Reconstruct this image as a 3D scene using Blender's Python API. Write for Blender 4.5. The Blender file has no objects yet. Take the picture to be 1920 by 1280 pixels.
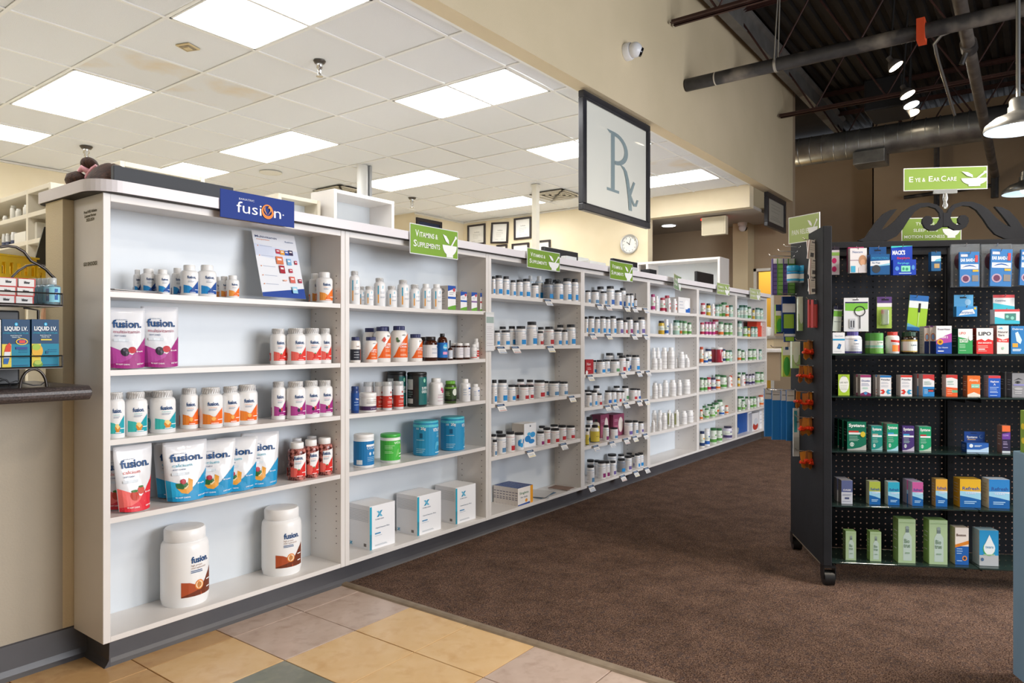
import bpy, bmesh, math, random
from mathutils import Vector, Matrix, noise
from mathutils.geometry import tessellate_polygon
random.seed(7)
PI = math.pi
C = bpy.context.scene.collection
sc = bpy.context.scene
# ---------------------------------------------------------------- camera
CF, CR = (.8012, .5984), (.5984, -.8012)
CD, CH, FP = 2.4, 1.07, 1325.
cam = bpy.data.objects.new('camera', bpy.data.cameras.new('camera'))
C.objects.link(cam); sc.camera = cam
cam.data.sensor_width = 36; cam.data.lens = FP / 1920 * 36
cam.location = (0, -CD, CH)
cam.rotation_euler = (PI / 2, 0, -math.atan2(CF[0], CF[1]))
cam.data.clip_start = .05
# ---------------------------------------------------------------- light
def lin(c): return c / 12.92 if c <= .04045 else ((c + .055) / 1.055) ** 2.4
def rgb(h): return tuple(lin(int(h[i:i + 2], 16) / 255) for i in (0, 2, 4))
w = bpy.data.worlds.new('world'); sc.world = w; w.use_nodes = True
w.node_tree.nodes['Background'].inputs[0].default_value = (*rgb('e8edf6'), 1)
w.node_tree.nodes['Background'].inputs[1].default_value = .42
sc.view_settings.view_transform = 'Standard'; sc.view_settings.look = 'None'
sc.view_settings.gamma = 1; sc.view_settings.use_curve_mapping = False
sc.view_settings.exposure = .55
def area(loc, tgt, sx, sy, power, col):
    l = bpy.data.lights.new('area_light', 'AREA'); l.shape = 'RECTANGLE'; l.size = sx; l.size_y = sy
    l.energy = power; l.color = rgb(col)
    o = bpy.data.objects.new('area_light', l); C.objects.link(o); o.location = loc
    o.rotation_euler = (Vector(tgt) - Vector(loc)).to_track_quat('-Z', 'Y').to_euler()
    return o
area((4.2, -6.2, 1.75), (1.6, 0, .95), 5, 2.3, 265, 'f1f4fa')      # shop windows behind the camera
for lx, ly, pw in ((1.6, -2.3, 16), (3.2, -3.0, 26), (6.0, -1.9, 14), (8.6, -1.9, 12), (3.0, -5.0, 30)):   # warm pendants of the shop floor
    area((lx, ly, 2.85), (lx, ly, 0), .35, .35, pw, 'fff0dc')
# ---------------------------------------------------------------- pixel <-> place (1920 x 1280 frame)
def dr(u):
    a = (u - 960) / FP; return CF[0] + a * CR[0], CF[1] + a * CR[1]
def ony(u, v, y):
    dx, dy = dr(u); t = (y + CD) / dy; return Vector((t * dx, y, CH + (640 - v) / FP * t)), t
def onz(u, v, z):
    t = (z - CH) * FP / (640 - v); dx, dy = dr(u); return Vector((t * dx, t * dy - CD, z)), t
def onx(u, v, x):
    dx, dy = dr(u); t = x / dx; return Vector((x, t * dy - CD, CH + (640 - v) / FP * t)), t
def ont(u, v, t):
    dx, dy = dr(u); return Vector((t * dx, t * dy - CD, CH + (640 - v) / FP * t))
# ---------------------------------------------------------------- materials
_m = {}
def mat(h, rough=.5, metal=0., spec=.5, trans=0., emit=0., coat=0., alpha=1., name=None):
    k = (h, rough, metal, spec, trans, emit, coat, alpha)
    if k in _m: return _m[k]
    m = bpy.data.materials.new(name or 'paint_' + h); m.use_nodes = True
    b = m.node_tree.nodes['Principled BSDF']
    b.inputs['Base Color'].default_value = (*rgb(h), 1)
    b.inputs['Roughness'].default_value = rough; b.inputs['Metallic'].default_value = metal
    b.inputs['Specular IOR Level'].default_value = spec
    b.inputs['Transmission Weight'].default_value = trans
    b.inputs['Coat Weight'].default_value = coat; b.inputs['Alpha'].default_value = alpha
    if emit:
        b.inputs['Emission Color'].default_value = (*rgb(h), 1); b.inputs['Emission Strength'].default_value = emit
    _m[k] = m; return m
def noisy(name, h1, h2, scale, rough=.6, bump=0., bscale=None, stretch=(1, 1, 1), detail=6, contrast=(.35, .65), spec=.5, metal=0., h3=None, s3=3, bdist=.01, patch=0):
    m = bpy.data.materials.new(name); m.use_nodes = True
    nt = m.node_tree; b = nt.nodes['Principled BSDF']; b.inputs['Roughness'].default_value = rough
    b.inputs['Specular IOR Level'].default_value = spec; b.inputs['Metallic'].default_value = metal
    tc = nt.nodes.new('ShaderNodeTexCoord'); mp = nt.nodes.new('ShaderNodeMapping'); mp.inputs['Scale'].default_value = stretch
    nt.links.new(tc.outputs['Object'], mp.inputs[0])
    n = nt.nodes.new('ShaderNodeTexNoise'); n.inputs['Scale'].default_value = scale; n.inputs['Detail'].default_value = detail
    nt.links.new(mp.outputs[0], n.inputs['Vector'])
    r = nt.nodes.new('ShaderNodeValToRGB'); r.color_ramp.elements[0].position = contrast[0]; r.color_ramp.elements[1].position = contrast[1]
    r.color_ramp.elements[0].color = (*rgb(h1), 1); r.color_ramp.elements[1].color = (*rgb(h2), 1)
    nt.links.new(n.outputs[0], r.inputs[0]); out = r.outputs[0]
    if h3:
        n3 = nt.nodes.new('ShaderNodeTexNoise'); n3.inputs['Scale'].default_value = s3; n3.inputs['Detail'].default_value = 4
        nt.links.new(mp.outputs[0], n3.inputs['Vector'])
        r3 = nt.nodes.new('ShaderNodeValToRGB'); r3.color_ramp.elements[0].position = .5; r3.color_ramp.elements[1].position = .72
        nt.links.new(n3.outputs[0], r3.inputs[0])
        mx = nt.nodes.new('ShaderNodeMixRGB'); mx.inputs[2].default_value = (*rgb(h3), 1)
        nt.links.new(r3.outputs[0], mx.inputs[0]); nt.links.new(out, mx.inputs[1]); out = mx.outputs[0]
    if patch:
        n4 = nt.nodes.new('ShaderNodeTexNoise'); n4.inputs['Scale'].default_value = 7; n4.inputs['Detail'].default_value = 8; n4.inputs['Roughness'].default_value = .7
        nt.links.new(tc.outputs['Object'], n4.inputs['Vector'])
        mr = nt.nodes.new('ShaderNodeMapRange'); mr.inputs['From Min'].default_value = .3; mr.inputs['From Max'].default_value = .7; mr.inputs['To Min'].default_value = 1 - patch; mr.inputs['To Max'].default_value = 1 + patch
        nt.links.new(n4.outputs[0], mr.inputs[0])
        vm = nt.nodes.new('ShaderNodeVectorMath'); vm.operation = 'SCALE'; nt.links.new(out, vm.inputs[0]); nt.links.new(mr.outputs[0], vm.inputs['Scale']); out = vm.outputs[0]
    nt.links.new(out, b.inputs['Base Color'])
    if bump:
        n2 = nt.nodes.new('ShaderNodeTexNoise'); n2.inputs['Scale'].default_value = bscale or scale; n2.inputs['Detail'].default_value = 4
        nt.links.new(mp.outputs[0], n2.inputs['Vector'])
        bp = nt.nodes.new('ShaderNodeBump'); bp.inputs['Strength'].default_value = bump; bp.inputs['Distance'].default_value = bdist
        nt.links.new(n2.outputs[0], bp.inputs['Height']); nt.links.new(bp.outputs[0], b.inputs['Normal'])
    return m
WHITE = noisy('white_laminate', 'dfdad6', 'e6e2de', 3, .32)
BACKP = noisy('back_panel_laminate', 'd2d9df', 'dae0e5', 2, .38)
CREAM = noisy('cream_wall', 'e0d1b0', 'e6d8ba', 2, .75, .08, 220)
BEIGE = noisy('beige_wall', 'd4c4a2', 'dccbaa', 1.2, .8, .15, 180)
GREIGE = noisy('greige_wall', 'aca393', 'b4ab9b', 1.2, .8, .12, 180)
TAN = noisy('tan_wall', 'a8947a', 'b09c82', 1.2, .8, .12, 180)
KICK = noisy('rubber_cove_base', '47464a', '504f52', 5, .38)
TILE = noisy('ceiling_tile_mineral', 'dbdcde', 'e7e8ea', 260, .9, .35, 300, bdist=.003)
STAIN = noisy('stained_ceiling_tile', 'dadada', 'e3e3e4', 260, .9, .3, 300, h3='dccdb4', s3=2.2)
GRID = mat('e6e5e2', .45)
BLK = noisy('black_steel', '17181c', '1d1e23', 8, .7, .05, 90, spec=.3)
PEG = noisy('pegboard_black', '14171e', '1a1d26', 6, .6, spec=.3)
RUST = noisy('red_oxide_steel', '3a211c', '472a24', 6, .55)
DECK = noisy('steel_deck', '1d1b19', '292623', 3, .6, metal=.2)
GALV = noisy('galvanised_duct', '8a8c8c', 'a6a8a7', 6, .36, metal=.75)
CARPET = noisy('loop_carpet', '432a22', 'b5947f', 210, .95, 1., 330, contrast=(.36, .66), spec=.1, h3='665755', s3=70, bdist=.015, patch=.35)
DGRAN = noisy('dark_speckled_laminate', '2c2526', '5a4e4c', 190, .34, stretch=(1, 2.5, 1), contrast=(.4, .7))
CHROME = mat('c8c8c8', .2, 1)
CLEAR = mat('f4f8f8', .05, trans=1., alpha=.35)
PLASTIC = mat('f2f2f2', .3)
# ---------------------------------------------------------------- mesh builder
class G:
    def __init__(s): s.v = []; s.f = []; s.m = []; s.s = []
    def add(s, vs, fs, m=0, sm=False):
        o = len(s.v); s.v += [tuple(p) for p in vs]
        for f in fs: s.f.append([i + o for i in f]); s.m.append(m); s.s.append(sm)
        return s
    def box(s, x0, y0, z0, x1, y1, z1, m=0, rot=None):
        vs = [Vector((x, y, z)) for x in (x0, x1) for y in (y0, y1) for z in (z0, z1)]
        if rot is not None: vs = [rot @ p for p in vs]
        return s.add(vs, [(0, 1, 3, 2), (4, 6, 7, 5), (0, 4, 5, 1), (2, 3, 7, 6), (0, 2, 6, 4), (1, 5, 7, 3)], m)
    def bbox(s, x0, y0, z0, x1, y1, z1, b=.003, m=0, seg=2):
        bm = bmesh.new(); bmesh.ops.create_cube(bm, size=1)
        for v in bm.verts: v.co = Vector(((x0 + x1) / 2 + v.co.x * (x1 - x0), (y0 + y1) / 2 + v.co.y * (y1 - y0), (z0 + z1) / 2 + v.co.z * (z1 - z0)))
        bmesh.ops.bevel(bm, geom=bm.edges[:], offset=b, segments=seg, profile=.5, affect='EDGES')
        bm.verts.index_update()
        s.add([v.co for v in bm.verts], [[v.index for v in f.verts] for f in bm.faces], m); bm.free(); return s
    def lathe(s, prof, n=20, m=0, sm=True, at=(0, 0, 0), M=None, cap=True):
        vs = []; fs = []
        for r, z in prof:
            for i in range(n):
                a = 2 * PI * i / n; p = Vector((r * math.sin(a), -r * math.cos(a), z))
                if M is not None: p = M @ p
                vs.append(p + Vector(at))
        for k in range(len(prof) - 1):
            for i in range(n):
                j = (i + 1) % n; fs.append((k * n + i, k * n + j, (k + 1) * n + j, (k + 1) * n + i))
        s.add(vs, fs, m, sm)
        if not cap: return s
        s.add([vs[i] for i in range(n)][::-1], [tuple(range(n))], m)
        s.add([vs[(len(prof) - 1) * n + i] for i in range(n)], [tuple(range(n))], m)
        return s
    def cyl(s, p, q, r, n=10, m=0, r2=None):
        p = Vector(p); q = Vector(q); d = q - p; M = d.to_track_quat('Z', 'Y').to_matrix()
        return s.lathe([(r, 0), (r if r2 is None else r2, d.length)], n, m, True, p, M)
    def tube(s, pts, r, n=8, m=0):
        pts = [Vector(p) for p in pts]; vs = []; fs = []; up = Vector((.13, .21, 1)).normalized()
        for i, p in enumerate(pts):
            d = (pts[min(i + 1, len(pts) - 1)] - pts[max(i - 1, 0)]).normalized()
            a = d.cross(up).normalized(); b = a.cross(d)
            rr = r[i] if isinstance(r, (list, tuple)) else r
            for k in range(n): vs.append(p + (a * math.cos(2 * PI * k / n) + b * math.sin(2 * PI * k / n)) * rr)
        for i in range(len(pts) - 1):
            for k in range(n): l = (k + 1) % n; fs.append((i * n + k, i * n + l, (i + 1) * n + l, (i + 1) * n + k))
        s.add(vs, fs, m, True)
        s.add(vs[:n], [tuple(range(n))], m); s.add(vs[-n:], [tuple(range(n))[::-1]], m); return s
    def prism(s, poly, fn, d0, d1, m=0):      # poly in 2D, fn(x, z, d) -> point
        n = len(poly); a = [fn(x, z, d0) for x, z in poly]; b = [fn(x, z, d1) for x, z in poly]
        tr = [tuple(t) for t in tessellate_polygon([[Vector((x, z, 0)) for x, z in poly]])]
        s.add(a, tr, m); s.add(b, [t[::-1] for t in tr], m)
        s.add(a + b, [(i, (i + 1) % n, n + (i + 1) % n, n + i) for i in range(n)], m); return s
    def mesh(s, name, mats):
        me = bpy.data.meshes.new(name); me.from_pydata(s.v, [], s.f)
        for m in (mats if isinstance(mats, (list, tuple)) else [mats]): me.materials.append(m)
        me.polygons.foreach_set('material_index', s.m); me.polygons.foreach_set('use_smooth', s.s)
        me.update(); return me
def obj(name, g, mats=None, parent=None, loc=(0, 0, 0), rz=0):
    me = g.mesh(name, mats) if isinstance(g, G) else g
    o = bpy.data.objects.new(name, me); C.objects.link(o)
    o.location = loc; o.rotation_euler = (0, 0, rz)
    if parent: o.parent = parent
    return o
def fixn(o):
    bm = bmesh.new(); bm.from_mesh(o.data); bmesh.ops.recalc_face_normals(bm, faces=bm.faces[:]); bm.to_mesh(o.data); bm.free(); return o
def tag(o, label, cat, group=None, kind=None):
    o['label'] = label; o['category'] = cat
    if group: o['group'] = group
    if kind: o['kind'] = kind
    return o
def empty(name, label, cat, loc=(0, 0, 0), rz=0, group=None):
    o = bpy.data.objects.new(name, None); C.objects.link(o); o.empty_display_size = .05
    o.location = loc; o.rotation_euler = (0, 0, rz); return tag(o, label, cat, group)
def struct(name, g, mats, parent=None):
    o = obj(name, g, mats, parent)
    if not parent: o['kind'] = 'structure'
    return o
# ---------------------------------------------------------------- flat print on packages
_tx = {}
def text_tris(s, bold=.012):
    k = (s, bold)
    if k in _tx: return _tx[k]
    cu = bpy.data.curves.new('t', 'FONT'); cu.body = s; cu.size = 1; cu.resolution_u = 2; cu.offset = bold
    o = bpy.data.objects.new('t', cu); me = bpy.data.meshes.new_from_object(o)
    me.calc_loop_triangles()
    vs = [(v.co.x, v.co.y) for v in me.vertices]; tr = [tuple(t.vertices) for t in me.loop_triangles]
    bpy.data.objects.remove(o); bpy.data.curves.remove(cu); bpy.data.meshes.remove(me)
    x0 = min(p[0] for p in vs) if vs else 0; x1 = max(p[0] for p in vs) if vs else 1
    _tx[k] = ([(x - (x0 + x1) / 2, y) for x, y in vs], tr, x1 - x0); return _tx[k]
def clip(poly, ax, lo, hi):
    for sgn, lim in ((1, lo), (-1, hi)):
        out = []
        for i in range(len(poly)):
            a, b = poly[i], poly[(i + 1) % len(poly)]
            da = sgn * (a[ax] - lim); db = sgn * (b[ax] - lim)
            if da >= 0: out.append(a)
            if (da > 0 > db) or (da < 0 < db):
                t = da / (da - db); out.append((a[0] + t * (b[0] - a[0]), a[1] + t * (b[1] - a[1])))
        poly = out
        if len(poly) < 3: return []
    return poly
def prt(elems, sx, sy, fn, stepx=None, stepz=None, off=(0, 0), rough=.4, eps=.00016, base=.0003):
    """elements in fractional coordinates -> one mesh; fn(x,z,e) puts them on the surface"""
    g = G(); mats = []; idx = {}
    for li, e in enumerate(elems):
        k = e[0]; col = e[-1] if k != 't' else e[5]
        if col not in idx: idx[col] = len(mats); mats.append(col if not isinstance(col, str) else mat(col, rough + .1, spec=.3))
        mi = idx[col]; ee = base + eps * li
        T = lambda p: ((p[0] + off[0]) * sx, (p[1] + off[1]) * sy)
        if k == 't':
            vs, tr, wd = text_tris(e[1], e[7] if len(e) > 7 else .012)
            hh = e[4] * sy / .73; wsc = hh
            if len(e) > 6 and e[6]: wsc = e[6] * sx / max(wd, .01)
            cx, cy = T((e[2], e[3]))
            g.add([fn(cx + x * wsc, cy + y * hh, ee) for x, y in vs], tr, mi); continue
        if k == 'r': polys = [[(e[1], e[2]), (e[3], e[2]), (e[3], e[4]), (e[1], e[4])]]
        elif k == 'e':
            n = 14; polys = [[(e[1] + e[3] * math.cos(2 * PI * i / n), e[2] + e[4] * math.sin(2 * PI * i / n)) for i in range(n)]]
        elif k == 'p':
            P = e[1]; polys = [[P[i] for i in t] for t in tessellate_polygon([[Vector((x, y, 0)) for x, y in P]])]
        for P in polys:
            P = [T(p) for p in P]
            ar = sum(P[i][0] * P[(i + 1) % len(P)][1] - P[(i + 1) % len(P)][0] * P[i][1] for i in range(len(P)))
            if ar < 0: P = P[::-1]
            cells = [P]
            for ax, st in ((0, stepx), (1, stepz)):
                if st:
                    nc = []
                    for Q in cells:
                        a = math.floor(min(p[ax] for p in Q) / st); b = math.ceil(max(p[ax] for p in Q) / st)
                        for q in range(a, b):
                            c = clip(Q, ax, q * st, (q + 1) * st)
                            if len(c) >= 3: nc.append(c)
                    cells = nc
            for Q in cells: g.add([fn(x, z, ee) for x, z in Q], [tuple(range(len(Q)))], mi)
    return g.mesh('print', mats)
def flat_fn(x, z, e): return (x, -e, z)
def wrap_fn(R, z0=0):
    return lambda x, z, e: ((R + e) * math.sin(x / R), -(R + e) * math.cos(x / R), z + z0)
def lines(x0, x1, ys, th, col, jit=.3):
    r = random.Random(str(ys) + str(x0)); return [('r', x0, y, x1 - (x1 - x0) * jit * r.random(), y + th, col) for y in ys]
# ---------------------------------------------------------------- designs: name -> nominal size and part meshes
DES = {}
def tri_pts(cx, cy, rx, ry, n=12): return [(cx + rx * math.cos(2 * PI * i / n), cy + ry * math.sin(2 * PI * i / n)) for i in range(n)]
def bottle(key, W, H, body, cap, elems, sh=.70, nk=.80, nr=.62, cr=.72, cs=20, ridge=False, bodym=None, capm=None, lab=None, stripes=False, square=False, edge=.05, cap2=None):
    R = W / 2; parts = []
    n = 24
    pr = [(R * .93, 0), (R, edge * R), (R, sh * H * .97), (R * .985, sh * H)]
    for k in range(1, 5):
        a = k / 4 * PI / 2; pr.append((nr * R + (R - nr * R) * math.cos(a) * .98, sh * H + (nk - sh) * H * math.sin(a)))
    pr.append((nr * R, nk * H + .01 * H))
    parts.append(('body', G().lathe(pr, n).mesh('body', bodym or mat(body, .3, coat=.2))))
    z0 = nk * H; g = G(); rr = cr * R
    if ridge:
        N = 44; pts = []
        vs = []; fs = []
        for (f_, z) in ((.96, z0), (1, z0 + .015 * H), (1, H * .985), (.94, H)):
            for i in range(N):
                a = 2 * PI * i / N; q = rr * f_ * (1 if i % 2 else .955); vs.append((q * math.sin(a), -q * math.cos(a), z))
        for k in range(3):
            for i in range(N): j = (i + 1) % N; fs.append((k * N + i, k * N + j, (k + 1) * N + j, (k + 1) * N + i))
        g.add(vs, fs); g.add(vs[-N:], [tuple(range(N))])
    else: g.lathe([(rr * .97, z0), (rr, z0 + .01 * H), (rr, H * .975), (rr * .93, H)], n)
    parts.append(('cap', g.mesh('cap', capm or mat(cap, .35))))
    if stripes:
        st = []; zc = H - z0
        for i in range(22):
            a = i * 2 * PI / 22; st.append(('p', [(a, .08), (a + .12, .08), (a + .34, .92), (a + .22, .92)], 'b5b3b2'))
        parts.append(('cap_stripes', prt(st, rr, zc, wrap_fn(rr, z0), rr * .3, base=.0004)))
    if lab: elems = [('r', -PI, lab[0], PI, lab[1], lab[2])] + elems
    if elems: parts.append(('label', prt(elems, R, H, wrap_fn(R), R * .26)))
    DES[key] = (W, W, H, parts)
def boxd(key, W, D, H, face, elems, side=None, selems=None, top=None, rough=.35):
    side = side or face; top = top or side
    g = G(); hx, hy = W / 2, D / 2
    vs = [(-hx, -hy, 0), (hx, -hy, 0), (hx, hy, 0), (-hx, hy, 0), (-hx, -hy, H), (hx, -hy, H), (hx, hy, H), (-hx, hy, H)]
    g.add(vs, [(0, 1, 5, 4)], 0); g.add(vs, [(1, 2, 6, 5), (2, 3, 7, 6), (3, 0, 4, 7)], 1); g.add(vs, [(4, 5, 6, 7), (3, 2, 1, 0)], 2)
    parts = [('carton', g.mesh('carton', [mat(face, rough + .1, spec=.3), mat(side, rough + .1, spec=.3), mat(top, rough + .1, spec=.3)]))]
    if elems: parts.append(('front_print', prt(elems, W, H, lambda x, z, e: (x - hx, -hy - e, z))))
    if selems: parts.append(('side_print', prt(selems, D, H, lambda x, z, e: (-hx - e, hy - x, z))))
    DES[key] = (W, D, H, parts)
_cnt = {}
def place(key, loc, rz=0, W=None, H=None, label='', cat='bottle', group=None, name=None, tilt=None, D=None):
    w0, d0, h0, parts = DES[key]
    o = empty(name or cat.replace(' ', '_'), label, cat, loc, rz, group)
    s = (W or w0) / w0; o.scale = (s, (D / d0 if D else s), (H or h0) / h0)
    if tilt: o.rotation_euler = (tilt[0], tilt[1], rz)
    for pn, me in parts:
        c = bpy.data.objects.new(pn, me); C.objects.link(c); c.parent = o
    return o
ORD = ['first', 'second', 'third', 'fourth', 'fifth', 'sixth', 'seventh', 'eighth', 'ninth', 'tenth', 'eleventh', 'twelfth', 'thirteenth', 'fourteenth', 'fifteenth', 'sixteenth', 'seventeenth', 'eighteenth', 'nineteenth', 'twentieth', 'twenty-first', 'twenty-second', 'twenty-third', 'twenty-fourth']
NAVY, SUB = '17497f', '8a8f98'
def fus(c1, c2, subc, fruit=None, y=0., big=1.):
    e = [('p', [(-.95, .10 + y), (.05, .10 + y), (.05, .27 + y), (-.3, .33 + y), (-.95, .36 + y)], c1),
         ('p', [(-.25, .10 + y), (.95, .10 + y), (.95, .50 + y), (.5, .40 + y), (.1, .27 + y), (-.25, .17 + y)], c2)]
    if fruit: e += fruit
    e += [('t', 'fusion.', .0, .56 + y, .095 * big, NAVY, 1.0, .03), ('t', 'multivitamin', -.05, .50 + y, .03, subc, .7, 0)]
    e += lines(-.4, .3, (.465 + y, .44 + y), .012, '9aa4b4') + lines(.35, .9, (.2 + y,), .016, 'ffffff') + lines(-.2, .5, (.115 + y,), .014, 'ffffff')
    e += [('r', -2.2, .10 + y, -1.45, .32 + y, c2), ('r', -2.1, .14 + y, -1.62, .26 + y, 'f4f4f4')] + [('r', -2.05 + i * .07, .15 + y, -2.02 + i * .07, .25 + y, '2c3e66') for i in range(6)]
    e += lines(-2.1, -1.6, (.62, .58, .54), .012, '9aa4b4')
    return e
fr_mel = [('p', [(-.25, .22), (-.1, .13), (.2, .13), (.35, .22), (.3, .26), (.05, .2), (-.2, .27)], 'd98a2b'), ('p', [(-.22, .27), (.05, .19), (.3, .25), (.1, .31), (-.15, .31)], 'f2d58a')]
fr_or = [('e', .02, .23, .22, .06, 'e8861e'), ('e', 0, .235, .18, .048, 'f9b55a')]
fr_be = [('e', -.1, .24, .16, .05, '2a2433'), ('e', .16, .27, .13, .045, 'd13b34')]
fr_st = [('e', 0, .24, .17, .055, 'd02a20'), ('e', .02, .29, .09, .018, '3b8a38')]
bottle('f_teal', .07, .135, 'f5f5f5', 'eeeeee', fus('3fbdb6', '1fa0ae', '5cc0c4', fr_mel), .74, .845, .68, .74, ridge=True, stripes=True)
bottle('f_orange', .07, .135, 'f5f5f5', 'eeeeee', fus('f08a35', 'ee6a1e', 'f0a070', fr_or), .74, .845, .68, .74, ridge=True, stripes=True)
bottle('f_magenta', .07, .135, 'f5f5f5', 'eeeeee', fus('b84a98', 'a0297f', 'd080a8', fr_be), .74, .845, .68, .74, ridge=True, stripes=True)
bottle('f_red', .07, .135, 'f5f5f5', 'eeeeee', fus('ee6a60', 'e0392f', 'e88a80', fr_st), .74, .845, .68, .74, ridge=True, stripes=True)
bottle('f_blue', .06, .105, 'f5f5f5', 'f0f0f0', fus('2b8fd0', '1c4f9c', '8fa0c0'), .74, .83, .6, .66)
bottle('f_smallor', .055, .1, 'f5f5f5', 'f0f0f0', fus('f5a04a', 'ee7423', 'f0a070'), .74, .83, .6, .66)
bottle('f_jar', .15, .255, 'f6f6f6', 'f4f4f4', [('p', [(-.55, .13), (.35, .13), (.2, .26), (-.2, .315), (-.55, .33)], 'b4532f'), ('p', [(-.55, .13), (1.0, .13), (1.0, .46), (.75, .40), (.4, .27), (.1, .2), (-.55, .145)], '74361f'),
        ('e', .22, .27, .21, .066, 'e8862e'), ('e', .22, .27, .17, .052, 'f3d9b8'), ('e', .22, .27, .1, .035, 'c8864a'),
        ('t', 'fusion.', .28, .57, .085, NAVY, .85, .03), ('t', 'high protein', .1, .525, .028, '9a7a6a', .5, 0), ('t', 'meal replacement', .2, .49, .028, '9a7a6a', .7, 0)] + lines(-.16, .4, (.46, .44), .01, NAVY) + lines(.6, .9, (.3, .2), .014, 'ffffff'),
       .73, .84, .80, .86, edge=.3)
bottle('gummy', .062, .12, 'a02c26', 'f4f4f4', fus('ee6a60', 'd92f28', 'e88a80', fr_st), .74, .84, .7, .76, bodym=noisy('gummy_sweets_in_clear_jar', '4f1512', 'd98a80', 90, .12, contrast=(.42, .62)), lab=None)
DES['gummy'][3][-1] = ('label', prt([('p', [(-.5, .1), (1.2, .1), (1.2, .72), (-.5, .66)], 'f4f4f4')] + fus('ee6a60', 'd92f28', 'e88a80', fr_st), .031, .12, wrap_fn(.031), .008))
# second bay
def xlab(lo=0): return [('r', -.75, .12, -.55, .42, 'f2a63c'), ('r', -.75, .42, -.55, .72 - lo, '3aa9cf'), ('p', [(.0, .62), (.1, .62), (.3, .72), (.2, .72)], '6cc0dc'), ('p', [(.3, .62), (.2, .62), (0, .72), (.1, .72)], '9bd6e6')] + lines(-.3, .6, (.5, .46, .33, .3), .012, '9aa4b0') + lines(-2, -1.1, (.65, .6, .55, .5, .45, .4), .01, 'b9c0c8')
bottle('x_tall', .05, .115, 'f4f4f5', 'eeeeee', xlab(), .74, .86, .6, .62, ridge=True, stripes=True)
bottle('x_short', .05, .085, 'f4f4f5', 'eeeeee', xlab(.1), .7, .82, .66, .7, ridge=True, stripes=True)
bottle('x_plain', .05, .1, 'f4f4f5', 'f2f2f2', xlab(), .76, .86, .6, .64)
def now(txt, txt2): return [('p', [(-.9, .12), (1.2, .12), (1.2, .8), (.4, .62), (-.2, .4), (-.6, .2)], 'e8641f'), ('t', 'NOW', .45, .72, .045, '3b3b3b', .4), ('t', txt, .38, .47, .075, 'ffffff', .95, .02), ('t', txt2, .38, .4, .055, 'ffffff', .9)] + lines(0, .9, (.34, .3, .2, .17), .014, 'f6c9a8') + lines(-2, -1.2, (.65, .6, .5, .45, .4, .3), .01, 'b9a9a0')
bottle('n_c', .075, .15, 'f5f3f0', '2b3160', now('C-1000', 'TABLETS') + [('p', [(-.4, .62), (-.1, .56), (.1, .64), (-.1, .72)], 'd85b50')], .72, .88, .6, .66, ridge=True)
bottle('n_cal', .075, .15, 'f5f3f0', '2b3160', now('Calcium', 'Citrate') + [('e', -.25, .58, .2, .04, '4f6a4c'), ('e', -.35, .64, .14, .04, '5f7d58')], .72, .88, .6, .66, ridge=True)
bottle('n_small', .06, .1, 'f5f3f0', '2b3160', now('L-Lysine', '1000 mg'), .7, .86, .66, .72, ridge=True)
bottle('n_black', .05, .1, 'f1ece6', '2b3160', [('r', -PI, .1, .9, .52, '33363f'), ('r', .9, .1, PI, .52, 'd9623a'), ('t', 'NOW', .2, .6, .06, '7a3b2a', .6)] + lines(-.6, .5, (.4, .3, .2), .02, 'c8ccd4'), .74, .86, .7, .76, ridge=True)
AMBER = mat('4a1d08', .08, trans=.25)
bottle('amber', .06, .1, '4a1d08', '231a18', [('r', -PI, .14, PI, .66, 'ece9ea')] + lines(-.6, .6, (.5, .45, .35, .3), .014, '6b7da0') + [('e', .5, .58, .2, .04, '4a78b0')], .72, .84, .7, .76, bodym=AMBER)
bottle('syrup', .045, .115, '4a1d08', '1b1b1e', [('r', -PI, .1, PI, .66, '1f6fc0'), ('e', .2, .5, .5, .1, '52c0e8'), ('t', 'Drops', .2, .45, .07, 'ffffff', .8), ('r', -.3, .22, .7, .32, 'e6a0c8')], .7, .88, .4, .46, bodym=AMBER)
bottle('dropper', .025, .09, '2c1a14', '17171a', [('r', -PI, .08, PI, .5, 'e4e6ea')] + lines(-.8, .8, (.4, .3, .2), .02, '5a80b0'), .52, .62, .35, .3, bodym=AMBER)
bottle('am_s', .04, .07, '4a1d08', 'f0efef', [('r', -PI, .12, PI, .74, 'ebe8ec')] + lines(-.7, .7, (.6, .5, .4, .3), .02, 'a8a0b8'), .78, .84, .8, .86, bodym=AMBER)
bottle('w_s', .03, .065, 'f3f2f2', 'f6f6f6', lines(-.8, .8, (.5, .4), .02, '7d7d80') + [('r', -PI, .08, PI, .13, 'd9452c'), ('r', .2, .2, .9, .3, '4a4448')], .72, .82, .5, .6)
bottle('w_r', .035, .09, 'f3f2f2', 'f6f6f6', [('r', -PI, .1, PI, .42, 'cf3a30')] + lines(-.8, .8, (.3, .2), .02, 'ffffff') + lines(-.8, .8, (.55, .5), .02, '7d7d80'), .76, .84, .6, .64)
bottle('blue_dark', .04, .11, '1c3f80', '24407a', [('r', -PI, .1, PI, .75, '1b4a92'), ('t', 'Omega', .2, .5, .07, 'ffffff', .9)] + lines(-.6, .8, (.4, .3), .02, 'a8c4e8'), .8, .84, .9, .92)
bottle('cream', .07, .075, 'f0eeea', 'f4f2ef', [('r', -PI, .08, PI, .3, '4a2f55'), ('t', 'cream', 0, .14, .08, 'cfc0dc', .8)] + lines(-.9, .9, (.62, .52, .44), .03, 'a8a39e'), .72, .76, .98, 1.02)
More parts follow.
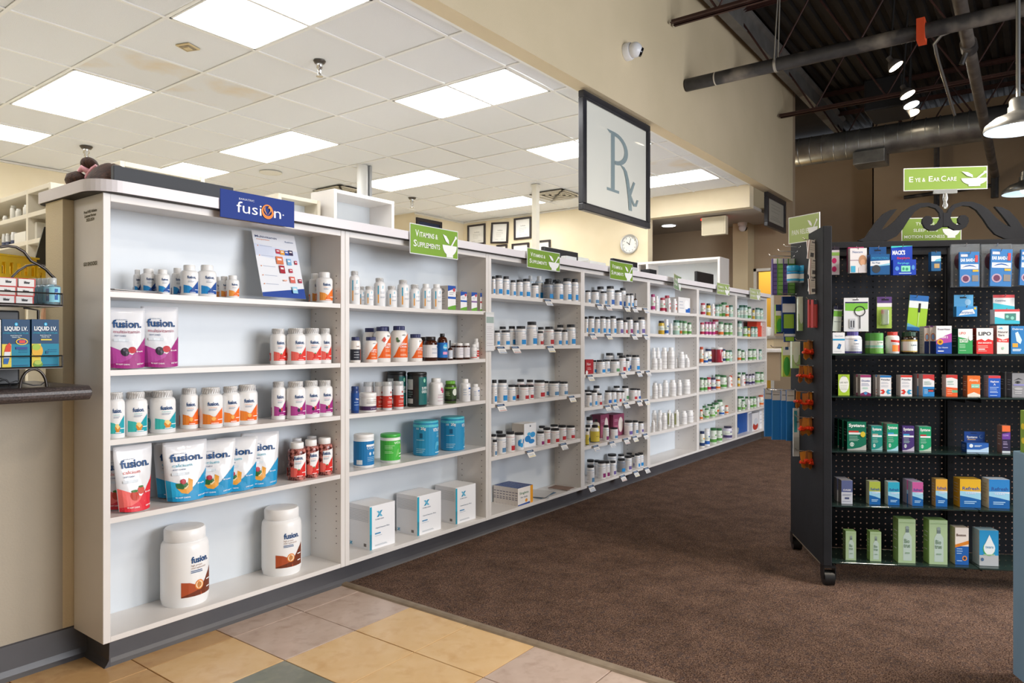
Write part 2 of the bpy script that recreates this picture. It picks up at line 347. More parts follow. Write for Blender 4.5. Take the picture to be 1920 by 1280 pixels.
bottle('pump', .042, .12, 'e8e8ea', 'eceeee', [('r', -PI, .08, PI, .5, 'c8392c'), ('e', .2, .62, .22, .04, 'b85048'), ('t', 'Progest', .2, .4, .06, 'ffffff', 1.0)] + lines(-.6, .9, (.3, .25, .15), .018, 'f2c0b8'), .78, .84, .95, .98, capm=mat('f0f2f2', .1, trans=.5))
bottle('blk_jar', .09, .15, '1d2023', '17181a', [('r', -.1, .06, 2.2, .86, '12605f'), ('t', 'SUPER', .6, .5, .08, 'e8f0ee', .75), ('t', 'GREENS', .6, .4, .08, 'e8f0ee', .8), ('e', .55, .76, .14, .06, '8fd0b0'), ('r', -1.5, .5, -.7, .8, 'c8d0d0'), ('r', -1.4, .1, -.7, .24, 'd8dcdc')] + lines(-1.4, -.7, (.42, .36, .3), .02, '8a9a9a'), .88, .91, .97, 1.0)
bottle('w_flower', .06, .115, 'f4f2f3', 'f6f6f6', [('e', .4, .58, .2, .08, 'c44a78'), ('p', [(.3, .45), (.9, .45), (.9, .62)], 'd23f6a'), ('t', 'womens', .2, .36, .04, '8a5a6a', .9)] + lines(-.3, .9, (.3, .26, .15), .014, 'c090a0'), .74, .86, .6, .66)
bottle('green_b', .055, .1, '38511f', '6fb33c', [('r', -PI, .1, PI, .68, '2f4420'), ('e', .35, .5, .5, .16, 'e0e6d8'), ('r', -PI, .1, PI, .18, '101408'), ('r', -PI, .66, PI, .72, '78b53f')] + lines(-1.4, -.5, (.5, .45, .4, .35), .02, 'a0b890'), .76, .86, .66, .8, ridge=True)
bottle('w_blue', .045, .1, 'f4f4f6', 'f8f8f8', [('r', .1, .55, .8, .62, '2a62b8')] + lines(-.9, -.2, (.55, .5, .4, .3), .02, '9db0cc') + lines(.1, .8, (.45, .3), .02, '7d92b4'), .74, .84, .5, .6)
bottle('tub_blue', .09, .145, 'f4f6f8', 'f5f5f5', [('r', -PI, .07, PI, .8, '1f79b6'), ('r', -.3, .64, 1.4, .7, 'f4f4f4'), ('t', 'COLLAGEN', .5, .56, .08, 'e6f2fa', 1.5), ('e', .1, .42, .12, .05, 'd8e8f4'), ('e', .6, .42, .12, .05, 'd8e8f4'), ('r', -1.3, .1, -.7, .24, 'e8eef2')] + lines(-.2, 1.2, (.3, .25, .2), .015, 'a8cfe6'), .86, .88, .97, 1.0)
bottle('tub_green', .09, .135, 'f2f4f0', '45b54a', [('r', -PI, .09, PI, .78, '4cbb48'), ('t', 'VITAL', .2, .66, .08, 'f4fff0', .9), ('e', .9, .55, .3, .1, 'b8d634'), ('p', [(-.1, .2), (.1, .45), (.3, .5), (.3, .3)], '7fd070')] + lines(-1.2, -.2, (.6, .55, .5, .4, .35), .015, 'c8f0c0') + lines(.3, 1.3, (.3, .2), .03, 'e6ffe0'), .86, .88, .97, 1.01)
bottle('tub_vital', .12, .18, '2a94c4', '4fc0d2', [('r', -PI, .03, PI, .9, '2b93c4'), ('r', -PI, .83, PI, .9, '5cc8d8'), ('t', 'VITAL PROTEINS', .95, .70, .1, 'ffffff', 1.7, .02), ('t', 'COLLAGEN', .95, .6, .06, 'a8e0f0', .9), ('t', 'PEPTIDES', .95, .52, .06, 'a8e0f0', .9), ('p', [(.3, .18), (.36, .36), (.5, .4), (.9, .38), (1.1, .42), (1.12, .3), (1.05, .3), (1.0, .18), (.95, .18), (.9, .28), (.5, .28), (.42, .18)], '5cb8dc'),
        ('t', '10', -1.2, .76, .06, 'ffffff', .25), ('t', '20g', -.7, .76, .08, 'ffffff', .4), ('r', -1.0, .52, -.75, .66, '1c5a80')] + lines(-1.3, -.5, (.46, .2, .15, .1), .014, 'c0e4f2') + lines(.3, 1.6, (.08,), .025, 'e0f4fa'), .93, .945, .98, 1.0)
# generic black-capped supplement bottles (bays three and four)
def orth(col, top='4aa0cf', body='f3f2f4'): return [('r', -PI, .72, PI, .735, top), ('r', -.35, .06, .75, .3, col)] + lines(-.3, .7, (.6, .56, .45, .36), .012, 'a9a4b0') + lines(-2, -1, (.6, .55, .5, .45, .4, .2), .012, 'c9c4c8') + [('e', .55, .63, .12, .03, '8cc0d0')]
for k, c in (('b', '1f8ad0'), ('r', 'b52a32'), ('p', '8a2a6a'), ('s', '5a88b0'), ('v', '6a5a9c'), ('d', '2a5fb0'), ('g', '5a9060')):
    t = 'c04a44' if k == 'r' else '4a90c4'
    bottle('k_' + k, .055, .1, 'f3f2f3', '1b1c20', orth(c, t), .74, .86, .76, .84, ridge=True)
    bottle('j_' + k, .07, .09, 'f3f2f3', '1b1c20', orth(c, t), .8, .86, .88, .94, ridge=True)
bottle('k_grey', .06, .1, '8f9298', '1b1c20', orth('1f8ad0', '2a72b0'), .78, .86, .8, .86, ridge=True)
bottle('k_yellow', .07, .11, 'efe9dc', '1b1c20', [('r', -PI, .04, PI, .66, 'd8c24c'), ('t', 'immune', .2, .36, .05, '5a5430', 1.0), ('r', -PI, .04, PI, .08, '26303c')], .7, .86, .6, .66, ridge=True)
bottle('k_splash', .065, .1, 'eceef2', '1b1c20', [('e', -.4, .4, .3, .2, '2a84c8'), ('e', .1, .28, .4, .14, '3ba0dc'), ('e', .6, .5, .2, .15, '2a84c8'), ('e', -.1, .55, .15, .1, '5ab8e4')], .82, .87, .8, .86, ridge=True)
bottle('w_clear', .055, .12, 'e6eaec', 'eceeee', orth('1f8ad0'), .72, .84, .5, .55)
bottle('w_white', .06, .11, 'f1f0ef', 'f4f4f4', [('r', -PI, .7, PI, .71, 'b9b6b8')] + lines(-1.6, .8, (.55, .5, .45, .35, .3, .2), .014, 'b9b6ba'), .74, .86, .62, .7)
bottle('w_jar', .07, .09, 'f1f0ef', 'f4f4f4', [('r', -PI, .72, PI, .73, 'c2bfbf')] + lines(-1.6, .8, (.55, .5, .45, .3, .2), .016, 'b0adb2'), .78, .86, .8, .86)
bottle('w_olive', .045, .12, 'eeeeea', 'f4f4f4', [('r', -1.9, .1, -1.0, .8, 'a3a878')] + lines(-.6, .8, (.6, .5, .4), .02, 'b0adb2'), .84, .9, .6, .66)
# sixth/seventh bay: green caps etc.
def gr(col, cap, key, body='d9e4d6', tag_='6aa35c'): bottle(key, .06, .1, body, cap, [('r', -PI, .3, PI, .62, 'e6ece2'), ('r', -PI, .08, PI, .28, col), ('r', -.2, .5, .8, .58, tag_)] + lines(-1.3, .6, (.44, .38), .02, '8a9a86'), .78, .84, .8, .88, ridge=True)
gr('5a9a48', '2f6b3a', 'g_a'); gr('7fb35a', '3f7f48', 'g_b', 'cfe0d2'); gr('a7c9b8', '2d6250', 'g_c', 'b8d2cc'); gr('d9702f', '376f40', 'g_d'); gr('b52f4c', 'b8324a', 'g_red', 'f0dfe0', 'd04a5a'); gr('b8347c', 'a83070', 'g_pink', 'f0dfe8', 'd05a90')
gr('c8a22c', '232326', 'g_yel', 'd8b83c', 'f0e090'); gr('d9702f', 'c8502a', 'g_or', 'f2e4d8', 'e8863c'); gr('4a3f6c', '33304a', 'g_vio', 'd8d4e4', '6a5a90'); gr('2a5fae', 'f0f0f0', 'g_blu', 'eef0f4', '2a5fae'); gr('e2862e', 'f0f0f0', 'g_wor', 'f4f2ee', 'e2702e'); gr('1f3a6a', '22335c', 'g_nav', 'eceae4', 'e0a030')
bottle('w_redpatch', .06, .11, 'f4f1f1', 'f4f4f4', [('e', .1, .3, .35, .12, 'd8552a'), ('r', -.5, .55, .8, .62, 'c8344a')] + lines(-1.6, -.6, (.5, .4, .3), .02, 'c0a0a4'), .76, .86, .6, .68)
bottle('red_tub', .1, .13, 'a8283c', 'eeeeee', [('r', -.2, .1, .9, .7, 'e8e2e4'), ('e', .3, .3, .3, .14, 'b8324a'), ('r', -PI, .86, PI, .9, 'd8d8d8')], .84, .87, .96, 1.0)
DESC = {'f_teal': 'white bottle with teal melon label', 'f_orange': 'white bottle with orange slice label', 'f_magenta': 'white bottle with magenta berry label', 'f_red': 'white bottle with red strawberry label',
        'f_blue': 'white bottle with blue wave label', 'f_smallor': 'small white bottle with orange wave label', 'f_jar': 'large white protein jar with brown label', 'gummy': 'clear jar of red gummies with white cap',
        'x_tall': 'tall white bottle with blue and orange stripe', 'x_short': 'short white bottle with striped cap', 'x_plain': 'white bottle with smooth white cap', 'n_c': 'large white bottle with orange label', 'n_cal': 'large white bottle with orange citrate label',
        'n_small': 'white bottle with navy cap', 'n_black': 'bottle with dark label and navy cap', 'amber': 'amber glass jar with white label', 'syrup': 'brown bottle with bright blue label', 'dropper': 'small dropper bottle with black bulb',
        'am_s': 'little amber bottle with white cap', 'w_s': 'tiny white bottle with red base line', 'w_r': 'slim white bottle with red band', 'blue_dark': 'dark blue capsule bottle', 'cream': 'white cream jar with purple band', 'pump': 'white pump tube with red label',
        'blk_jar': 'black tub with green label panel', 'w_flower': 'white bottle with pink flower print', 'green_b': 'dark green bottle with lime cap', 'w_blue': 'plain white bottle with small blue mark', 'tub_blue': 'white-lidded tub with blue label', 'tub_green': 'bright green tub with green lid', 'tub_vital': 'large blue collagen tub',
        'k_b': 'black-capped white bottle with bright blue patch', 'k_r': 'black-capped white bottle with red patch', 'k_p': 'black-capped white bottle with plum patch', 'k_s': 'black-capped white bottle with slate patch', 'k_v': 'black-capped white bottle with violet patch', 'k_d': 'black-capped white bottle with deep blue patch', 'k_g': 'black-capped white bottle with green patch',
        'j_b': 'squat black-lidded jar with blue patch', 'j_r': 'squat black-lidded jar with red patch', 'j_p': 'squat black-lidded jar with plum patch', 'j_s': 'squat black-lidded jar with slate patch', 'j_v': 'squat black-lidded jar with violet patch', 'j_d': 'squat black-lidded jar with deep blue patch', 'j_g': 'squat black-lidded jar with green patch',
        'k_grey': 'grey bottle with black cap', 'k_yellow': 'yellow-labelled bottle with black cap', 'k_splash': 'black-lidded jar with blue splash print', 'w_clear': 'white-capped pale bottle', 'w_white': 'plain white bottle', 'w_jar': 'plain white squat jar', 'w_olive': 'slim white bottle with olive side',
        'g_a': 'green-capped bottle with leaf-green band', 'g_b': 'green-capped bottle with light green band', 'g_c': 'green-capped bottle with grey-green band', 'g_d': 'green-capped bottle with orange band', 'g_red': 'red-capped bottle', 'g_pink': 'pink-capped bottle', 'g_yel': 'yellow bottle with black cap', 'g_or': 'orange-capped bottle', 'g_vio': 'dark violet-capped bottle', 'g_blu': 'white bottle with blue band', 'g_wor': 'white bottle with orange band', 'g_nav': 'navy-capped cream bottle', 'w_redpatch': 'white bottle with orange spot', 'red_tub': 'red tub with white lid'}
CATS = {'f_jar': 'jar', 'gummy': 'jar', 'amber': 'jar', 'cream': 'jar', 'pump': 'tube', 'blk_jar': 'tub', 'tub_blue': 'tub', 'tub_green': 'tub', 'tub_vital': 'tub', 'red_tub': 'tub', 'k_splash': 'jar', 'w_jar': 'jar'}
# ================================================================ ROOM
YW0, YW1 = .22, .36
ZT = 1.547
S = struct
# floor slab + tiles
X0T, Y0T, TS = 1.445, -.063, .305
fl = S('floor', G().box(-6, -9, -.02, 15, 7.2, -.006), mat('2a231d', .9))
S('floor_pharmacy', G().box(-3, .36, -.006, 9.05, 6.8, .0), noisy('pale_vinyl_floor', 'cfccc4', 'd8d5ce', 2, .4))
tyel = noisy('yellow_vinyl_tile', 'ecc58e', 'f2cf9c', 9, .26, .03, 60, h3='e4b982', s3=14)
ttan = noisy('tan_vinyl_tile', 'd2a874', 'dcb480', 9, .26, .03, 60, h3='c69b6a', s3=14)
tpnk = noisy('pinkish_vinyl_tile', 'cdb6a7', 'd6c0b2', 12, .26, .03, 60, h3='c2aa9a', s3=18)
tgrn = noisy('green_grey_vinyl_tile', '80857b', '8a8f84', 12, .26, .03, 60, h3='949888', s3=18)
tile_me = {}
for nm, m_ in (('y', tyel), ('t', ttan), ('p', tpnk), ('g', tgrn)):
    tile_me[nm] = G().bbox(-.1508, -.1508, -.006, .1508, .1508, 0, .0009, seg=1).mesh('tile', m_)
TCOL = {}
for s_ in ('-4 -1 t', '-3 -1 t', '-2 -1 t', '-1 -1 t', '0 -1 p', '1 -1 p', '-4 0 t', '-3 0 t', '-2 0 t', '-1 0 y', '0 0 p', '1 0 p', '-2 1 y', '-1 1 g', '0 1 y', '1 1 y', '-1 2 g', '0 2 y', '1 2 y', '0 3 p', '1 3 p', '0 4 p', '1 4 p', '1 5 y'):
    a, b, c = s_.split(); TCOL[(int(a), int(b))] = c
rt = random.Random(4)
for i in range(-6, 3):
    for j in range(-1, 8):
        c = TCOL.get((i, j)) or rt.choice('ytpyg')
        xx = X0T + (i + .5) * TS; yy = Y0T - (j + .5) * TS
        if i == 2: continue
        o = obj('floor_tile', tile_me[c], parent=fl, loc=(xx, yy, rt.uniform(-.0006, .0004))); o.rotation_euler = (0, 0, rt.choice((0, PI / 2, PI, -PI / 2)))
crp = S('floor_carpet', G().box(2.055, -9, -.004, 15, .06, .004), CARPET)
tb = G()
pr = [(-.022, 0), (-.016, .006), (-.004, .009), (.012, .009), (.02, .004), (.02, 0)]
tb.prism(pr, lambda x, z, d: (2.055 + x, d, z), -9, .06, 0)
fixn(S('trim_1', tb, noisy('carpet_edge_strip', '8b7a66', '9c8b76', 20, .4)))
# half wall behind the shelving, low wall under the dark counter
S('wall_partition', G().box(.995, YW0, 0, 7.9, YW1, ZT), BEIGE)
S('wall_counter', G().box(-3.0, YW0, 0, .995, YW1, .885), GREIGE)
S('wall_left_unseen', G().box(-3.2, -9, 0, -3.0, YW0, 4.9), BEIGE)  # unseen wall, added to block ambient light from the open left side
g = G()
cove = [(0, 0), (-.022, 0), (-.012, .012), (-.006, .03), (-.004, .106), (0, .11)]
g.prism(cove, lambda a, z, d: (d, YW0 + a, z), -3.0, 1.072)
fixn(S('baseboard_left', g, KICK))
# pharmacy walls, header, soffit
S('wall_back', G().box(-3, 6.8, 0, 7.9, 6.95, 3.1), CREAM)
S('wall_back_step', G().box(7.9, 5.38, 0, 9.2, 6.95, 3.1), CREAM)
S('wall_right', G().box(9.05, 1.99, 0, 9.2, 5.38, 3.1), CREAM)
S('wall_header', G().box(9.05, .57, 2.79, 9.2, 1.99, 3.1), CREAM)
SOFF = S('wall_soffit', G().box(-4, .43, 3.07, 10.5, .57, 4.9), BEIGE)
S('wall_left', G().box(-3.1, .36, 0, -3.0, 6.8, 3.1), CREAM)
# passage wall with a doorway, column
S('wall_passage', G().box(10.5, .95, 0, 10.62, 3.6, 4.9).box(10.5, .43, 0, 10.62, .72, 4.9).box(10.5, .72, 2.1, 10.62, .95, 4.9), TAN)
S('wall_column', G().box(10.22, .98, 0, 10.5, 1.2, 2.79), noisy('light_column_paint', 'c2b08e', 'cbb996', 1.5, .8))
S('wall_passage_end', G().box(9.2, 3.5, 0, 10.5, 3.6, 2.9), TAN)
S('ceiling_passage', G().box(9.2, .57, 2.79, 10.5, 3.6, 2.83), mat('b5aca0', .9))
l = bpy.data.lights.new('doorway_fill_light', 'POINT'); l.energy = 22; l.color = rgb('fff0d0'); l.shadow_soft_size = .2  # added lamp, only there to brighten the yellow seen through the doorway
lo = bpy.data.objects.new('doorway_fill_light', l); C.objects.link(lo); lo.location = (11.3, 1.2, 2.4)
S('wall_office', G().box(12.0, .44, 0, 12.1, 2.6, 2.8), mat('e8b84c', .8))
d1 = S('door_1', G().box(10.47, .69, 0, 10.5, .73, 2.14).box(10.47, .94, 0, 10.5, .985, 2.14).box(10.47, .69, 2.1, 10.5, .985, 2.14), mat('e8e4da', .5))
# far shop wall in two planes
S('wall_far', G().box(13.0, -9, 0, 13.2, -.17, 4.78), TAN)
S('wall_far_recess', G().box(13.6, -.17, 0, 13.8, 4, 4.78).box(13.0, -.19, 0, 13.8, -.17, 4.78), noisy('tan_wall_shaded', 'a38e74', 'ab967c', 1.2, .8))  # tan wall colour darkened, the shade of the recess is in the paint
# pharmacy ceiling: tiles, grid, panels
cl = S('ceiling', G().box(-3, .57, 3.115, 9.2, 6.8, 3.13), mat('8a8884', .9))
YL = [.57, .72, 1.315, 1.93, 2.595, 3.28, 3.93, 4.57, 5.25, 5.88, 6.8]
XL = [2.22 + .6267 * k for k in range(-8, 12)]
LIGHTS = {(k, r) for k in (0, 3, 6, 9) for r in (1, 5)} | {(0, 8), (3, 8), (-3, 1), (-3, 5), (-6, 1), (-6, 5)}
LENS = mat('ffffff', .5, emit=9.)
tm = {}
for k in range(-8, 11):
    for r in range(len(YL) - 1):
        x0, x1 = XL[k + 8], min(XL[k + 9], 9.05); y0, y1 = YL[r], YL[r + 1]
        if (k, r - 1) in LIGHTS and r - 1 != 8: continue
        if (k, r) in LIGHTS and r != 8: y1 = YL[r + 2]
        key = (round(x1 - x0, 2), round(y1 - y0, 2)); cx, cy = (x0 + x1) / 2, (y0 + y1) / 2
        if (k, r) in LIGHTS:
            pos = 'row along the soffit' if r == 1 else 'middle row' if r == 5 else 'small square far row'
            t_ = empty('ceiling_light', 'glowing fluorescent ceiling panel, %s, %s from left' % (pos, {-6: 'outermost beyond first', -3: 'just beyond first', 0: 'first', 3: 'second', 6: 'third', 9: 'fourth'}[k]), 'ceiling light', (cx, cy, 3.07), group='fluorescent panels in the pharmacy ceiling')
            hx, hy = (x1 - x0) / 2 - .016, (y1 - y0) / 2 - .016
            obj('lens', G().box(-hx + .012, -hy + .012, .004, hx - .012, hy - .012, .012), LENS, t_)
            fr = G()
            for a in ((-hx, -hy, hx, -hy + .014), (-hx, hy - .014, hx, hy), (-hx, -hy, -hx + .014, hy), (hx - .014, -hy, hx, hy)): fr.box(a[0], a[1], -.001, a[2], a[3], .02)
            obj('frame', fr, GRID, t_); continue
        st = (k, r) in ((0, 4), (1, 4), (8, 1), (8, 2))
        kk = key + (st,)
        if kk not in tm:
            hx, hy = (x1 - x0) / 2 - .011, (y1 - y0) / 2 - .011
            tm[kk] = G().bbox(-hx, -hy, 0, hx, hy, .014, .003, seg=1).mesh('ceiling_tile', STAIN if st else TILE)
        o = obj('ceiling_tile', tm[kk], parent=cl, loc=(cx, cy, 3.076 + rt.uniform(-.001, .002)))
        if st: o['label'] = 'ceiling tile with brownish water stains'
for x in XL: obj('grid_bar', G().box(-.0115, .57, 3.07, .0115, 6.8, 3.078), GRID, cl, loc=(x, 0, 0))
for y in YL[:-1]: obj('grid_bar', G().box(-3, -.0115, 3.0695, 9.05, .0115, 3.0775), GRID, cl, loc=(0, y, 0))
S('trim_2', G().box(-3, 6.77, 3.05, 7.9, 6.8, 3.07).box(9.03, 1.99, 3.05, 9.05, 5.38, 3.07).box(7.88, 5.36, 3.05, 9.05, 5.38, 3.07), mat('d8d4ca', .5))
for (x, y, lb) in ((6.15, 5.0, 'square louvred air vent behind the white pillar'), (8.05, 2.85, 'square louvred air vent beside the slim white pole')):
    t_ = empty('air_vent', lb, 'vent', (x, y, 3.066), group='air vents in the pharmacy ceiling')
    obj('backing', G().box(-.24, -.24, .002, .24, .24, .004), mat('35322e', .8), t_)
    for k, h in enumerate((.27, .2, .14, .08)):
        f = G()
        for a in ((-h, -h, h, -h + .035), (-h, h - .035, h, h), (-h, -h, -h + .035, h), (h - .035, -h, h, h)): f.box(a[0], a[1], -.02 + .003 * k, a[2], a[3], -.012 + .003 * k)
        obj('louvre', f, mat('b9b2a2', .5), t_)
# shop ceiling deck, joists, beam
dk = G(); x = -4; n = 0
pts = []
y = -9.0
while y < .43:
    pts += [(y, 4.86), (y + .06, 4.86), (y + .08, 4.90), (y + .13, 4.90), (y + .15, 4.86)]; y += .15
pts += [(.43, 4.86), (.43, 4.95), (-9, 4.95)]
dk.prism(pts, lambda a, z, d: (d, a, z), -4, 14)
dk.box(10.62, .43, 4.86, 14, 4, 4.95)
fixn(S('ceiling_deck', dk, DECK))
S('wall_soffit_return', G().box(10.36, .57, 3.0, 10.5, .95, 4.9), BEIGE)
fixn(S('ceiling_beam', G().prism([(-.01, 4.55), (.10, 4.55), (.10, 4.57), (.06, 4.58), (.05, 4.80), (.10, 4.83), (.10, 4.86), (-.01, 4.86), (-.01, 4.83), (.03, 4.8), (.03, 4.58), (-.01, 4.57)], lambda a, z, d: (d, a + .25, z), -4, 13), noisy('grey_primer_steel', '6a6864', '7a7874', 6, .5)))
JX = [(4.5, 'nearest, above the camera side'), (6.3, 'starting above the security camera'), (7.97, 'just behind the black pipe'), (9.77, 'beyond the black pipe near the soffit end'), (11.5, 'over the round duct'), (12.6, 'farthest, against the far wall')]
for jx, lb in JX:
    t_ = empty('roof_joist', 'rusty red open-web steel roof joist, ' + lb, 'joist', (jx, 0, 4.08), group='open-web roof joists')
    y0 = .40
    for dx in (-.022, .022):
        sgn = 1 if dx > 0 else -1
        obj('chord', G().box(dx, -9, 0, dx + sgn * .035, y0, .006).box(dx, -9, 0, dx + sgn * .006, y0, .04), RUST, t_)
        obj('chord', G().box(dx, -9, .76, dx + sgn * .04, .42, .766).box(dx, -9, .72, dx + sgn * .006, .42, .766), RUST, t_)
    yy = .38; up = 0
    while yy > -8.5:
        z0, z1 = (.02, .74) if up else (.74, .02)
        o = obj('web_bar', G().cyl((0, yy, z0), (0, yy - .42, z1), .011, 6), RUST, t_); yy -= .42; up = 1 - up
# pipes
PIPE = noisy('black_iron_pipe', '2b2a2b', '3a3838', 12, .45, h3='8d8478', s3=2.5)
t_ = empty('branch_pipe', 'thick black pipe running out through the beige wall', 'pipe', (6.68, 0, 3.62))
obj('pipe', G().cyl((0, .42, 0), (0, -6, 0), .062, 16), PIPE, t_)
obj('hanger_strap', G().lathe([(.068, -.012), (.068, .012)], 16, M=Matrix.Rotation(PI / 2, 3, 'X'), at=(0, -.45, 0)).cyl((-.06, -.45, 0), (0, -.5, 1.2), .006, 5).cyl((.06, -.45, 0), (0, -.5, 1.2), .006, 5), mat('a8a49c', .4, .6), t_)
obj('paint_ring', G().lathe([(.0635, -.006), (.0635, .006)], 16, M=Matrix.Rotation(PI / 2, 3, 'X'), at=(0, .12, 0)), mat('cfc8b8', .7), t_)
lb_ = obj('pipe_clip', G().box(-.07, -.03, -.09, .07, .03, .09), mat('c8451c', .6), t_, loc=(0, -1.62, 0)); lb_['label'] = 'orange clip around the pipe'
t_ = empty('sprinkler_main', 'long brown iron pipe running away beside the round duct', 'pipe', (5, -1.86, 4.07))
obj('pipe', G().cyl((0, 0, 0), (7.9, 0, -.52), .055, 16), noisy('rusty_iron_pipe', '4b4540', '5d5650', 10, .5, h3='847c72', s3=4), t_)
obj('pipe_coupling', G().cyl((2.9, 0, -.19), (3.05, 0, -.2), .072, 16).cyl((2.97, .02, -.25), (2.97, .06, -.36), .022, 8), PIPE, t_)
obj('pipe_end', G().cyl((7.8, 0, -.5), (7.8, .0, -.85), .05, 12).cyl((7.8, 0, -.66), (7.8, 1.2, -.70), .03, 10), PIPE, t_)
t_ = empty('electrical_conduit', 'bent silver conduit hanging beside the main pipe', 'conduit', (0, 0, 0))
cp = [onx(1925, 18, 6.9)[0], onx(1850, 42, 6.9)[0], onx(1800, 52, 6.9)[0], onx(1765, 66, 6.95)[0], onx(1752, 82, 7.0)[0], onx(1758, 110, 7.3)[0], onx(1790, 215, 8.6)[0]]
obj('conduit_tube', G().tube(cp, .014, 8), mat('9a9a98', .35, .8), t_)
# duct
t_ = empty('air_duct', 'big round spiral silver duct crossing before the far wall', 'duct', (11.5, 0, 4.02))
obj('duct_tube', G().cyl((0, 2.6, 0), (0, -1.80, -.02), .21, 40), GALV, t_)
for i in range(15): obj('duct_seam', G().lathe([(.211, -.008), (.217, 0), (.211, .008)], 40, M=Matrix.Rotation(PI / 2, 3, 'X'), at=(0, .75 - .17 * i, -.01)), GALV, t_)
obj('duct_tube', G().cyl((0, -1.82, .03), (0, -7, .03), .18, 32), noisy('duct_dull', '55575a', '626467', 5, .5, metal=.6), t_)
obj('supply_box', G().bbox(-.2, -.62, -.36, .2, -.2, -.17, .01), GALV, t_)
tag(obj('unit_heater', G().bbox(10.2, -1.0, 4.08, 10.9, -.55, 4.5, .02), mat('141519', .6)), 'black boxy heater hung high above the round duct', 'heater')
tag(obj('wall_pipe', G().cyl((12.9, -1.1, 4.2), (12.9, -1.1, 3.2), .04, 8), PIPE), 'black vertical pipe on far wall behind the green sign', 'pipe')
# spot lamps (a receding row) and dome pendants
WARM, COOL = mat('ffe9c8', .5, emit=14), mat('eaf6ff', .5, emit=14)
for (u, v, t, tilt, m_, lb) in ((1680, 125, 7.25, .5, WARM, 'tilted hanging spot lamp, highest of the row of four'), (1702, 178, 8.1, .35, WARM, 'glowing spot lamp, second of the row of four'), (1709, 197, 8.8, .15, COOL, 'cool white spot lamp, third of the row of four'), (1709, 212, 9.6, .05, WARM, 'warm spot lamp, lowest of the row of four')):
    p = ont(u, v, t)
    t_ = empty('spot_lamp', lb, 'lamp', p, group='hanging spot lamps in the shop')
    M = Matrix.Rotation(-tilt, 3, Vector((CF[0], CF[1], 0))) @ Matrix.Rotation(-.28, 3, Vector((CR[0], CR[1], 0)))
    k = t / 8.5
    obj('shade', G().lathe([(.09 * k, 0), (.094 * k, .005), (.05 * k, .07), (.03 * k, .085), (.03 * k, .13)], 24, M=M), mat('5b5652', .4, .3), t_)
    obj('lamp_face', G().lathe([(.084 * k, -.002), (.083 * k, .0), ], 24, M=M), m_, t_)
    obj('stem', G().cyl(M @ Vector((0, 0, .12 * k)), (0, 0, 4.86 - p.z), .012, 8), mat('1c1b1c', .5), t_)
def dome(u, v, t, r, lb, zt):
    p = ont(u, v, t); t_ = empty('pendant_lamp', lb, 'lamp', p, group='dome pendant lamps')
    obj('shade', G().lathe([(r, 0), (r * 1.01, r * .05), (r * .97, r * .2), (r * .7, r * .42), (r * .36, r * .55), (r * .3, r * .62), (r * .3, r * .78), (r * .26, r * .82), (r * .26, r * 1.0), (r * .2, r * 1.08)], 36, cap=False), noisy('brushed_galvanised_shade', '8e8f8e', 'a3a4a2', 14, .35, metal=.8), t_)
    obj('reflector', G().lathe([(r * .99, -.001), (r * .94, r * .17), (r * .6, r * .36), (r * .2, r * .44)], 36, cap=False), mat('b4c2cc', .5), t_)
    b = obj('bulb', G().lathe([(.02, .11 * r / .2), (r * .22, r * .3), (r * .26, r * .12), (r * .16, -.0), (.001, -r * .05)], 18), mat('f4f8ff', .5, emit=5), t_)
    obj('stem', G().cyl((0, 0, r), (0, 0, zt - p.z), .014, 10), mat('a8a9a8', .3, .8), t_)
    l = bpy.data.lights.new('bulb_light', 'POINT'); l.energy = 2.5; l.color = rgb('eaf4ff'); l.shadow_soft_size = .06
    lo = bpy.data.objects.new('bulb_light', l); C.objects.link(lo); lo.location = p + Vector((0, 0, -.06))
dome(1909, 243, 4.95, .205, 'galvanised dome pendant lamp, large at the right edge', 4.1)
dome(1925, 362, 8.8, .26, 'distant galvanised dome pendant lamp, lower at the right edge', 4.1)
# ================================================================ SHELVING
UB = [0, 1.028, 2.012, 3.002, 3.990, 4.965, 5.938, 6.915, 7.89]; PT_ = .023
SH = {1: (1.232, .977, .752, .50), 2: (1.234, .977, .753, .502), 3: (1.234 + .06, 1.04, .723, .435), 4: (1.327, 1.127, .852, .634, .377), 5: (1.313, 1.132, .852, .622, .367), 6: (1.31, 1.131, .877, .625, .372), 7: (1.31, 1.124, .877, .621, .372)}
SH[3] = (1.33, 1.047, .728, .438)
BOT = .118; YB = .205
SAG = {5: .006, 6: .006, 7: .005, 2: .004, 4: .003}
UL = {1: 'nearest and first bay, under the navy-blue sign', 2: 'second bay, under the largest green sign', 3: 'third bay, open cartons at bottom left', 4: 'fourth bay, five shelves of black-capped bottles', 5: 'fifth bay, plain white bottles on lower shelves', 6: 'sixth bay, next to last, mostly green-capped bottles', 7: 'seventh and last bay, red carton on second shelf'}
hole_m = mat('3a3430', .8)
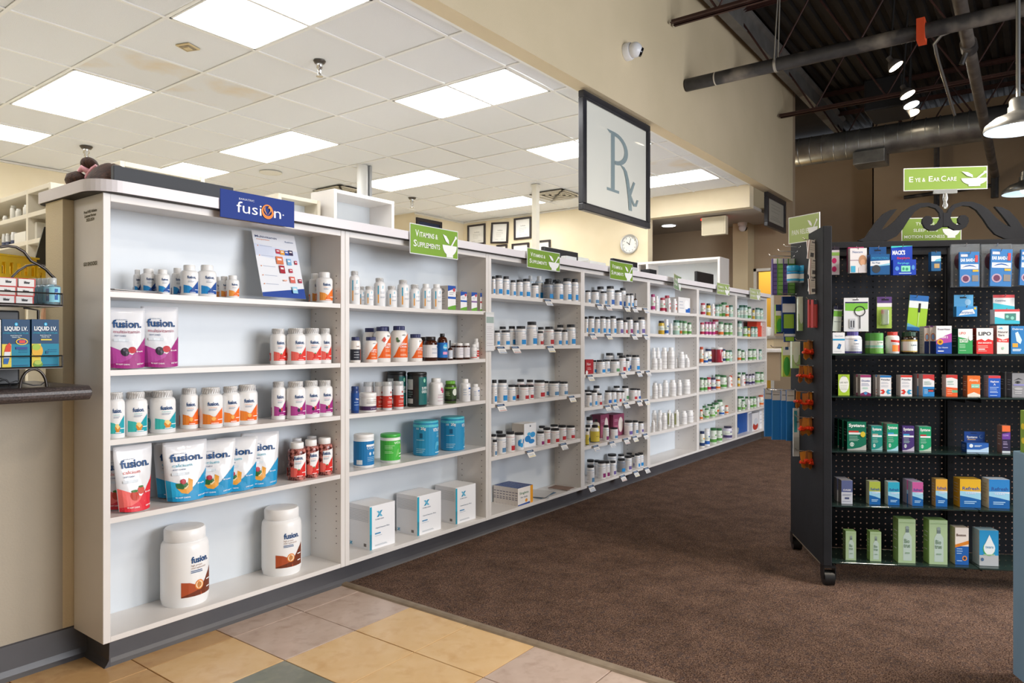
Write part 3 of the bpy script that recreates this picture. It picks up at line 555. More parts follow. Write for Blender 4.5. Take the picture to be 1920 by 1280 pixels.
for b in range(1, 8):
    x0 = UB[b]; w_ = UB[b + 1] - UB[b] - .001; xi0, xi1 = PT_, w_ - PT_
    t_ = empty('shelf_unit', 'white laminate shelving, ' + UL[b], 'shelving', (x0, 0, 0), group='white shelving bays in one row')
    obj('side_panel', G().bbox(0, 0, .10, PT_, YB + .012, ZT, .0012, seg=1), WHITE, t_)
    obj('side_panel', G().bbox(w_ - PT_, 0, .10, w_, YB + .012, ZT, .0012, seg=1), WHITE, t_)
    obj('back_panel', G().box(xi0, YB, .10, xi1, YB + .01, ZT), BACKP, t_)
    obj('top_rail', G().bbox(xi0, 0.001, 1.522, xi1, .02, ZT, .001, seg=1).box(xi0, .02, 1.535, xi1, YB, ZT), WHITE, t_)
    obj('bottom_shelf', G().bbox(xi0, .001, .10, xi1, YB, BOT, .001, seg=1), WHITE, t_)
    for z in SH[b]:
        g = G(); bm = bmesh.new(); N = 10; sg = SAG.get(b, 0); th_ = .018 if b < 3 else .022
        vs = []; fs = []
        for i in range(N + 1):
            xx = xi0 + (xi1 - xi0) * i / N; q = -sg * (1 - (2 * i / N - 1) ** 2)
            vs += [(xx, .003, z - th_ + q), (xx, .003, z + q), (xx, YB, z + q), (xx, YB, z - th_ + q)]
        for i in range(N):
            for k in range(4): l = (k + 1) % 4; fs.append((i * 4 + k, i * 4 + l, i * 4 + 4 + l, i * 4 + 4 + k))
        g.add(vs, fs); obj('shelf', g, WHITE, t_)
        bm.free()
    # shelf-pin holes on the inner faces
    hg = G()
    z = .2
    while z < 1.36:
        if min(abs(z - q) for q in SH[b]) > .02:
            for yy in (.03, .17):
                M = Matrix.Rotation(-PI / 2, 3, 'Y')
                hg.lathe([(.0026, 0), (.0026, .0006)], 8, M=M, at=(xi1 - .0001, yy, z))
        z += .032
    o = obj('pin_hole', hg, hole_m, t_); o['kind'] = 'stuff'
    kg = G(); kx0 = .045 if b == 1 else 0; kp = [(0, 0), (-.02, 0), (-.012, .01), (-.005, .022), (-.003, .1), (0, .1)]
    kg.prism(kp, lambda a, zz, d: (d, .07 + a, zz), kx0, w_ + .002)
    kg.box(kx0, .07, 0, w_ + .002, .12, .1)
    if b == 1: kg.prism(kp, lambda a, zz, d: (kx0 + a, d, zz), .05, .215); kg.box(kx0, .07, 0, kx0 + .02, .215, .1)
    fixn(obj('toe_kick', kg, KICK, t_))
# white top slab with rounded near corner
poly = []
cx_, cy_, rr_ = .985 + .09, -.03 + .09, .09
for k in range(10): a = PI + PI / 2 * k / 9; poly.append((cx_ + rr_ * math.cos(a), cy_ + rr_ * math.sin(a)))
poly += [(7.93, -.03), (7.93, .42)]
for k in range(5): a = PI / 2 + PI / 2 * k / 4; poly.append((.985 + .03 + .03 * math.cos(a), .39 + .03 * math.sin(a)))
t_ = empty('countertop', 'long white laminate top slab capping all the shelving bays', 'countertop', (0, 0, ZT + .002))
fixn(obj('slab', G().prism(poly, lambda x, y, d: (x, y, d), 0, .0385), noisy('white_top_laminate', 'e2dde0', 'e8e3e6', 3, .3), t_))
inner = [(x + (.004 if x < 1.2 else -.004 if x > 7 else 0), y + (.004 if y < 0.1 else -.004)) for x, y in poly]
fixn(obj('edge_seam', G().prism(inner, lambda x, y, d: (x, y, d), -.0018, .0), mat('2b2523', .6), t_))
# dark counter at the left
dp = []
z0, z1 = .888, .932; rz_ = .022
prof = [(-.0, z0)] + [(-.0 - .02 * math.sin(PI * k / 8) - .0, (z0 + z1) / 2 - .022 * math.cos(PI * k / 8)) for k in range(9)] + [(.43, z1), (.43, z0)]
g = G(); g.prism(prof[1:], lambda a, z, d: (d, a, z), -3.0, .985)
g.prism([((a - .26) * .97 + .26, (z - .91) * .7 + .91) for a, z in prof[1:]], lambda a, z, d: (d, a, z), .985, .991)
t_ = empty('dark_counter', 'dark speckled laminate checkout counter with rounded edge', 'counter', (0, 0, 0))
fixn(obj('worktop', g, DGRAN, t_))
# ================================================================ GOODS ON THE WHITE SHELVES
ROWY = {0: .035, 1: .05, 2: .105, 3: .155}
def shelf_items(bay, si, crop, items, z=None):
    """items: (crop x centre, crop width, crop y top, design, row)"""
    ox, oy, s = crop; zs = (SH[bay] + (BOT,))[si - 1] if z is None else z
    items = sorted(items, key=lambda q: q[0]); rr = random.Random(bay * 10 + si)
    cnt = {}
    tot = {}
    for q in items: tot[q[3]] = tot.get(q[3], 0) + 1
    placed = []
    for q in items:
        cx, w_, yt, key, row = q[:5]
        u = ox + cx / s; v = oy + yt / s
        y = .012 + ROWY[row]
        p, t = ony(u, 640, y); W = w_ / s * t / FP
        sp, _ = ony(u, 640, 0)
        gap = .03 if bay < 3 else .022 if zs < .9 else .008
        y = (W / 2 + (.006 if row == 0 else gap)) if row < 2 else min(W / 2 + (.075 if row == 2 else .12), YB - W / 2 - .002)
        p, t = ony(u, v, y); W = w_ / s * t / FP
        xl = UB[bay] + PT_ + .001 + W / 2; xr = UB[bay + 1] - PT_ - .002 - W / 2
        x = min(max(p.x, xl), xr)
        # keep clear of what already stands there
        for it in range(12):
            hit = [(a, b_, c) for a, b_, c in placed if math.hypot(a - x, b_ - y) < (W / 2 + c) * .985]
            if not hit: break
            a, b_, c = hit[0]; dd = math.hypot(x - a, y - b_) or 1e-4; push = ((W / 2 + c) - dd) * 1.02
            if row >= 2 and y < YB - W / 2 - .004: y = min(y + push + .002, YB - W / 2 - .002)
            else: x = min(max(x + (push if x >= a else -push), xl), xr)
            if it > 6: W *= .95
        placed.append((x, y, W / 2))
        zz = zs - SAG.get(bay, 0) * (1 - (2 * (x - UB[bay]) / (UB[bay + 1] - UB[bay]) - 1) ** 2) if zs > .2 else zs
        p2, t2 = ony(u, v, y); H = max(p2.z - zz, .5 * W)
        cnt[key] = cnt.get(key, 0) + 1
        shelfn = 'bottom' if (z is None and si == len(SH[bay]) + 1) else ORD[si - 1]
        pos = '' if tot[key] == 1 else ', %s from left' % ORD[cnt[key] - 1]
        lab = '%s%s, %s shelf, %s bay' % (DESC[key], pos, shelfn, ORD[bay - 1])
        cat = CATS.get(key, 'bottle')
        turn = {'n_': -.5, 'x_': -.3, 'f_': -.22, 'k_': -.4, 'j_': -.4, 'bl': -.4, 'tu': -.22, 'gu': -.3, 'w_': -.2, 'gr': -.3, 'g_': -.4, 'sy': -.3}.get(key[:2], -.1)
        place(key, (x, y, zz), rr.uniform(-.14, .14) + turn, W, H, lab, cat, '%s on the %s bay shelves' % (DESC[key].split(' with')[0] + 's', ORD[bay - 1]))
A1 = (120, 330, 3.2)
shelf_items(1, 1, A1, [(440, 44, 562, 'f_blue', 3), (507, 84, 557, 'f_blue', 2), (592, 78, 562, 'f_blue', 1), (680, 64, 552, 'f_blue', 3), (752, 100, 535, 'f_blue', 1), (858, 106, 535, 'f_blue', 1), (928, 60, 605, 'f_smallor', 3), (962, 60, 602, 'f_smallor', 2), (1012, 74, 597, 'f_smallor', 1), (1516, 66, 586, 'f_smallor', 3), (1583, 96, 580, 'f_smallor', 1)])
shelf_items(1, 2, A1, [(1285, 92, 915, 'f_red', 2), (1357, 114, 912, 'f_red', 1), (1420, 84, 915, 'f_red', 3), (1488, 108, 912, 'f_red', 1), (1577, 92, 914, 'f_red', 1)])
A3 = (180, 680, 4.)
shelf_items(1, 3, A3, [(150, 120, 222, 'f_teal', 1), (297, 160, 218, 'f_teal', 1), (400, 110, 210, 'f_teal', 3), (500, 178, 208, 'f_teal', 1), (700, 130, 188, 'f_orange', 2), (830, 168, 186, 'f_orange', 1), (975, 132, 178, 'f_orange', 1), (1105, 150, 165, 'f_orange', 1), (1165, 90, 168, 'f_orange', 3), (1370, 104, 140, 'f_magenta', 2), (1474, 142, 140, 'f_magenta', 1), (1600, 126, 133, 'f_magenta', 1), (1725, 120, 130, 'f_magenta', 1)])
shelf_items(1, 4, A3, [(1506, 132, 595, 'gummy', 1), (1506, 90, 565, 'gummy', 3), (1612, 112, 575, 'gummy', 1), (1620, 90, 548, 'gummy', 3), (1714, 118, 560, 'gummy', 1)])
shelf_items(1, 5, (180, 900, 4.), [(666, 336, 345, 'f_jar', 2), (1392, 288, 200, 'f_jar', 2)])
A2 = (640, 430, 4.74)
shelf_items(2, 1, A2, [(118, 94, 370, 'x_tall', 1), (178, 66, 508, 'x_short', 3), (245, 82, 505, 'x_short', 1), (340, 102, 432, 'x_tall', 1), (448, 92, 503, 'x_short', 1), (549, 106, 450, 'x_tall', 1), (652, 92, 490, 'x_short', 1), (752, 92, 485, 'x_plain', 1), (846, 96, 488, 'x_plain', 1)])
shelf_items(2, 2, A2, [(125, 90, 955, 'n_black', 1), (262, 118, 955, 'n_small', 1), (250, 120, 876, 'n_c', 3), (362, 152, 866, 'n_c', 1), (385, 110, 862, 'n_small', 3), (512, 156, 858, 'n_cal', 1), (658, 126, 930, 'n_small', 1), (735, 84, 955, 'amber', 3), (792, 120, 953, 'amber', 1), (897, 92, 925, 'syrup', 1), (967, 44, 985, 'dropper', 1), (1000, 60, 1010, 'am_s', 2), (1048, 70, 1010, 'am_s', 1), (1110, 66, 1010, 'am_s', 1), (1178, 56, 1020, 'w_s', 1), (1232, 66, 970, 'w_r', 1)])
A6 = (640, 680, 3.37)
shelf_items(2, 3, A6, [(86, 50, 148, 'blue_dark', 1), (168, 104, 188, 'cream', 1), (172, 66, 120, 'pump', 3), (238, 56, 120, 'pump', 2), (290, 60, 118, 'pump', 1), (360, 66, 115, 'pump', 1), (350, 120, 52, 'blk_jar', 3), (478, 124, 58, 'blk_jar', 1), (598, 92, 97, 'w_flower', 1), (689, 76, 113, 'green_b', 1), (782, 68, 102, 'w_blue', 1), (835, 50, 130, 'w_blue', 3), (866, 54, 132, 'w_blue', 1)])
shelf_items(2, 4, A6, [(142, 128, 448, 'tub_blue', 1), (310, 126, 445, 'tub_green', 1), (534, 158, 362, 'tub_vital', 1), (703, 150, 338, 'tub_vital', 1)])
A7 = (900, 460, 5.82)
shelf_items(3, 1, A7, [(148, 44, 338, 'k_b', 1), (205, 88, 328, 'k_b', 1), (285, 74, 338, 'k_b', 1), (360, 66, 380, 'k_b', 1), (432, 74, 376, 'j_b', 1), (506, 90, 366, 'k_b', 1), (550, 76, 330, 'w_clear', 3), (600, 80, 416, 'j_b', 0), (645, 90, 335, 'w_clear', 2), (746, 108, 398, 'k_grey', 0), (748, 90, 365, 'k_b', 3), (858, 104, 390, 'k_b', 0), (830, 80, 375, 'j_b', 3), (950, 100, 360, 'k_b', 1), (1036, 78, 367, 'k_b', 1)])
shelf_items(3, 2, A7, [(188, 66, 928, 'k_b', 1), (248, 80, 885, 'k_b', 3), (280, 98, 926, 'j_b', 1), (348, 80, 880, 'k_b', 2), (446, 116, 880, 'k_b', 1), (565, 116, 832, 'k_b', 1), (664, 74, 890, 'k_r', 3), (658, 70, 935, 'k_r', 0), (755, 106, 886, 'k_r', 1), (850, 88, 918, 'j_b', 1), (880, 80, 866, 'k_b', 3), (924, 68, 920, 'k_b', 1), (992, 104, 862, 'k_b', 1), (1048, 56, 925, 'k_p', 2)])
A8 = (900, 680, 4.414)
shelf_items(3, 3, A8, [(118, 46, 140, 'k_b', 1), (185, 84, 140, 'k_b', 1), (262, 66, 180, 'k_b', 1), (300, 50, 182, 'k_r', 2), (336, 66, 135, 'k_r', 3), (364, 82, 182, 'j_r', 0), (416, 60, 182, 'j_r', 1), (413, 64, 140, 'k_r', 3), (492, 90, 142, 'j_r', 1), (545, 50, 150, 'j_s', 2), (610, 84, 152, 'j_s', 1), (640, 60, 150, 'j_s', 3), (690, 76, 155, 'j_s', 1)])
shelf_items(3, 4, A8, [(122, 38, 636, 'j_s', 0), (112, 50, 590, 'k_s', 3), (160, 66, 562, 'k_s', 3), (175, 80, 590, 'j_s', 1), (250, 78, 566, 'k_r', 1), (322, 84, 576, 'k_splash', 1), (500, 66, 566, 'k_p', 1), (512, 60, 520, 'k_b', 3), (552, 62, 535, 'j_r', 1), (614, 66, 510, 'j_r', 3), (620, 74, 542, 'j_r', 0), (680, 68, 515, 'j_r', 1), (750, 72, 518, 'j_r', 1)])
A9 = (1080, 480, 5.82)
shelf_items(4, 1, A9, [(130, 62, 375, 'j_s', 1), (208, 88, 373, 'j_s', 1), (268, 76, 333, 'j_s', 3), (300, 78, 385, 'k_s', 1), (374, 92, 328, 'k_d', 1), (460, 80, 373, 'j_d', 1), (510, 70, 348, 'k_d', 2), (565, 48, 410, 'k_b', 1), (606, 46, 408, 'k_b', 1), (648, 34, 405, 'dropper', 1)])
shelf_items(4, 2, A9, [(112, 40, 660, 'k_b', 1), (165, 72, 655, 'k_b', 1), (232, 62, 662, 'k_b', 1), (292, 72, 655, 'k_b', 1), (345, 60, 662, 'k_b', 1), (404, 74, 653, 'k_b', 1), (455, 56, 680, 'j_s', 3), (480, 74, 676, 'k_v', 1), (538, 52, 700, 'k_r', 1), (590, 64, 668, 'k_p', 1), (655, 60, 705, 'k_s', 1), (650, 64, 672, 'j_s', 3), (735, 80, 668, 'k_v', 1)])
shelf_items(4, 3, A9, [(200, 46, 1135, 'j_b', 2), (255, 98, 1133, 'j_b', 1), (335, 80, 1128, 'j_s', 2), (422, 102, 1128, 'j_g', 1), (365, 92, 1056, 'k_s', 3), (480, 78, 1056, 'k_s', 3), (503, 84, 1085, 'k_r', 1), (560, 50, 1125, 'k_b', 1), (575, 70, 1076, 'k_d', 3), (650, 90, 1078, 'k_b', 1), (722, 46, 1100, 'w_clear', 2)])
A10 = (1080, 680, 5.33)
shelf_items(4, 4, A10, [(128, 62, 305, 'j_s', 1), (112, 60, 270, 'k_b', 3), (180, 66, 275, 'k_b', 1), (205, 70, 228, 'k_s', 3), (237, 78, 262, 'k_s', 2), (228, 60, 305, 'k_r', 0), (320, 74, 275, 'k_d', 1), (375, 60, 275, 'k_b', 1), (425, 60, 278, 'k_r', 1), (406, 64, 230, 'j_s', 3), (466, 40, 280, 'k_s', 1), (492, 74, 232, 'k_g', 2), (575, 76, 255, 'j_r', 1), (620, 52, 258, 'k_d', 1)])
shelf_items(4, 5, A10, [(112, 36, 660, 'k_yellow', 0), (135, 66, 540, 'j_s', 3), (118, 50, 620, 'j_s', 2), (180, 92, 622, 'k_yellow', 1), (215, 100, 560, 'k_yellow', 3), (300, 60, 622, 'k_p', 1), (380, 78, 645, 'j_s', 1), (525, 82, 575, 'j_v', 1), (592, 62, 575, 'k_s', 1), (655, 58, 585, 'k_v', 1)])
shelf_items(4, 6, A10, [(145, 78, 1020, 'k_s', 0), (145, 74, 965, 'j_s', 3), (210, 60, 970, 'j_s', 3), (255, 84, 978, 'j_p', 1), (308, 60, 980, 'k_p', 1), (368, 66, 978, 'k_v', 1), (360, 90, 908, 'j_s', 3), (452, 82, 955, 'k_grey', 1), (450, 64, 912, 'j_s', 3), (522, 70, 928, 'j_v', 1), (565, 60, 922, 'j_v', 2), (612, 58, 905, 'k_b', 1), (590, 56, 882, 'j_s', 3), (668, 62, 890, 'k_b', 1)])
B5 = (1200, 500, 6.4); B5b = (1200, 680, 6.4)
shelf_items(5, 1, B5, [(155, 52, 330, 'g_pink', 1), (200, 50, 350, 'w_white', 1), (270, 62, 372, 'g_red', 1), (325, 60, 345, 'g_red', 2), (345, 48, 375, 'w_redpatch', 1), (412, 62, 385, 'w_redpatch', 1)])
shelf_items(5, 2, B5, [(256, 72, 648, 'g_yel', 1), (316, 52, 630, 'g_blu', 1), (370, 42, 680, 'w_white', 1), (435, 80, 640, 'g_c', 1), (492, 56, 645, 'g_d', 2), (535, 58, 650, 'g_b', 1), (592, 50, 668, 'g_a', 1)])
shelf_items(5, 3, B5, [(165, 52, 972, 'w_white', 3), (215, 48, 970, 'w_white', 3), (170, 80, 1098, 'w_jar', 1), (235, 56, 1100, 'w_jar', 1), (292, 78, 970, 'w_white', 2), (365, 84, 968, 'w_white', 1), (435, 44, 1085, 'w_white', 2), (490, 78, 1020, 'w_white', 1), (568, 56, 1095, 'w_white', 1), (610, 56, 1050, 'w_white', 2)])
shelf_items(5, 4, B5b, [(180, 68, 240, 'w_white', 1), (235, 56, 250, 'w_white', 2), (305, 70, 208, 'w_white', 2), (392, 84, 205, 'w_white', 1), (470, 64, 205, 'w_white', 1), (555, 96, 198, 'w_jar', 1)])
shelf_items(5, 5, B5b, [(170, 62, 570, 'w_white', 3), (158, 46, 690, 'w_white', 0), (240, 60, 568, 'w_white', 3), (235, 52, 680, 'w_white', 0), (290, 66, 600, 'w_white', 1), (350, 48, 565, 'w_olive', 2), (385, 44, 605, 'w_white', 1), (438, 60, 565, 'w_olive', 1), (525, 78, 575, 'w_white', 1), (612, 84, 565, 'w_jar', 1)])
shelf_items(6, 1, B5, [(755, 56, 435, 'g_red', 1), (820, 52, 440, 'g_yel', 1), (875, 48, 448, 'w_redpatch', 1), (925, 50, 455, 'g_c', 1), (965, 48, 450, 'g_b', 2), (1012, 72, 428, 'g_a', 2), (1045, 44, 465, 'g_or', 0), (1090, 50, 460, 'g_c', 1)])
shelf_items(6, 2, B5, [(745, 52, 668, 'g_red', 1), (795, 46, 660, 'g_pink', 1), (835, 46, 662, 'g_pink', 1), (880, 44, 660, 'g_pink', 1), (905, 78, 625, 'g_red', 3), (970, 62, 660, 'g_d', 1), (1035, 56, 672, 'g_a', 1), (1085, 48, 675, 'g_b', 1)])
shelf_items(6, 3, B5, [(738, 46, 960, 'g_or', 1), (785, 58, 1025, 'g_blu', 0), (820, 76, 985, 'g_nav', 2), (900, 90, 965, 'red_tub', 2), (950, 84, 968, 'red_tub', 1), (1000, 50, 985, 'g_nav', 1), (1045, 52, 1000, 'g_a', 1), (1080, 50, 1000, 'g_c', 1)])
shelf_items(6, 4, B5b, [(740, 50, 175, 'g_a', 1), (785, 46, 180, 'g_a', 1), (825, 50, 172, 'g_red', 1), (878, 60, 178, 'g_vio', 1), (935, 56, 200, 'g_or', 1), (930, 64, 140, 'g_d', 3), (1000, 78, 148, 'g_a', 1), (1060, 44, 135, 'g_b', 3), (1075, 44, 165, 'w_redpatch', 1), (1110, 48, 150, 'g_or', 1)])
shelf_items(6, 5, B5b, [(735, 36, 560, 'g_or', 1), (770, 44, 515, 'g_a', 2), (800, 54, 545, 'g_b', 1), (840, 74, 495, 'g_a', 3), (870, 60, 530, 'g_b', 1), (905, 38, 480, 'g_a', 2), (980, 60, 515, 'g_blu', 1), (1000, 66, 435, 'g_d', 3), (1040, 40, 510, 'g_or', 1), (1095, 74, 440, 'g_d', 2)])
shelf_items(6, 6, B5b, [(745, 60, 820, 'g_nav', 1), (805, 62, 790, 'g_blu', 1), (880, 78, 780, 'g_a', 1), (950, 70, 785, 'g_a', 1), (1065, 100, 755, 'g_vio', 1)])
shelf_items(7, 1, B5, [(1180, 34, 500, 'g_c', 1), (1222, 76, 460, 'g_c', 2), (1265, 50, 462, 'g_c', 1), (1310, 46, 480, 'g_a', 1), (1362, 30, 500, 'g_yel', 1), (1410, 56, 492, 'g_c', 1), (1455, 44, 500, 'g_c', 1)])
shelf_items(7, 2, B5, [(1195, 56, 650, 'g_c', 1), (1262, 50, 718, 'g_b', 1), (1305, 30, 715, 'g_yel', 1), (1350, 44, 718, 'g_c', 1), (1390, 42, 720, 'g_c', 1)])
shelf_items(7, 3, B5, [(1190, 44, 985, 'g_d', 1), (1235, 44, 1000, 'g_a', 1), (1275, 30, 1005, 'w_white', 1), (1320, 50, 985, 'g_a', 1), (1370, 50, 985, 'g_b', 1), (1410, 24, 985, 'w_white', 1), (1442, 38, 990, 'g_c', 1)])
shelf_items(7, 4, B5b, [(1185, 32, 165, 'g_yel', 1), (1190, 40, 115, 'g_a', 3), (1232, 60, 150, 'w_redpatch', 1), (1245, 50, 115, 'g_a', 3), (1280, 36, 135, 'g_vio', 2), (1320, 38, 135, 'g_vio', 1), (1358, 36, 130, 'g_vio', 1), (1410, 60, 108, 'g_b', 1), (1462, 40, 110, 'g_a', 1)])
shelf_items(7, 5, B5b, [(1190, 40, 400, 'g_a', 1), (1225, 44, 402, 'g_a', 3), (1240, 40, 440, 'g_b', 1), (1280, 40, 405, 'g_a', 2), (1300, 40, 440, 'w_white', 0), (1335, 44, 405, 'g_a', 1), (1375, 40, 403, 'g_b', 1), (1415, 34, 415, 'w_white', 1), (1462, 60, 385, 'g_or', 1)])
# ---- cartons on the white shelves
def cart(key, bay, si, u0, u1, vtop, yf, D, label, cat='box', group=None, rz=0, z=None):
    zs = (SH[bay] + (BOT,))[si - 1] if z is None else z
    a, _ = ony(u0, vtop, yf); b, _ = ony(u1, vtop, yf); W = b.x - a.x
    H = ony((u0 + u1) / 2, vtop, yf)[0].z - zs
    return place(key, ((a.x + b.x) / 2, yf + D / 2, zs), rz, W, H, label, cat, group, D=D)
for i, (u0, u1, vt, band, nm) in enumerate(((839.8, 854.5, 535.5, '2a5fb8', 'blue'), (863.6, 875.5, 546.8, '2a5fb8', 'dark blue'), (884, 894.5, 548, '8a6aa0', 'mauve'), (900.5, 912, 549.5, 'b8323c', 'red'))):
    boxd('hb%d' % i, .045, .05, .095 if i == 0 else .07, 'f2f0f2', [('p', [(0, 1), (1, 1), (1, .88), (.55, .84), (0, .76)], '2452a8'), ('e', .78, .83, .16, .08, 'c8505a'), ('r', 0, .45, 1, .54, band), ('p', [(0, 0), (1, 0), (1, .2), (.5, .16), (0, .1)], '6aa838')] + lines(.15, .85, (.7, .63), .02, '9aa0a8'), 'd9d2cc', [('e', .35, .78, .22, .1, '6a6a6e'), ('e', .35, .78, .15, .07, 'd9d2cc')] + lines(.1, .8, (.55, .45, .35, .2), .02, 'a8a09a'))
    cart('hb%d' % i, 2, 1, u0, u1, vt, .03, .055, 'small white carton with %s band and green foot' % nm + (', tallest of four' if i == 0 else ', among four'), group='white cartons at the right of the second bay')
XB = [('r', 0, 0, .08, .98, '28a7c4'), ('r', 0, 0, .08, .35, '2a8fa8'), ('p', [(.27, .72), (.35, .72), (.50, .86), (.42, .86)], '3a9ac4'), ('p', [(.42, .72), (.5, .72), (.35, .86), (.27, .86)], '6cb8d8'), ('t', 'XYMOGEN', .38, .655, .03, '8a96a8', .34), ('t', 'OptiCleanse Plus', .50, .46, .028, '6a7a90', .55), ('r', .2, .33, .42, .36, '4a90c0')] + lines(.2, .5, (.29,), .008, 'a8b4c0') + lines(.2, .75, (.08, .06), .012, 'c0c6cc')
XS = [('r', .72, .06, .84, .13, '7a7472')] + [('r', .05, .88 - i * .035, .95, .89 - i * .035, 'c4c6c8') for i in range(8)] + [('p', [(.05, .05), (.1, .05), (.2, .12), (.15, .12)], '3a9ac4'), ('p', [(.15, .05), (.2, .05), (.1, .12), (.05, .12)], '6cb8d8')]
boxd('xbox', .2, .16, .2, 'f4f5f8', XB, 'ececee', XS, 'f0f0f1')
for i, (us, u0, u1, vb, vt, w_) in enumerate(((660, 694, 741, 1032, 950, 'nearest'), (748, 783, 827.5, 1005, 931, 'middle'), (826, 855, 892.5, 983, 915, 'farthest'))):
    p0, t0 = onz(u0, vb, BOT); yf = max(p0.y, .012); p1, t1 = ony(u1, vb, yf); pt, _ = ony(u0, vt, yf)
    W = p1.x - ony(u0, vb, yf)[0].x; H = pt.z - BOT
    place('xbox', ((p1.x + ony(u0, vb, yf)[0].x) / 2, yf + .075, BOT), 0, W, H, 'white cube carton with turquoise stripe on the second bay floor, ' + w_, 'box', 'white cube cartons on the bottom of the second bay', D=.145)
boxd('splash', .07, .06, .12, 'eceef2', [('e', .3, .35, .25, .14, '2a84c8'), ('e', .7, .5, .22, .12, '3b9ddc'), ('e', .6, .22, .25, .1, '2a84c8'), ('e', .4, .55, .15, .07, '56b4e4'), ('r', .45, .85, .55, .92, '6a7480')], 'd9d0c6', [], 'f2f0ee')
cart('splash', 3, 4, 900 + 365 / 4.414, 900 + 465 / 4.414, 680 + 500 / 4.414, .06, .09, 'pale carton with blue splash print, fourth shelf of third bay')
boxd('singul', .12, .03, .09, 'eee9e4', [('r', .82, 0, 1, 1, 'eba22c'), ('p', [(0, 0), (.8, 0), (.8, .1), (0, .06)], '2b4f98'), ('t', 'Singlets', .4, .62, .14, '3f7a58', .6), ('t', 'for kids', .4, .4, .1, '4a5a78', .45), ('e', .55, .22, .08, .1, 'e89a30')], 'e8e0da', lines(.1, .9, (.7, .55, .4, .3), .05, '8a8490'), '2c4a86')
xa, xb = ony(971, 900, .015)[0].x, ony(999, 900, .015)[0].x; hs = ony(985, 912, .015)[0].z - BOT
for i in range(8):
    place('singul', ((xa + xb) / 2, .025 + i * .0225, BOT), 0, xb - xa, hs, 'blue-topped white and orange carton, %s from the front of its stood row' % ORD[i], 'box', 'blue-topped cartons in a row in the third bay', D=.0215)
def paper_stack(loc, cols, w_, d_, rz, label, n=3):
    t_ = empty('leaflet_stack', label, 'leaflets', loc, rz)
    rr = random.Random(len(label))
    for i in range(n):
        a = rr.uniform(-.25, .25); M = Matrix.Rotation(a, 3, 'Z')
        obj('leaflet', G().box(-w_ / 2, -d_ / 2, i * .0022, w_ / 2, d_ / 2, i * .0022 + .002, rot=M), mat(cols[i % len(cols)], .35), t_)
paper_stack((3.62, .10, BOT), ['d8dadd', '5a7a98', '3a4858', 'c8c4c0'], .2, .15, .3, 'loose blue and grey magazines lying on third bay floor', 4)
paper_stack((3.86, .085, BOT), ['c4c0bd', 'd8d4d2', '8a6a5a'], .1, .14, .1, 'fanned pale magazines at the right of third bay floor', 3)
paper_stack((ony(235, 545, .09)[0].x, .09, SH[1][0]), ['b5482c', 'e4ddd6', '35302e', 'd9d4d0', '4a4f58'], .19, .13, .12, 'fanned leaflets lying on the first shelf, red one underneath', 5)
# red carton, plum cartons, others
boxd('red_c', .1, .06, .09, 'a82c34', [('t', 'New', .4, .6, .2, 'e8c8c8', .5), ('e', .15, .1, .15, .15, 'e0e0e0')] + lines(.2, .8, (.4, .3), .04, 'd8a0a0'), '8e242c')
cart('red_c', 4, 3, 1080 + 105 / 5.82, 1080 + 190 / 5.82, 480 + 1128 / 5.82, .03, .05, 'red carton at the left of the third shelf, fourth bay', z=.852)
boxd('plum', .14, .1, .14, '8e4462', [('e', .68, .5, .22, .36, 'd9ccc8'), ('e', .68, .5, .18, .3, 'e6dcd6'), ('r', .1, .15, .42, .5, 'b0667e')] + lines(.1, .45, (.75, .68), .03, 'b88498'), '7a3854')
cart('plum', 4, 5, 1080 + 245 / 5.33, 1080 + 330 / 5.33, 680 + 515 / 5.33, .12, .07, 'plum carton behind, left of two, fifth shelf of fourth bay')
cart('plum', 4, 5, 1080 + 372 / 5.33, 1080 + 480 / 5.33, 680 + 512 / 5.33, .09, .1, 'plum carton with pale oval, right of two, fourth bay')
boxd('wht', .1, .08, .12, 'eeeff1', lines(.15, .85, (.8, .6, .4), .02, 'a8b0bc') + [('r', .0, .9, 1, 1, '5a6a8a')], 'e2e0de')
cart('wht', 4, 4, 1080 + 650 / 5.33, 1080 + 712 / 5.33, 680 + 235 / 5.33, .06, .07, 'white carton with blue-grey top edge, fourth shelf of fourth bay')
boxd('dm', .12, .09, .1, 'e6e4e4', [('r', .62, .05, 1, .35, '2460b4'), ('e', .7, .55, .2, .3, 'f2f2f2')] + lines(.1, .5, (.7, .5, .3), .03, '9aa4b8'), 'dcd6d2')
cart('dm', 5, 1, 1200 + 460 / 6.4, 1200 + 600 / 6.4, 500 + 370 / 6.4, .05, .1, 'pale carton with blue corner at right of the fifth bay')
boxd('redc2', .12, .1, .17, 'd8452c', [('r', .55, .7, .95, .92, 'f0e8e4'), ('r', .6, .1, .9, .55, 'e8705a')], 'c03c26')
cart('redc2', 7, 2, 1200 + 1400 / 6.4, 1200 + 1488 / 6.4, 500 + 652 / 6.4, .05, .1, 'bright red carton at the right end of the second shelf')
boxd('blu7', .2, .14, .22, '1c4f98', [], '1c4f98'); boxd('wht7', .1, .1, .22, 'e8e8ec', lines(.2, .8, (.8, .5, .3), .03, '8a94a8'), 'd8d8dc'); boxd('apple', .16, .1, .2, 'dcdcdf', [('e', .5, .25, .4, .22, 'b0392c'), ('e', .55, .5, .3, .2, 'c8ccd4')], 'cfcfd2')
cart('blu7', 7, 6, 1200 + 1172 / 6.4, 1200 + 1290 / 6.4, 680 + 600 / 6.4, .09, .1, 'flat blue folder carton on the last bay floor')
cart('wht7', 7, 6, 1200 + 1296 / 6.4, 1200 + 1340 / 6.4, 680 + 590 / 6.4, .08, .1, 'narrow white carton beside the blue folder carton')
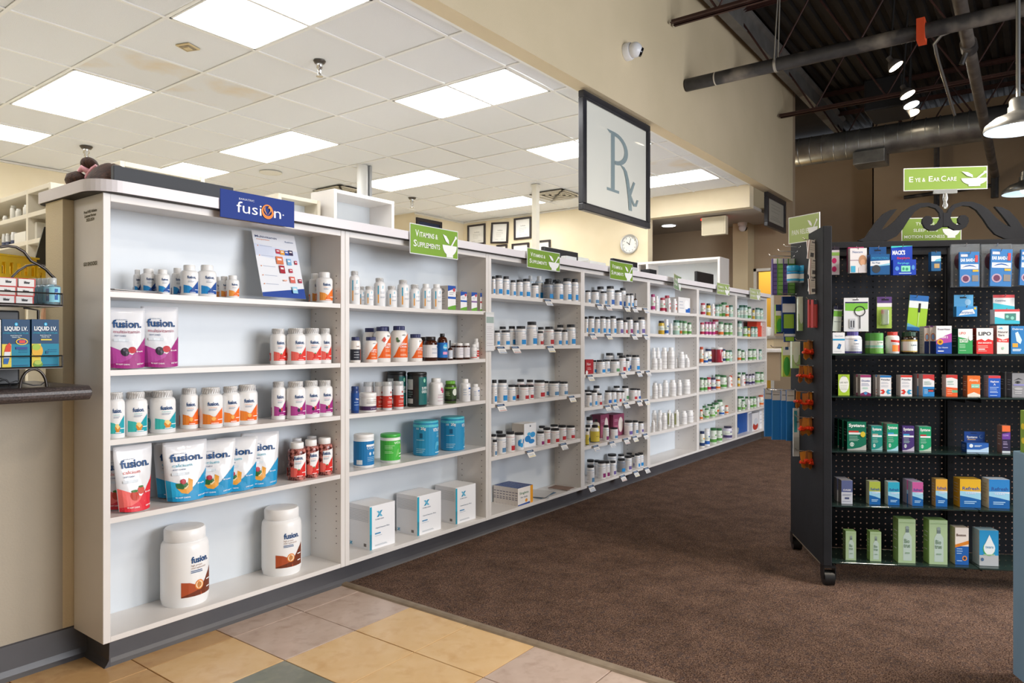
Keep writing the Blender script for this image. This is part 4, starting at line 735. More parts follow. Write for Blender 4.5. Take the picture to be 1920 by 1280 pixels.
cart('apple', 7, 6, 1200 + 1345 / 6.4, 1200 + 1425 / 6.4, 680 + 600 / 6.4, .04, .1, 'pale carton with red apples print on the last bay floor')
cart('wht7', 7, 6, 1200 + 1430 / 6.4, 1200 + 1482 / 6.4, 680 + 575 / 6.4, .05, .1, 'white carton at far right of the last bay floor')
tag(obj('foil_packet', G().lathe([(.001, 0), (.05, .006), (.055, .03), (.02, .05), (.004, .052)], 9, M=Matrix.Rotation(-.4, 3, 'Y') @ Matrix.Scale(1.6, 3, (1, 0, 0)), at=(7.03, .07, BOT + .03)), mat('b8c4cc', .15, .4)), 'crumpled clear packet leaning in the last bay', 'packet')
# ---- shelf price flags
def flag(u, v, bay, si, col, k):
    zs = (SH[bay] + (BOT,))[si - 1]; p, t = ony(u, v, -.02)
    g = G(); M = Matrix.Rotation(-.55, 3, 'X')
    g.box(-.035, 0, -.045, .035, .0012, 0, rot=M); f = lambda x, z, e: tuple(M @ Vector((x, -e, z)))
    t_ = empty('price_flag', 'small folded price flag with blue header, %s flag on %s shelf, %s bay' % (ORD[k], 'bottom' if si == len(SH[bay]) + 1 else ORD[si - 1], ORD[bay - 1]), 'price flag', (p.x, -.004, zs - .004), -.0, 'folded price flags clipped to the shelf edges')
    obj('card', g, mat('eceae8', .4), t_)
    obj('card_print', prt([('r', -.5, -.32, .5, -.02, '2c4468'), ('r', -.4, -.22, .3, -.12, '9ab0c8')] + lines(-.35, .4, (-.6, -.75), .05, '9aa2ae') + [('r', -.4, -.92, .45, -.86, col)], .07, .045, f), None, t_)
    obj('clip', G().box(-.035, 0, -.001, .035, .012, .0005), mat('e8e8e8', .3), t_)
fcol = ['4a7ab0', 'b0453c', 'd8c24c', '5a6a80', '3a7ab8']
def flags(bay, si, crop, xs):
    for k, x in enumerate(xs): flag(crop[0] + x / crop[2], crop[1], bay, si, fcol[(k + si + bay) % 5], k)
flags(3, 1, A7, [757]); flags(3, 2, A7, [245, 402, 785]); flags(3, 3, A8, [185, 770]); flags(3, 4, A8, [428, 702])
flags(4, 1, A9, [270, 365, 565, 650, 772]); flags(4, 2, A9, [195, 370, 645, 775]); flags(4, 3, A10, [155, 482, 640, 730]); flags(4, 4, A10, [328, 402, 512, 642, 715]); flags(4, 5, A10, [212, 372, 512, 600, 705]); flags(4, 6, A10, [165, 480, 610, 718])
# ---- stand-up pouches
def pouch(key, W, H, top, bot, elems, col2, taper=.84, side=None):
    N, Mz = 12, 12; dep = .032
    def half(z): return W / 2 * (taper + (1 - taper) * min(1, z / H / .85))
    def fn(x, z, e):
        q = max(0., min(1., z / H)); h_ = W / 2; k = max(-1, min(1, x / h_))
        d = dep * (1 - q) ** .75 * (1 - abs(k) ** 2.4) ** .6 + .002
        d += .0022 * math.sin(9 * k + 14 * q) * (1 - q) * q * 3 * (1 - k * k)
        return (k * half(z), -d - e, z + .006 * abs(k) ** 2 * (1 - q))
    g = G(); vs = []; fs = []
    for sg in (0, 1):
        for j in range(Mz + 1):
            for i in range(N + 1):
                p = fn(-W / 2 + W * i / N, H * j / Mz, 0); vs.append((p[0], p[1] if sg == 0 else -p[1], p[2]))
    o = (N + 1) * (Mz + 1)
    for j in range(Mz):
        for i in range(N):
            a = j * (N + 1) + i; fs.append((a, a + 1, a + N + 2, a + N + 1)); fs.append((o + a, o + a + N + 1, o + a + N + 2, o + a + 1))
        a = j * (N + 1); fs.append((a, a + N + 1, o + a + N + 1, o + a)); a += N; fs.append((a, o + a, o + a + N + 1, a + N + 1))
    for i in range(N): fs.append((i, o + i, o + i + 1, i + 1)); a = Mz * (N + 1) + i; fs.append((a, a + 1, o + a + 1, o + a))
    g.add(vs, fs, 0, True)
    parts = [('bag', g.mesh('bag', mat(top, .32, coat=.3))), ('label', prt(elems, W, H, fn, W / 12, H / 12, rough=.3, base=.0008, eps=.0003))]
    sl = G().box(-W / 2 * .97, -.0042, H * .945, W / 2 * .97, -.0022, H * .955); parts.append(('seal', sl.mesh('seal', mat('d8d8da', .3))))
    DES[key] = (W, W, H, parts)
def pl(c1, c2, word, wc, fruit):
    return [('p', [(-.5, .0), (.5, .0), (.5, .42), (.1, .22), (-.5, .36)], c1), ('p', [(-.5, 0), (.5, 0), (.5, .50), (.05, .17), (-.2, .10), (-.5, .06)], c2)] + fruit + [('t', 'fusion.', .0, .67, .125, NAVY, .76, .03), ('t', 'BARIATRIC', -.14, .79, .018, '8a98ac', .3), ('t', word, -.12 if len(word) < 9 else -.02, .575, .055, wc, .46 if len(word) < 9 else .7, .0), ('t', 'SOFT CHEW', -.2, .52, .024, NAVY, .3), ('r', -.38, .44, .02, .48, 'dfe8f0'), ('t', '90 SOFT CHEWS', -.18, .055, .022, 'ffffff', .36), ('t', 'DIETARY', .32, .055, .022, 'ffffff', .22), ('t', 'fruit', .3, .26, .026, 'ffffff', .2)]
mel = [('p', [(-.32, .24), (-.2, .14), (-.05, .12), (.08, .18), (.1, .34), (.0, .38), (-.02, .24), (-.1, .2)], 'e8a23c'), ('p', [(-.3, .25), (-.1, .2), (-.02, .25), (.0, .37), (-.04, .27), (-.12, .23)], 'f2d59a'), ('p', [(-.32, .3), (-.3, .22), (-.16, .2), (-.02, .27), (-.05, .31)], '2f6a3a'), ('e', -.14, .33, .07, .045, 'b83242')]
pouch('p_cal', .15, .235, 'e6e7ea', '1f9fcf', pl('29a9d8', '1593c8', 'calcium', '4ab0cc', mel), '1593c8')
stf = [('e', -.1, .24, .13, .075, 'c4402c'), ('e', .1, .31, .1, .06, 'cf4a34'), ('e', -.1, .31, .1, .02, '4a7a3a'), ('e', .1, .365, .07, .015, '4a7a3a')]
pouch('p_str', .15, .235, 'e6e7ea', 'e0393c', pl('f0706a', 'dd2f3c', 'calcium', 'e06a60', stf), 'dd2f3c', .78)
ber = [('e', -.1, .27, .12, .07, '2c2634'), ('e', .1, .3, .11, .055, 'c83440'), ('e', -.13, .3, .03, .02, '5a5068'), ('e', -.06, .26, .03, .02, '5a5068')]
pouch('p_mul', .14, .22, 'dfe2e8', 'a02a80', pl('b2479a', 'a3267f', 'multivitamin', 'a8506a', ber), 'a3267f', .92)
def put_pouch(key, uc, w_, vtop, y, zs, label, rz=0, lean=0, grp='stand-up pouches in the first bay'):
    p, t = ony(uc, vtop, y); W = w_ * t / FP; H = p.z - zs
    o = place(key, (p.x, y, zs + .001), rz, W, H, label, 'pouch', grp, 'snack_pouch'); o.rotation_euler = (lean, 0, rz); return o
z2, z4 = SH[1][1], SH[1][3]
put_pouch('p_mul', 238, 66, 577, .055, z2, 'white and magenta berry pouch, left of two on second shelf', -.15, -.06)
put_pouch('p_mul', 302, 66, 575, .055, z2, 'white and magenta berry pouch, right of two on second shelf', -.12, -.06)
put_pouch('p_str', 222, 60, 845, .12, z4, 'red strawberry pouch half hidden behind another at far left', -.3, -.05)
put_pouch('p_str', 252, 74, 835, .045, z4, 'white and red strawberry pouch at left of fourth shelf', .1, -.05)
put_pouch('p_cal', 330, 74, 828, .14, z4, 'white and blue calcium pouch at the back of its row', -.3, -.08)
put_pouch('p_cal', 349, 82, 827, .06, z4, 'white and blue calcium pouch, frontmost left of four', -.1, -.06)
put_pouch('p_cal', 401, 78, 825, .065, z4, 'white and blue calcium pouch, second of four', -.35, -.05)
put_pouch('p_cal', 444, 76, 820, .065, z4, 'white and blue calcium pouch, third of four', -.4, -.05)
put_pouch('p_cal', 489, 70, 811, .06, z4, 'white and blue calcium pouch, rightmost of four', -.3, -.05)
# ---- poster card leaning in first bay
pa, pb = ony(535, 562, .075)[0], ony(509, 440, .17)[0]
t_ = empty('poster_card', 'white multivitamin poster card leaning on the first shelf', 'poster', (ony(536, 562, .07)[0].x, .07, SH[1][0]), 0)
PW, PH = .205, .285
M = Matrix.Rotation(-.30, 3, 'X') @ Matrix.Rotation(.01, 3, 'Y')
fn = lambda x, z, e: tuple(M @ Vector((x, -e, z + .018)))
g = G(); g.add([M @ Vector((x, y, z + .018)) for x in (-PW / 2, PW / 2) for y in (0, .0015) for z in (0, PH)], [(0, 4, 5, 1), (2, 3, 7, 6), (0, 2, 6, 4), (1, 5, 7, 3), (0, 1, 3, 2), (4, 6, 7, 5)])
obj('card', g, mat('eceff5', .25, coat=.4), t_)
el = [('p', [(-.5, 0), (.5, 0), (.5, .16), (.2, .13), (-.5, .06)], '24479a'), ('p', [(-.5, .62), (.5, .55), (.5, .74), (-.5, .80)], 'd4dcee'), ('t', 'Multivitamin', -.2, .90, .035, '2a3f72', .5), ('t', 'fusion', .33, .87, .028, '6a7a9a', .2), ('t', 'comparison', -.28, .865, .02, 'e08a5a', .3)]
for i, yy in enumerate((.77, .62, .46, .32, .19)): el += [('r', -.38, yy, -.1, yy + .006, 'a8b0c4'), ('e', -.42, yy, .012, .008, 'e08040')]
for (x, y, c, sx, sy) in ((.02, .71, 'b83a50', .05, .035), (.12, .70, 'e0a040', .05, .035), (.22, .70, '3a5aa8', .05, .035), (.32, .71, '3a2f50', .05, .04), (.02, .57, 'd87a50', .08, .06), (.24, .56, '7ab0d8', .05, .05), (.40, .56, 'b83a50', .03, .03), (.04, .43, 'a82a3a', .06, .06), (.24, .42, 'b83a50', .04, .03), (.24, .28, 'd86a60', .06, .05), (.42, .27, 'a8304a', .04, .03), (.06, .26, 'e8a080', .04, .01), (.25, .12, '9ad0e8', .06, .05)): el += [('r', x - sx, y - sy, x + sx, y + sy, c), ('r', x - sx * .6, y, x + sx * .6, y + sy * .5, 'f0e8e8')]
obj('card_print', prt(el, PW, PH, fn), None, t_)
# ---- paper sleeve on divider between bay 2 and 3
p0, t0 = ony(917.5, 585, -.006); hh = 73 * t0 / FP
t_ = empty('leaflet_holder', 'clear plastic leaflet holder fixed to the divider post', 'leaflet holder', (p0.x, -.003, p0.z - hh))
obj('sleeve', G().bbox(-.036, -.008, 0, .036, 0, hh, .001, seg=1), mat('dcdedd', .2), t_)
obj('leaflet', prt([('r', -.46, .02, .46, .94, 'e2e2e4'), ('r', -.44, .72, .44, .88, '9fb2ac')] + lines(-.4, .4, (.62, .58, .54, .48, .42, .36, .3, .2, .14), .008, 'b8b0b4'), .072, hh, lambda x, z, e: (x, -.008 - e, z)), None, t_)
# ================================================================ SIGNS ON THE SLAB EDGE
GRN = '7fa63a'
def logo(cx, cy, s, c='f2f4f2', asp=1.):
    b = [(cx - s * asp, cy), (cx + s * asp, cy)]
    b = [(cx + s * asp * math.cos(a), cy - s * .9 * math.sin(a)) for a in [PI * k / 12 for k in range(13)]]
    e = [('p', b, c), ('r', cx - s * .45 * asp, cy - s * 1.05, cx + s * .45 * asp, cy - s * .8, c)]
    pe = [(cx + .15 * s * asp, cy), (cx + .35 * s * asp, cy), (cx + .85 * s * asp, cy + .62 * s), (cx + .72 * s * asp, cy + .74 * s)]
    e += [('p', pe, c), ('e', cx + .84 * s * asp, cy + .75 * s, .15 * s * asp, .15 * s, c)]
    e += [('p', [(cx - .12 * s * asp, cy + .1 * s), (cx - .55 * s * asp, cy + .3 * s), (cx - .98 * s * asp, cy + .9 * s), (cx - .5 * s * asp, cy + .78 * s), (cx - .15 * s * asp, cy + .42 * s)], c)]
    return e
def green_sign(name, W, H, elems, loc, rz, label, curl=0., clip=None, group='green category signs', green=GRN, tilt=0):
    t_ = empty(name, label, 'sign', loc, rz, group)
    if tilt: t_.rotation_euler = (0, tilt, rz)
    f = lambda x, z, e: (x, -e + curl * (x / W) ** 2 * 4, z)
    N = 10; g = G(); vs = []; fs = []
    for i in range(N + 1):
        x = -W / 2 - .004 + (W + .008) * i / N
        for z in (-.004, H + .004):
            p = f(x, z, 0); vs.append(p); vs.append((p[0], p[1] + .003, p[2]))
    for i in range(N):
        a = i * 4; fs += [(a, a + 4, a + 6, a + 2), (a + 1, a + 3, a + 7, a + 5), (a + 2, a + 6, a + 7, a + 3), (a, a + 1, a + 5, a + 4)]
    fs += [(0, 2, 3, 1), (N * 4, N * 4 + 1, N * 4 + 3, N * 4 + 2)]
    g.add(vs, fs); obj('acrylic_holder', g, mat('e6ebe8', .12, coat=1.), t_)
    obj('sign_print', prt([('r', -.5, 0, .5, 1, green)] + elems, W, H, f, W / 8, None, rough=.16, base=.0008, eps=.0003), None, t_)
    if clip: clip(t_)
    return t_
def slabclip(t_): obj('clip', G().box(-.02, .004, -.0, .02, .012, .01).box(-.02, .004, -.0, .02, .03, .002), mat('e8ecea', .1), t_, loc=(0, 0, .06))
vit = [('t', 'V', -.37, .60, .24, 'f4f6f0', .07), ('t', 'ITAMINS &', -.13, .60, .18, 'f4f6f0', .38), ('t', 'S', -.41, .24, .24, 'f4f6f0', .065), ('t', 'UPPLEMENTS', -.13, .24, .18, 'f4f6f0', .47)] + logo(.32, .45, .42, asp=.38)
for i, (u0, u1, v0, v1, lb, rz) in enumerate(((769, 857, 427, 480, 'largest green hanging sign, on the second bay', 0), (987, 1047, 467, 508, 'green vitamins sign over the third bay', 0), (1142, 1184, 489, 528, 'green sign over the fourth bay, half torn', 0), (1252, 1285, 514, 545, 'curled dull green sign over the fifth bay', .25), (1343, 1366, 530, 554, 'pale green sign over the sixth bay', 0), (1405, 1424, 540, 563, 'pale green sign over the last bay', 0))):
    a, ta = ony(u0, v0, -.036); b, tb_ = ony(u1, v0, -.036); W = (b.x - a.x); H = (v1 - v0) * .82 * (ta + tb_) / 2 / FP
    if i == 0: H = .135
    zc = 1.07 + (640 - (v0 + v1) / 2) / FP * (ta + tb_) / 2
    green_sign('category_sign', W, H, vit if i < 2 else [q for q in vit], ((a.x + b.x) / 2, -.038, zc - H / 2), rz, lb, .0 if i == 0 else -.006, slabclip, green=(GRN, '7c9f3f', '7a9c3c', '74926a', '9cb070', 'b4c08c')[i])
# navy sign
a, ta = ony(413, 380, -.036); b, tb_ = ony(552, 400, -.036); W = b.x - a.x; zt = 1.07 + (640 - 352.5) / FP * ta; zb = 1.07 + (640 - 406) / FP * ta; H = zt - zb
t_ = empty('brand_sign', 'navy-blue sign with white and orange lettering on the first bay', 'sign', ((a.x + b.x) / 2, -.036, zb))
obj('board', G().bbox(-W / 2, 0, 0, W / 2, .003, H, .0008, seg=1), mat('1f3b8c', .6, spec=.25), t_)
cx, cy, ax, ay = .112, .44, .082, .27
el = [('t', 'fusi', -.13, .26, .42, 'f4f5fa', .33, .0), ('t', 'n', .255, .26, .42, 'f4f5fa', .1, .0), ('t', 'BARIATRIC', -.165, .72, .07, 'dfe3f0', .2, 0), ('e', .335, .42, .012, .025, 'dfe3f0')]
n = 22
for k in range(n):
    a0, a1 = 2 * PI * k / n, 2 * PI * (k + 1) / n; w0 = .70 + .12 * math.sin(a0); w1 = .70 + .12 * math.sin(a1)
    el.append(('p', [(cx + ax * math.cos(a0), cy + ay * math.sin(a0)), (cx + ax * math.cos(a1), cy + ay * math.sin(a1)), (cx + ax * w1 * math.cos(a1), cy + ay * w1 * math.sin(a1)), (cx + ax * w0 * math.cos(a0), cy + ay * w0 * math.sin(a0))], 'f08a30'))
el += [('p', [(cx - .005, .30), (cx - .05, .46), (cx - .05, .56), (cx - .03, .60), (cx - .038, .55), (cx - .036, .47)], 'f3a04a'), ('p', [(cx - .005, .30), (cx + .05, .50), (cx + .045, .60), (cx + .02, .66), (cx - .005, .56), (cx + .012, .58), (cx + .03, .55), (cx + .032, .48)], 'f3a04a')]
obj('sign_print', prt(el, W, H, flat_fn), None, t_)
# decal on the side panel: lettering only
t_ = empty('side_decal', 'small dark gold lettering sticker on the end panel', 'sticker', (UB[1] - .0006, .11, 1.33))
fd = lambda x, z, e: (-e, -x, z)
dec = [('t', 'Proud WSU Athletics', 0, .93, .05, '4a3f14', .95, .035), ('t', 'Licensed Partner', 0, .86, .05, '4a3f14', .85, .035), ('t', '2023-2024', 0, .79, .05, '4a3f14', .6, .035), ('t', 'GO SHOCKS!', 0, .02, .065, '4a3f14', 1.0, .035)]
obj('sticker_print', prt(dec, .1, .19, fd), None, t_, loc=(0, -.02, -.015))
# ================================================================ OVER THE SLAB: RX GLASS SIGN, FRAMED SIGN, CAMERAS
def frame_yz(name, x0, x1, z0, z1, y, fw, dp, fm, pm, label, cat, loc=None, pane_y=0):
    t_ = empty(name, label, cat, ((x0 + x1) / 2, y, z0)); hw = (x1 - x0) / 2; H = z1 - z0
    for a in ((-hw, 0, hw, fw), (-hw, H - fw, hw, H), (-hw, fw, -hw + fw, H - fw), (hw - fw, fw, hw, H - fw)):
        obj('frame_bar', G().bbox(a[0], -dp / 2, a[1], a[2], dp / 2, a[3], .006), fm, t_)
        i_ = .008
    obj('frame_lip', G().box(-hw + fw * .8, -dp * .35, fw * .8, hw - fw * .8, -dp * .2, fw * 1.15).box(-hw + fw * .8, -dp * .35, H - fw * 1.15, hw - fw * .8, -dp * .2, H - fw * .8), fm, t_)
    obj('pane', G().box(-hw + fw * .9, -.004, fw * .9, hw - fw * .9, .004, H - fw * .9), pm, t_)
    return t_, hw, H
FR = noisy('black_moulding', '26262a', '303036', 9, .32)
fglass = mat('ecebdf', .28, emit=.0, coat=.5)
RX, hw, H = frame_yz('glass_sign', 4.79, 5.985, 2.108, 3.055, .50, .055, .05, FR, fglass, 'black-framed frosted glass prescription sign hanging from the soffit', 'sign')
silver = mat('a9bcc0', .22, .35)
rs = [('r', -.14, .24, -.085, .76, silver), ('p', [(-.2, .245), (-.02, .245), (-.02, .22), (-.2, .22)], silver), ('p', [(-.2, .76), (-.08, .76), (-.08, .735), (-.16, .735)], silver)]
n = 14; arc = [(-.085 + .20 * math.sin(PI * k / n), .615 + .145 * math.cos(PI * k / n)) for k in range(n + 1)]; arc2 = [(-.085 + .145 * math.sin(PI * k / n), .615 + .11 * math.cos(PI * k / n)) for k in range(n + 1)]
rs += [('p', [arc[k], arc[k + 1], arc2[k + 1], arc2[k]], silver) for k in range(n)]
cv = [(-.02, .49), (.03, .48), (.07, .45), (.10, .38), (.12, .30), (.14, .2), (.15, .1)]
rs += [('p', [(a[0] - .024, a[1]), (b_[0] - .024, b_[1]), (b_[0] + .026, b_[1]), (a[0] + .026, a[1])], silver) for a, b_ in zip(cv, cv[1:])]
rs += [('p', [(.20, .38), (.225, .37), (.15, .22), (.12, .235)], silver), ('p', [(.13, .24), (.2, .15), (.25, .155), (.28, .22), (.255, .22), (.235, .18), (.21, .18), (.15, .26)], silver)]
obj('lettering', prt(rs, hw * 2, H, lambda x, z, e: (x + .05, -.005 - e, z + .02)), None, RX)
obj('hanger', G().cyl((-hw + .06, 0, H), (-hw + .06, 0, H + .02), .006, 6).cyl((hw - .06, 0, H), (hw - .06, 0, H + .02), .006, 6), CHROME, RX)
f2, hw2, H2 = frame_yz('framed_sign', 9.49, 10.34, 2.60, 3.05, .50, .06, .05, FR, mat('a9a598', .3), 'smaller black-framed sign hanging at the far end of the soffit', 'sign')
obj('sheet_print', prt(lines(-.25, .25, (.7, .6, .5, .35, .3), .012, '8a877c') + [('r', -.3, .25, .3, .27, '96938a')], hw2 * 2, H2, lambda x, z, e: (x, -.005 - e, z)), None, f2)
def dome_cam(loc, rz, sc_, label, up=False):
    t_ = empty('security_camera', label, 'camera', loc, rz, 'white dome security cameras')
    M = Matrix.Rotation(PI / 2, 3, 'X') if not up else Matrix.Rotation(PI, 3, 'X')
    r = .06 * sc_
    obj('base', G().lathe([(r, 0), (r, r * .5), (r * .9, r * .7)], 24, M=M), mat('e9e9e9', .3), t_)
    c_ = (0, -r * 1.1, 0) if not up else (0, 0, -r * 1.1)
    pr = [(r * .02, -r * .85)] + [(r * .85 * math.sin(a), -r * .85 * math.cos(a)) for a in [PI * k / 12 for k in range(1, 12)]] + [(r * .02, r * .85)]
    obj('eyeball', G().lathe(pr, 20, at=c_), mat('e6e7ea', .25), t_)
    Ml = Vector((.55, -.75, -.35)).normalized().to_track_quat('Z', 'Y').to_matrix()
    obj('lens', G().lathe([(r * .55, r * .62), (r * .5, r * .88), (r * .3, r * .92)], 18, M=Ml, at=c_), mat('101014', .1), t_)
dome_cam(ony(1174, 98, .428)[0], 0, 1.25, 'white dome camera on the beige soffit wall')
dome_cam(Vector((10.2, 1.05, 2.79)), 0, 1.1, 'white dome camera over the pale column', True)
# ================================================================ PHARMACY
def cabinet(x0, x1, y0, y1, z0, z1, shelves, label, divs=(), m_=WHITE, bk=None, name='open_cabinet', face='y'):
    t_ = empty(name, label, 'cabinet', (0, 0, 0)); th = .03
    if face == 'y':
        for a in (x0, x1 - th) + tuple(divs): obj('side_panel', G().bbox(a, y0, z0, a + th, y1, z1, .002, seg=1), m_, t_)
        for z in (z0, z1 - th) + tuple(shelves): obj('shelf', G().bbox(x0 + th, y0 + .002, z, x1 - th, y1, z + th, .002, seg=1), m_, t_)
        obj('back_panel', G().box(x0 + th, y1 - .01, z0, x1 - th, y1, z1), bk or BACKP, t_)
    else:
        for a in (y0, y1 - th) + tuple(divs): obj('side_panel', G().bbox(x0, a, z0, x1, a + th, z1, .002, seg=1), m_, t_)
        for z in (z0, z1 - th) + tuple(shelves): obj('shelf', G().bbox(x0 + .002, y0 + th, z, x1, y1 - th, z + th, .002, seg=1), m_, t_)
        obj('back_panel', G().box(x1 - .01, y0 + th, z0, x1, y1 - th, z1), bk or BACKP, t_)
    return t_
CRM = noisy('cream_laminate', 'd6cdb9', 'ddd5c3', 3, .4)
cabinet(3.74, 4.41, 2.2, 2.5, .0, 2.315, (1.15, 1.5, 1.85), 'white open cabinet rising behind the slab beside the white pillar')
cabinet(2.07, 2.63, 2.2, 2.5, .0, 2.20, (1.2, 1.55, 1.9), 'white open cabinet behind the black screen', m_=CRM)
cabinet(3.30, 3.70, 2.32, 2.5, .0, 2.22, (1.2, 1.8), 'narrow cream cabinet left of the white open cabinet', m_=CRM)
DC = cabinet(1.8, 2.05, 2.52, 4.6, .0, 2.06, (1.15, 1.36, 1.53, 1.70, 1.875), 'cream stock shelving with white bottles at far left', divs=(2.88,), m_=CRM, bk=CRM, face='x')
# bottles on the stock shelving
rb = random.Random(3)
bottle('stock', .045, .09, 'e4e2da', 'f0efea', lines(-2.4, -.6, (.5, .4, .3), .03, 'a8a498'), .74, .86, .66, .76)
bottle('stockn', .045, .09, 'dddcd8', 'e8e7e4', [('r', -PI, .1, PI, .4, '4a5068')], .78, .86, .8, .86)
def stock(u, w_, vtop, zs, key, n):
    p, t = onx(u, vtop, 1.84); W = w_ * t / FP
    place(key, (1.84 + .02, p.y, zs + .03), -PI / 2 + .6, W, p.z - zs - .03, n, 'bottle', 'white stock bottles on the cream shelving')
for k, (u, w_, v) in enumerate(((4, 9, 404), (19, 11, 385), (29, 11, 391), (46, 16, 384), (61, 12, 378), (84, 9, 386))): stock(u, w_, v, 1.875, 'stock', 'white stock bottle, %s from left, upper cream shelf' % ORD[k])
for k, (u, w_, v) in enumerate(((2, 8, 438), (9, 8, 437), (21, 12, 435))): stock(u, w_, v, 1.70, 'stockn', 'dark-banded stock bottle, %s from left, lower cream shelf' % ORD[k])
boxd('wcart', .16, .1, .07, 'e0dccf', [], 'd8d3c6')
p, t = onx(47, 436, 1.86); place('wcart', (1.88, p.y, 1.73), -PI / 2, .20, .075, 'low cream carton on the lower cream shelf', 'box', D=.1)
p, t = onx(70, 420, 1.86); place('wcart', (1.88, p.y - .02, 1.73), -PI / 2, .05, .12, 'upright cream carton at the divider of the cream shelving', 'box', D=.08)
# workbench with monitors
WB = empty('work_bench', 'long white pharmacy workbench behind the half wall', 'bench', (0, 0, 0))
obj('bench_top', G().bbox(1.9, .50, 1.12, 8.55, 1.15, 1.16, .004), WHITE, WB)
for x in (2.0, 3.2, 5.0, 6.8, 8.4): obj('bench_leg', G().box(x, .55, 0, x + .04, 1.1, 1.12), WHITE, WB)
def monitor(x, y, zt, w_, h, label, rz=0, lg=False, back=True):
    t_ = empty('monitor', label, 'monitor', (x, y, 1.16), rz)
    H = zt - 1.16; b = mat('212226', .4)
    obj('housing', G().bbox(-w_ / 2, -.02, H - h, w_ / 2, .015, H, .006), b, t_)
    obj('screen', G().box(-w_ / 2 + .012, .0152, H - h + .012, w_ / 2 - .012, .016, H - .012), mat('3a4658', .2), t_)
    obj('stand', G().box(-.03, -.05, 0, .03, -.02, H - h * .4).bbox(-.12, -.1, 0, .12, .1, .012, .003), b, t_)
    if lg: obj('emblem', prt([('e', 0, 0, .5, .5, '6a6c70'), ('e', 0, 0, .42, .42, '212226'), ('r', -.2, -.08, .2, .08, '6a6c70')], .06, .06, lambda x, z, e: (x, -.0205 - e, z + H - h * .4)), None, t_)
p, t = ony(1050, 465, .8); monitor(4.95, .8, ony(1018, 462, .8)[0].z, .52, .34, 'black monitor with round emblem, seen from behind over the third bay', 0, True)
monitor(ony(1170, 490, .8)[0].x, .8, ony(1143, 483, .8)[0].z, .50, .33, 'black monitor seen from behind over the fourth bay')
monitor(ony(1320, 515, .8)[0].x, .8, ony(1304, 508, .8)[0].z, .52, .33, 'dark flat monitor seen over the sixth bay')
bx = lambda u0, u1, vt, y, D, zb, col, lb, cat='box', nm='carton', side=None: (lambda a, b: place_box(a, b, vt, u0, y, D, zb, col, lb, cat, nm, side))(ony(u0, vt, y)[0], ony(u1, vt, y)[0])
def place_box(a, b, vt, u0, y, D, zb, col, lb, cat, nm, side):
    boxd(lb, b.x - a.x, D, a.z - zb, col, [], side or col, None, col)
    return place(lb, ((a.x + b.x) / 2, y + D / 2, zb), 0, label=lb, cat=cat, name=nm)
bx(1062, 1081, 479, .62, .05, 1.16, 'd4d6d6', 'white plastic case in front of the emblem monitor', 'box')
bx(980, 1012, 469, .95, .2, 1.16, 'e8e6e4', 'stack of white papers beside the emblem monitor', 'papers', 'paper_stack')
bx(1084, 1104, 481, 1.0, .12, 1.16, 'dfe0da', 'pale upright carton right of the emblem monitor')
bx(1106, 1136, 488, .56, .1, 1.16, 'd9d9d3', 'low pale carton left of the second monitor')
bx(1184, 1196, 500, .62, .05, 1.16, 'c4c6c8', 'small grey case in front of the second monitor')
p_ = ony(440, 370, .3)[0]
# long black screen standing at the back of the slab
xa, xb = ony(213, 338, .3)[0].x, ony(438, 385, .3)[0].x; zt = ony(213, 309, .3)[0].z
t_ = empty('black_screen', 'long black privacy board standing on the slab', 'board', ((xa + xb) / 2, .3, ZT + .0405))
obj('panel', G().bbox(-(xb - xa) / 2, 0, 0, (xb - xa) / 2, .022, zt - ZT - .0405, .002, seg=1), mat('34373c', .6), t_)
obj('foot', G().box(-.2, -.01, 0, -.17, .06, .004).box(.17, -.01, 0, .2, .06, .004), mat('34373c', .6), t_)
# far white cabinet and things above the slab end
a = onx(1366, 492, 8.95)[0]
y1 = onx(1216, 497, 8.95)[0].y; zt = onx(1350, 491, 8.95)[0].z
FC2 = cabinet(8.62, 8.95, .80, 1.95, .0, 2.13, (1.2,), 'open white cabinet standing under the header beam', divs=(1.78,), face='x')
bx(1218, 1231, 504, .75, .1, 1.16, '23252a', 'small black device with blue light behind the slab', 'device', 'small_device')
bx(1332, 1342, 533, .6, .05, 1.16, 'e0562c', 'small orange carton peeking over the slab', 'box')
# pillar and pole
t_ = empty('round_pillar', 'thick round white pillar from floor to ceiling', 'pillar', (5.42, 3.77, 0))
obj('shaft', G().cyl((0, 0, 0), (0, 0, 3.07), .062, 28), mat('e4e4e2', .4), t_)
obj('metal_strip', G().box(.056, -.06, 0, .088, -.02, 3.07), mat('b8bcc0', .3, .7), t_)
t_ = empty('slim_pole', 'slim cream square pole from floor to ceiling', 'pillar', (7.4, 2.75, 0))
obj('shaft', G().bbox(-.036, -.036, 0, .036, .036, 3.07, .004), mat('ddd8c8', .5), t_)
obj('collar', G().box(-.045, -.045, 3.04, .045, .045, 3.068), mat('ddd8c8', .5), t_)
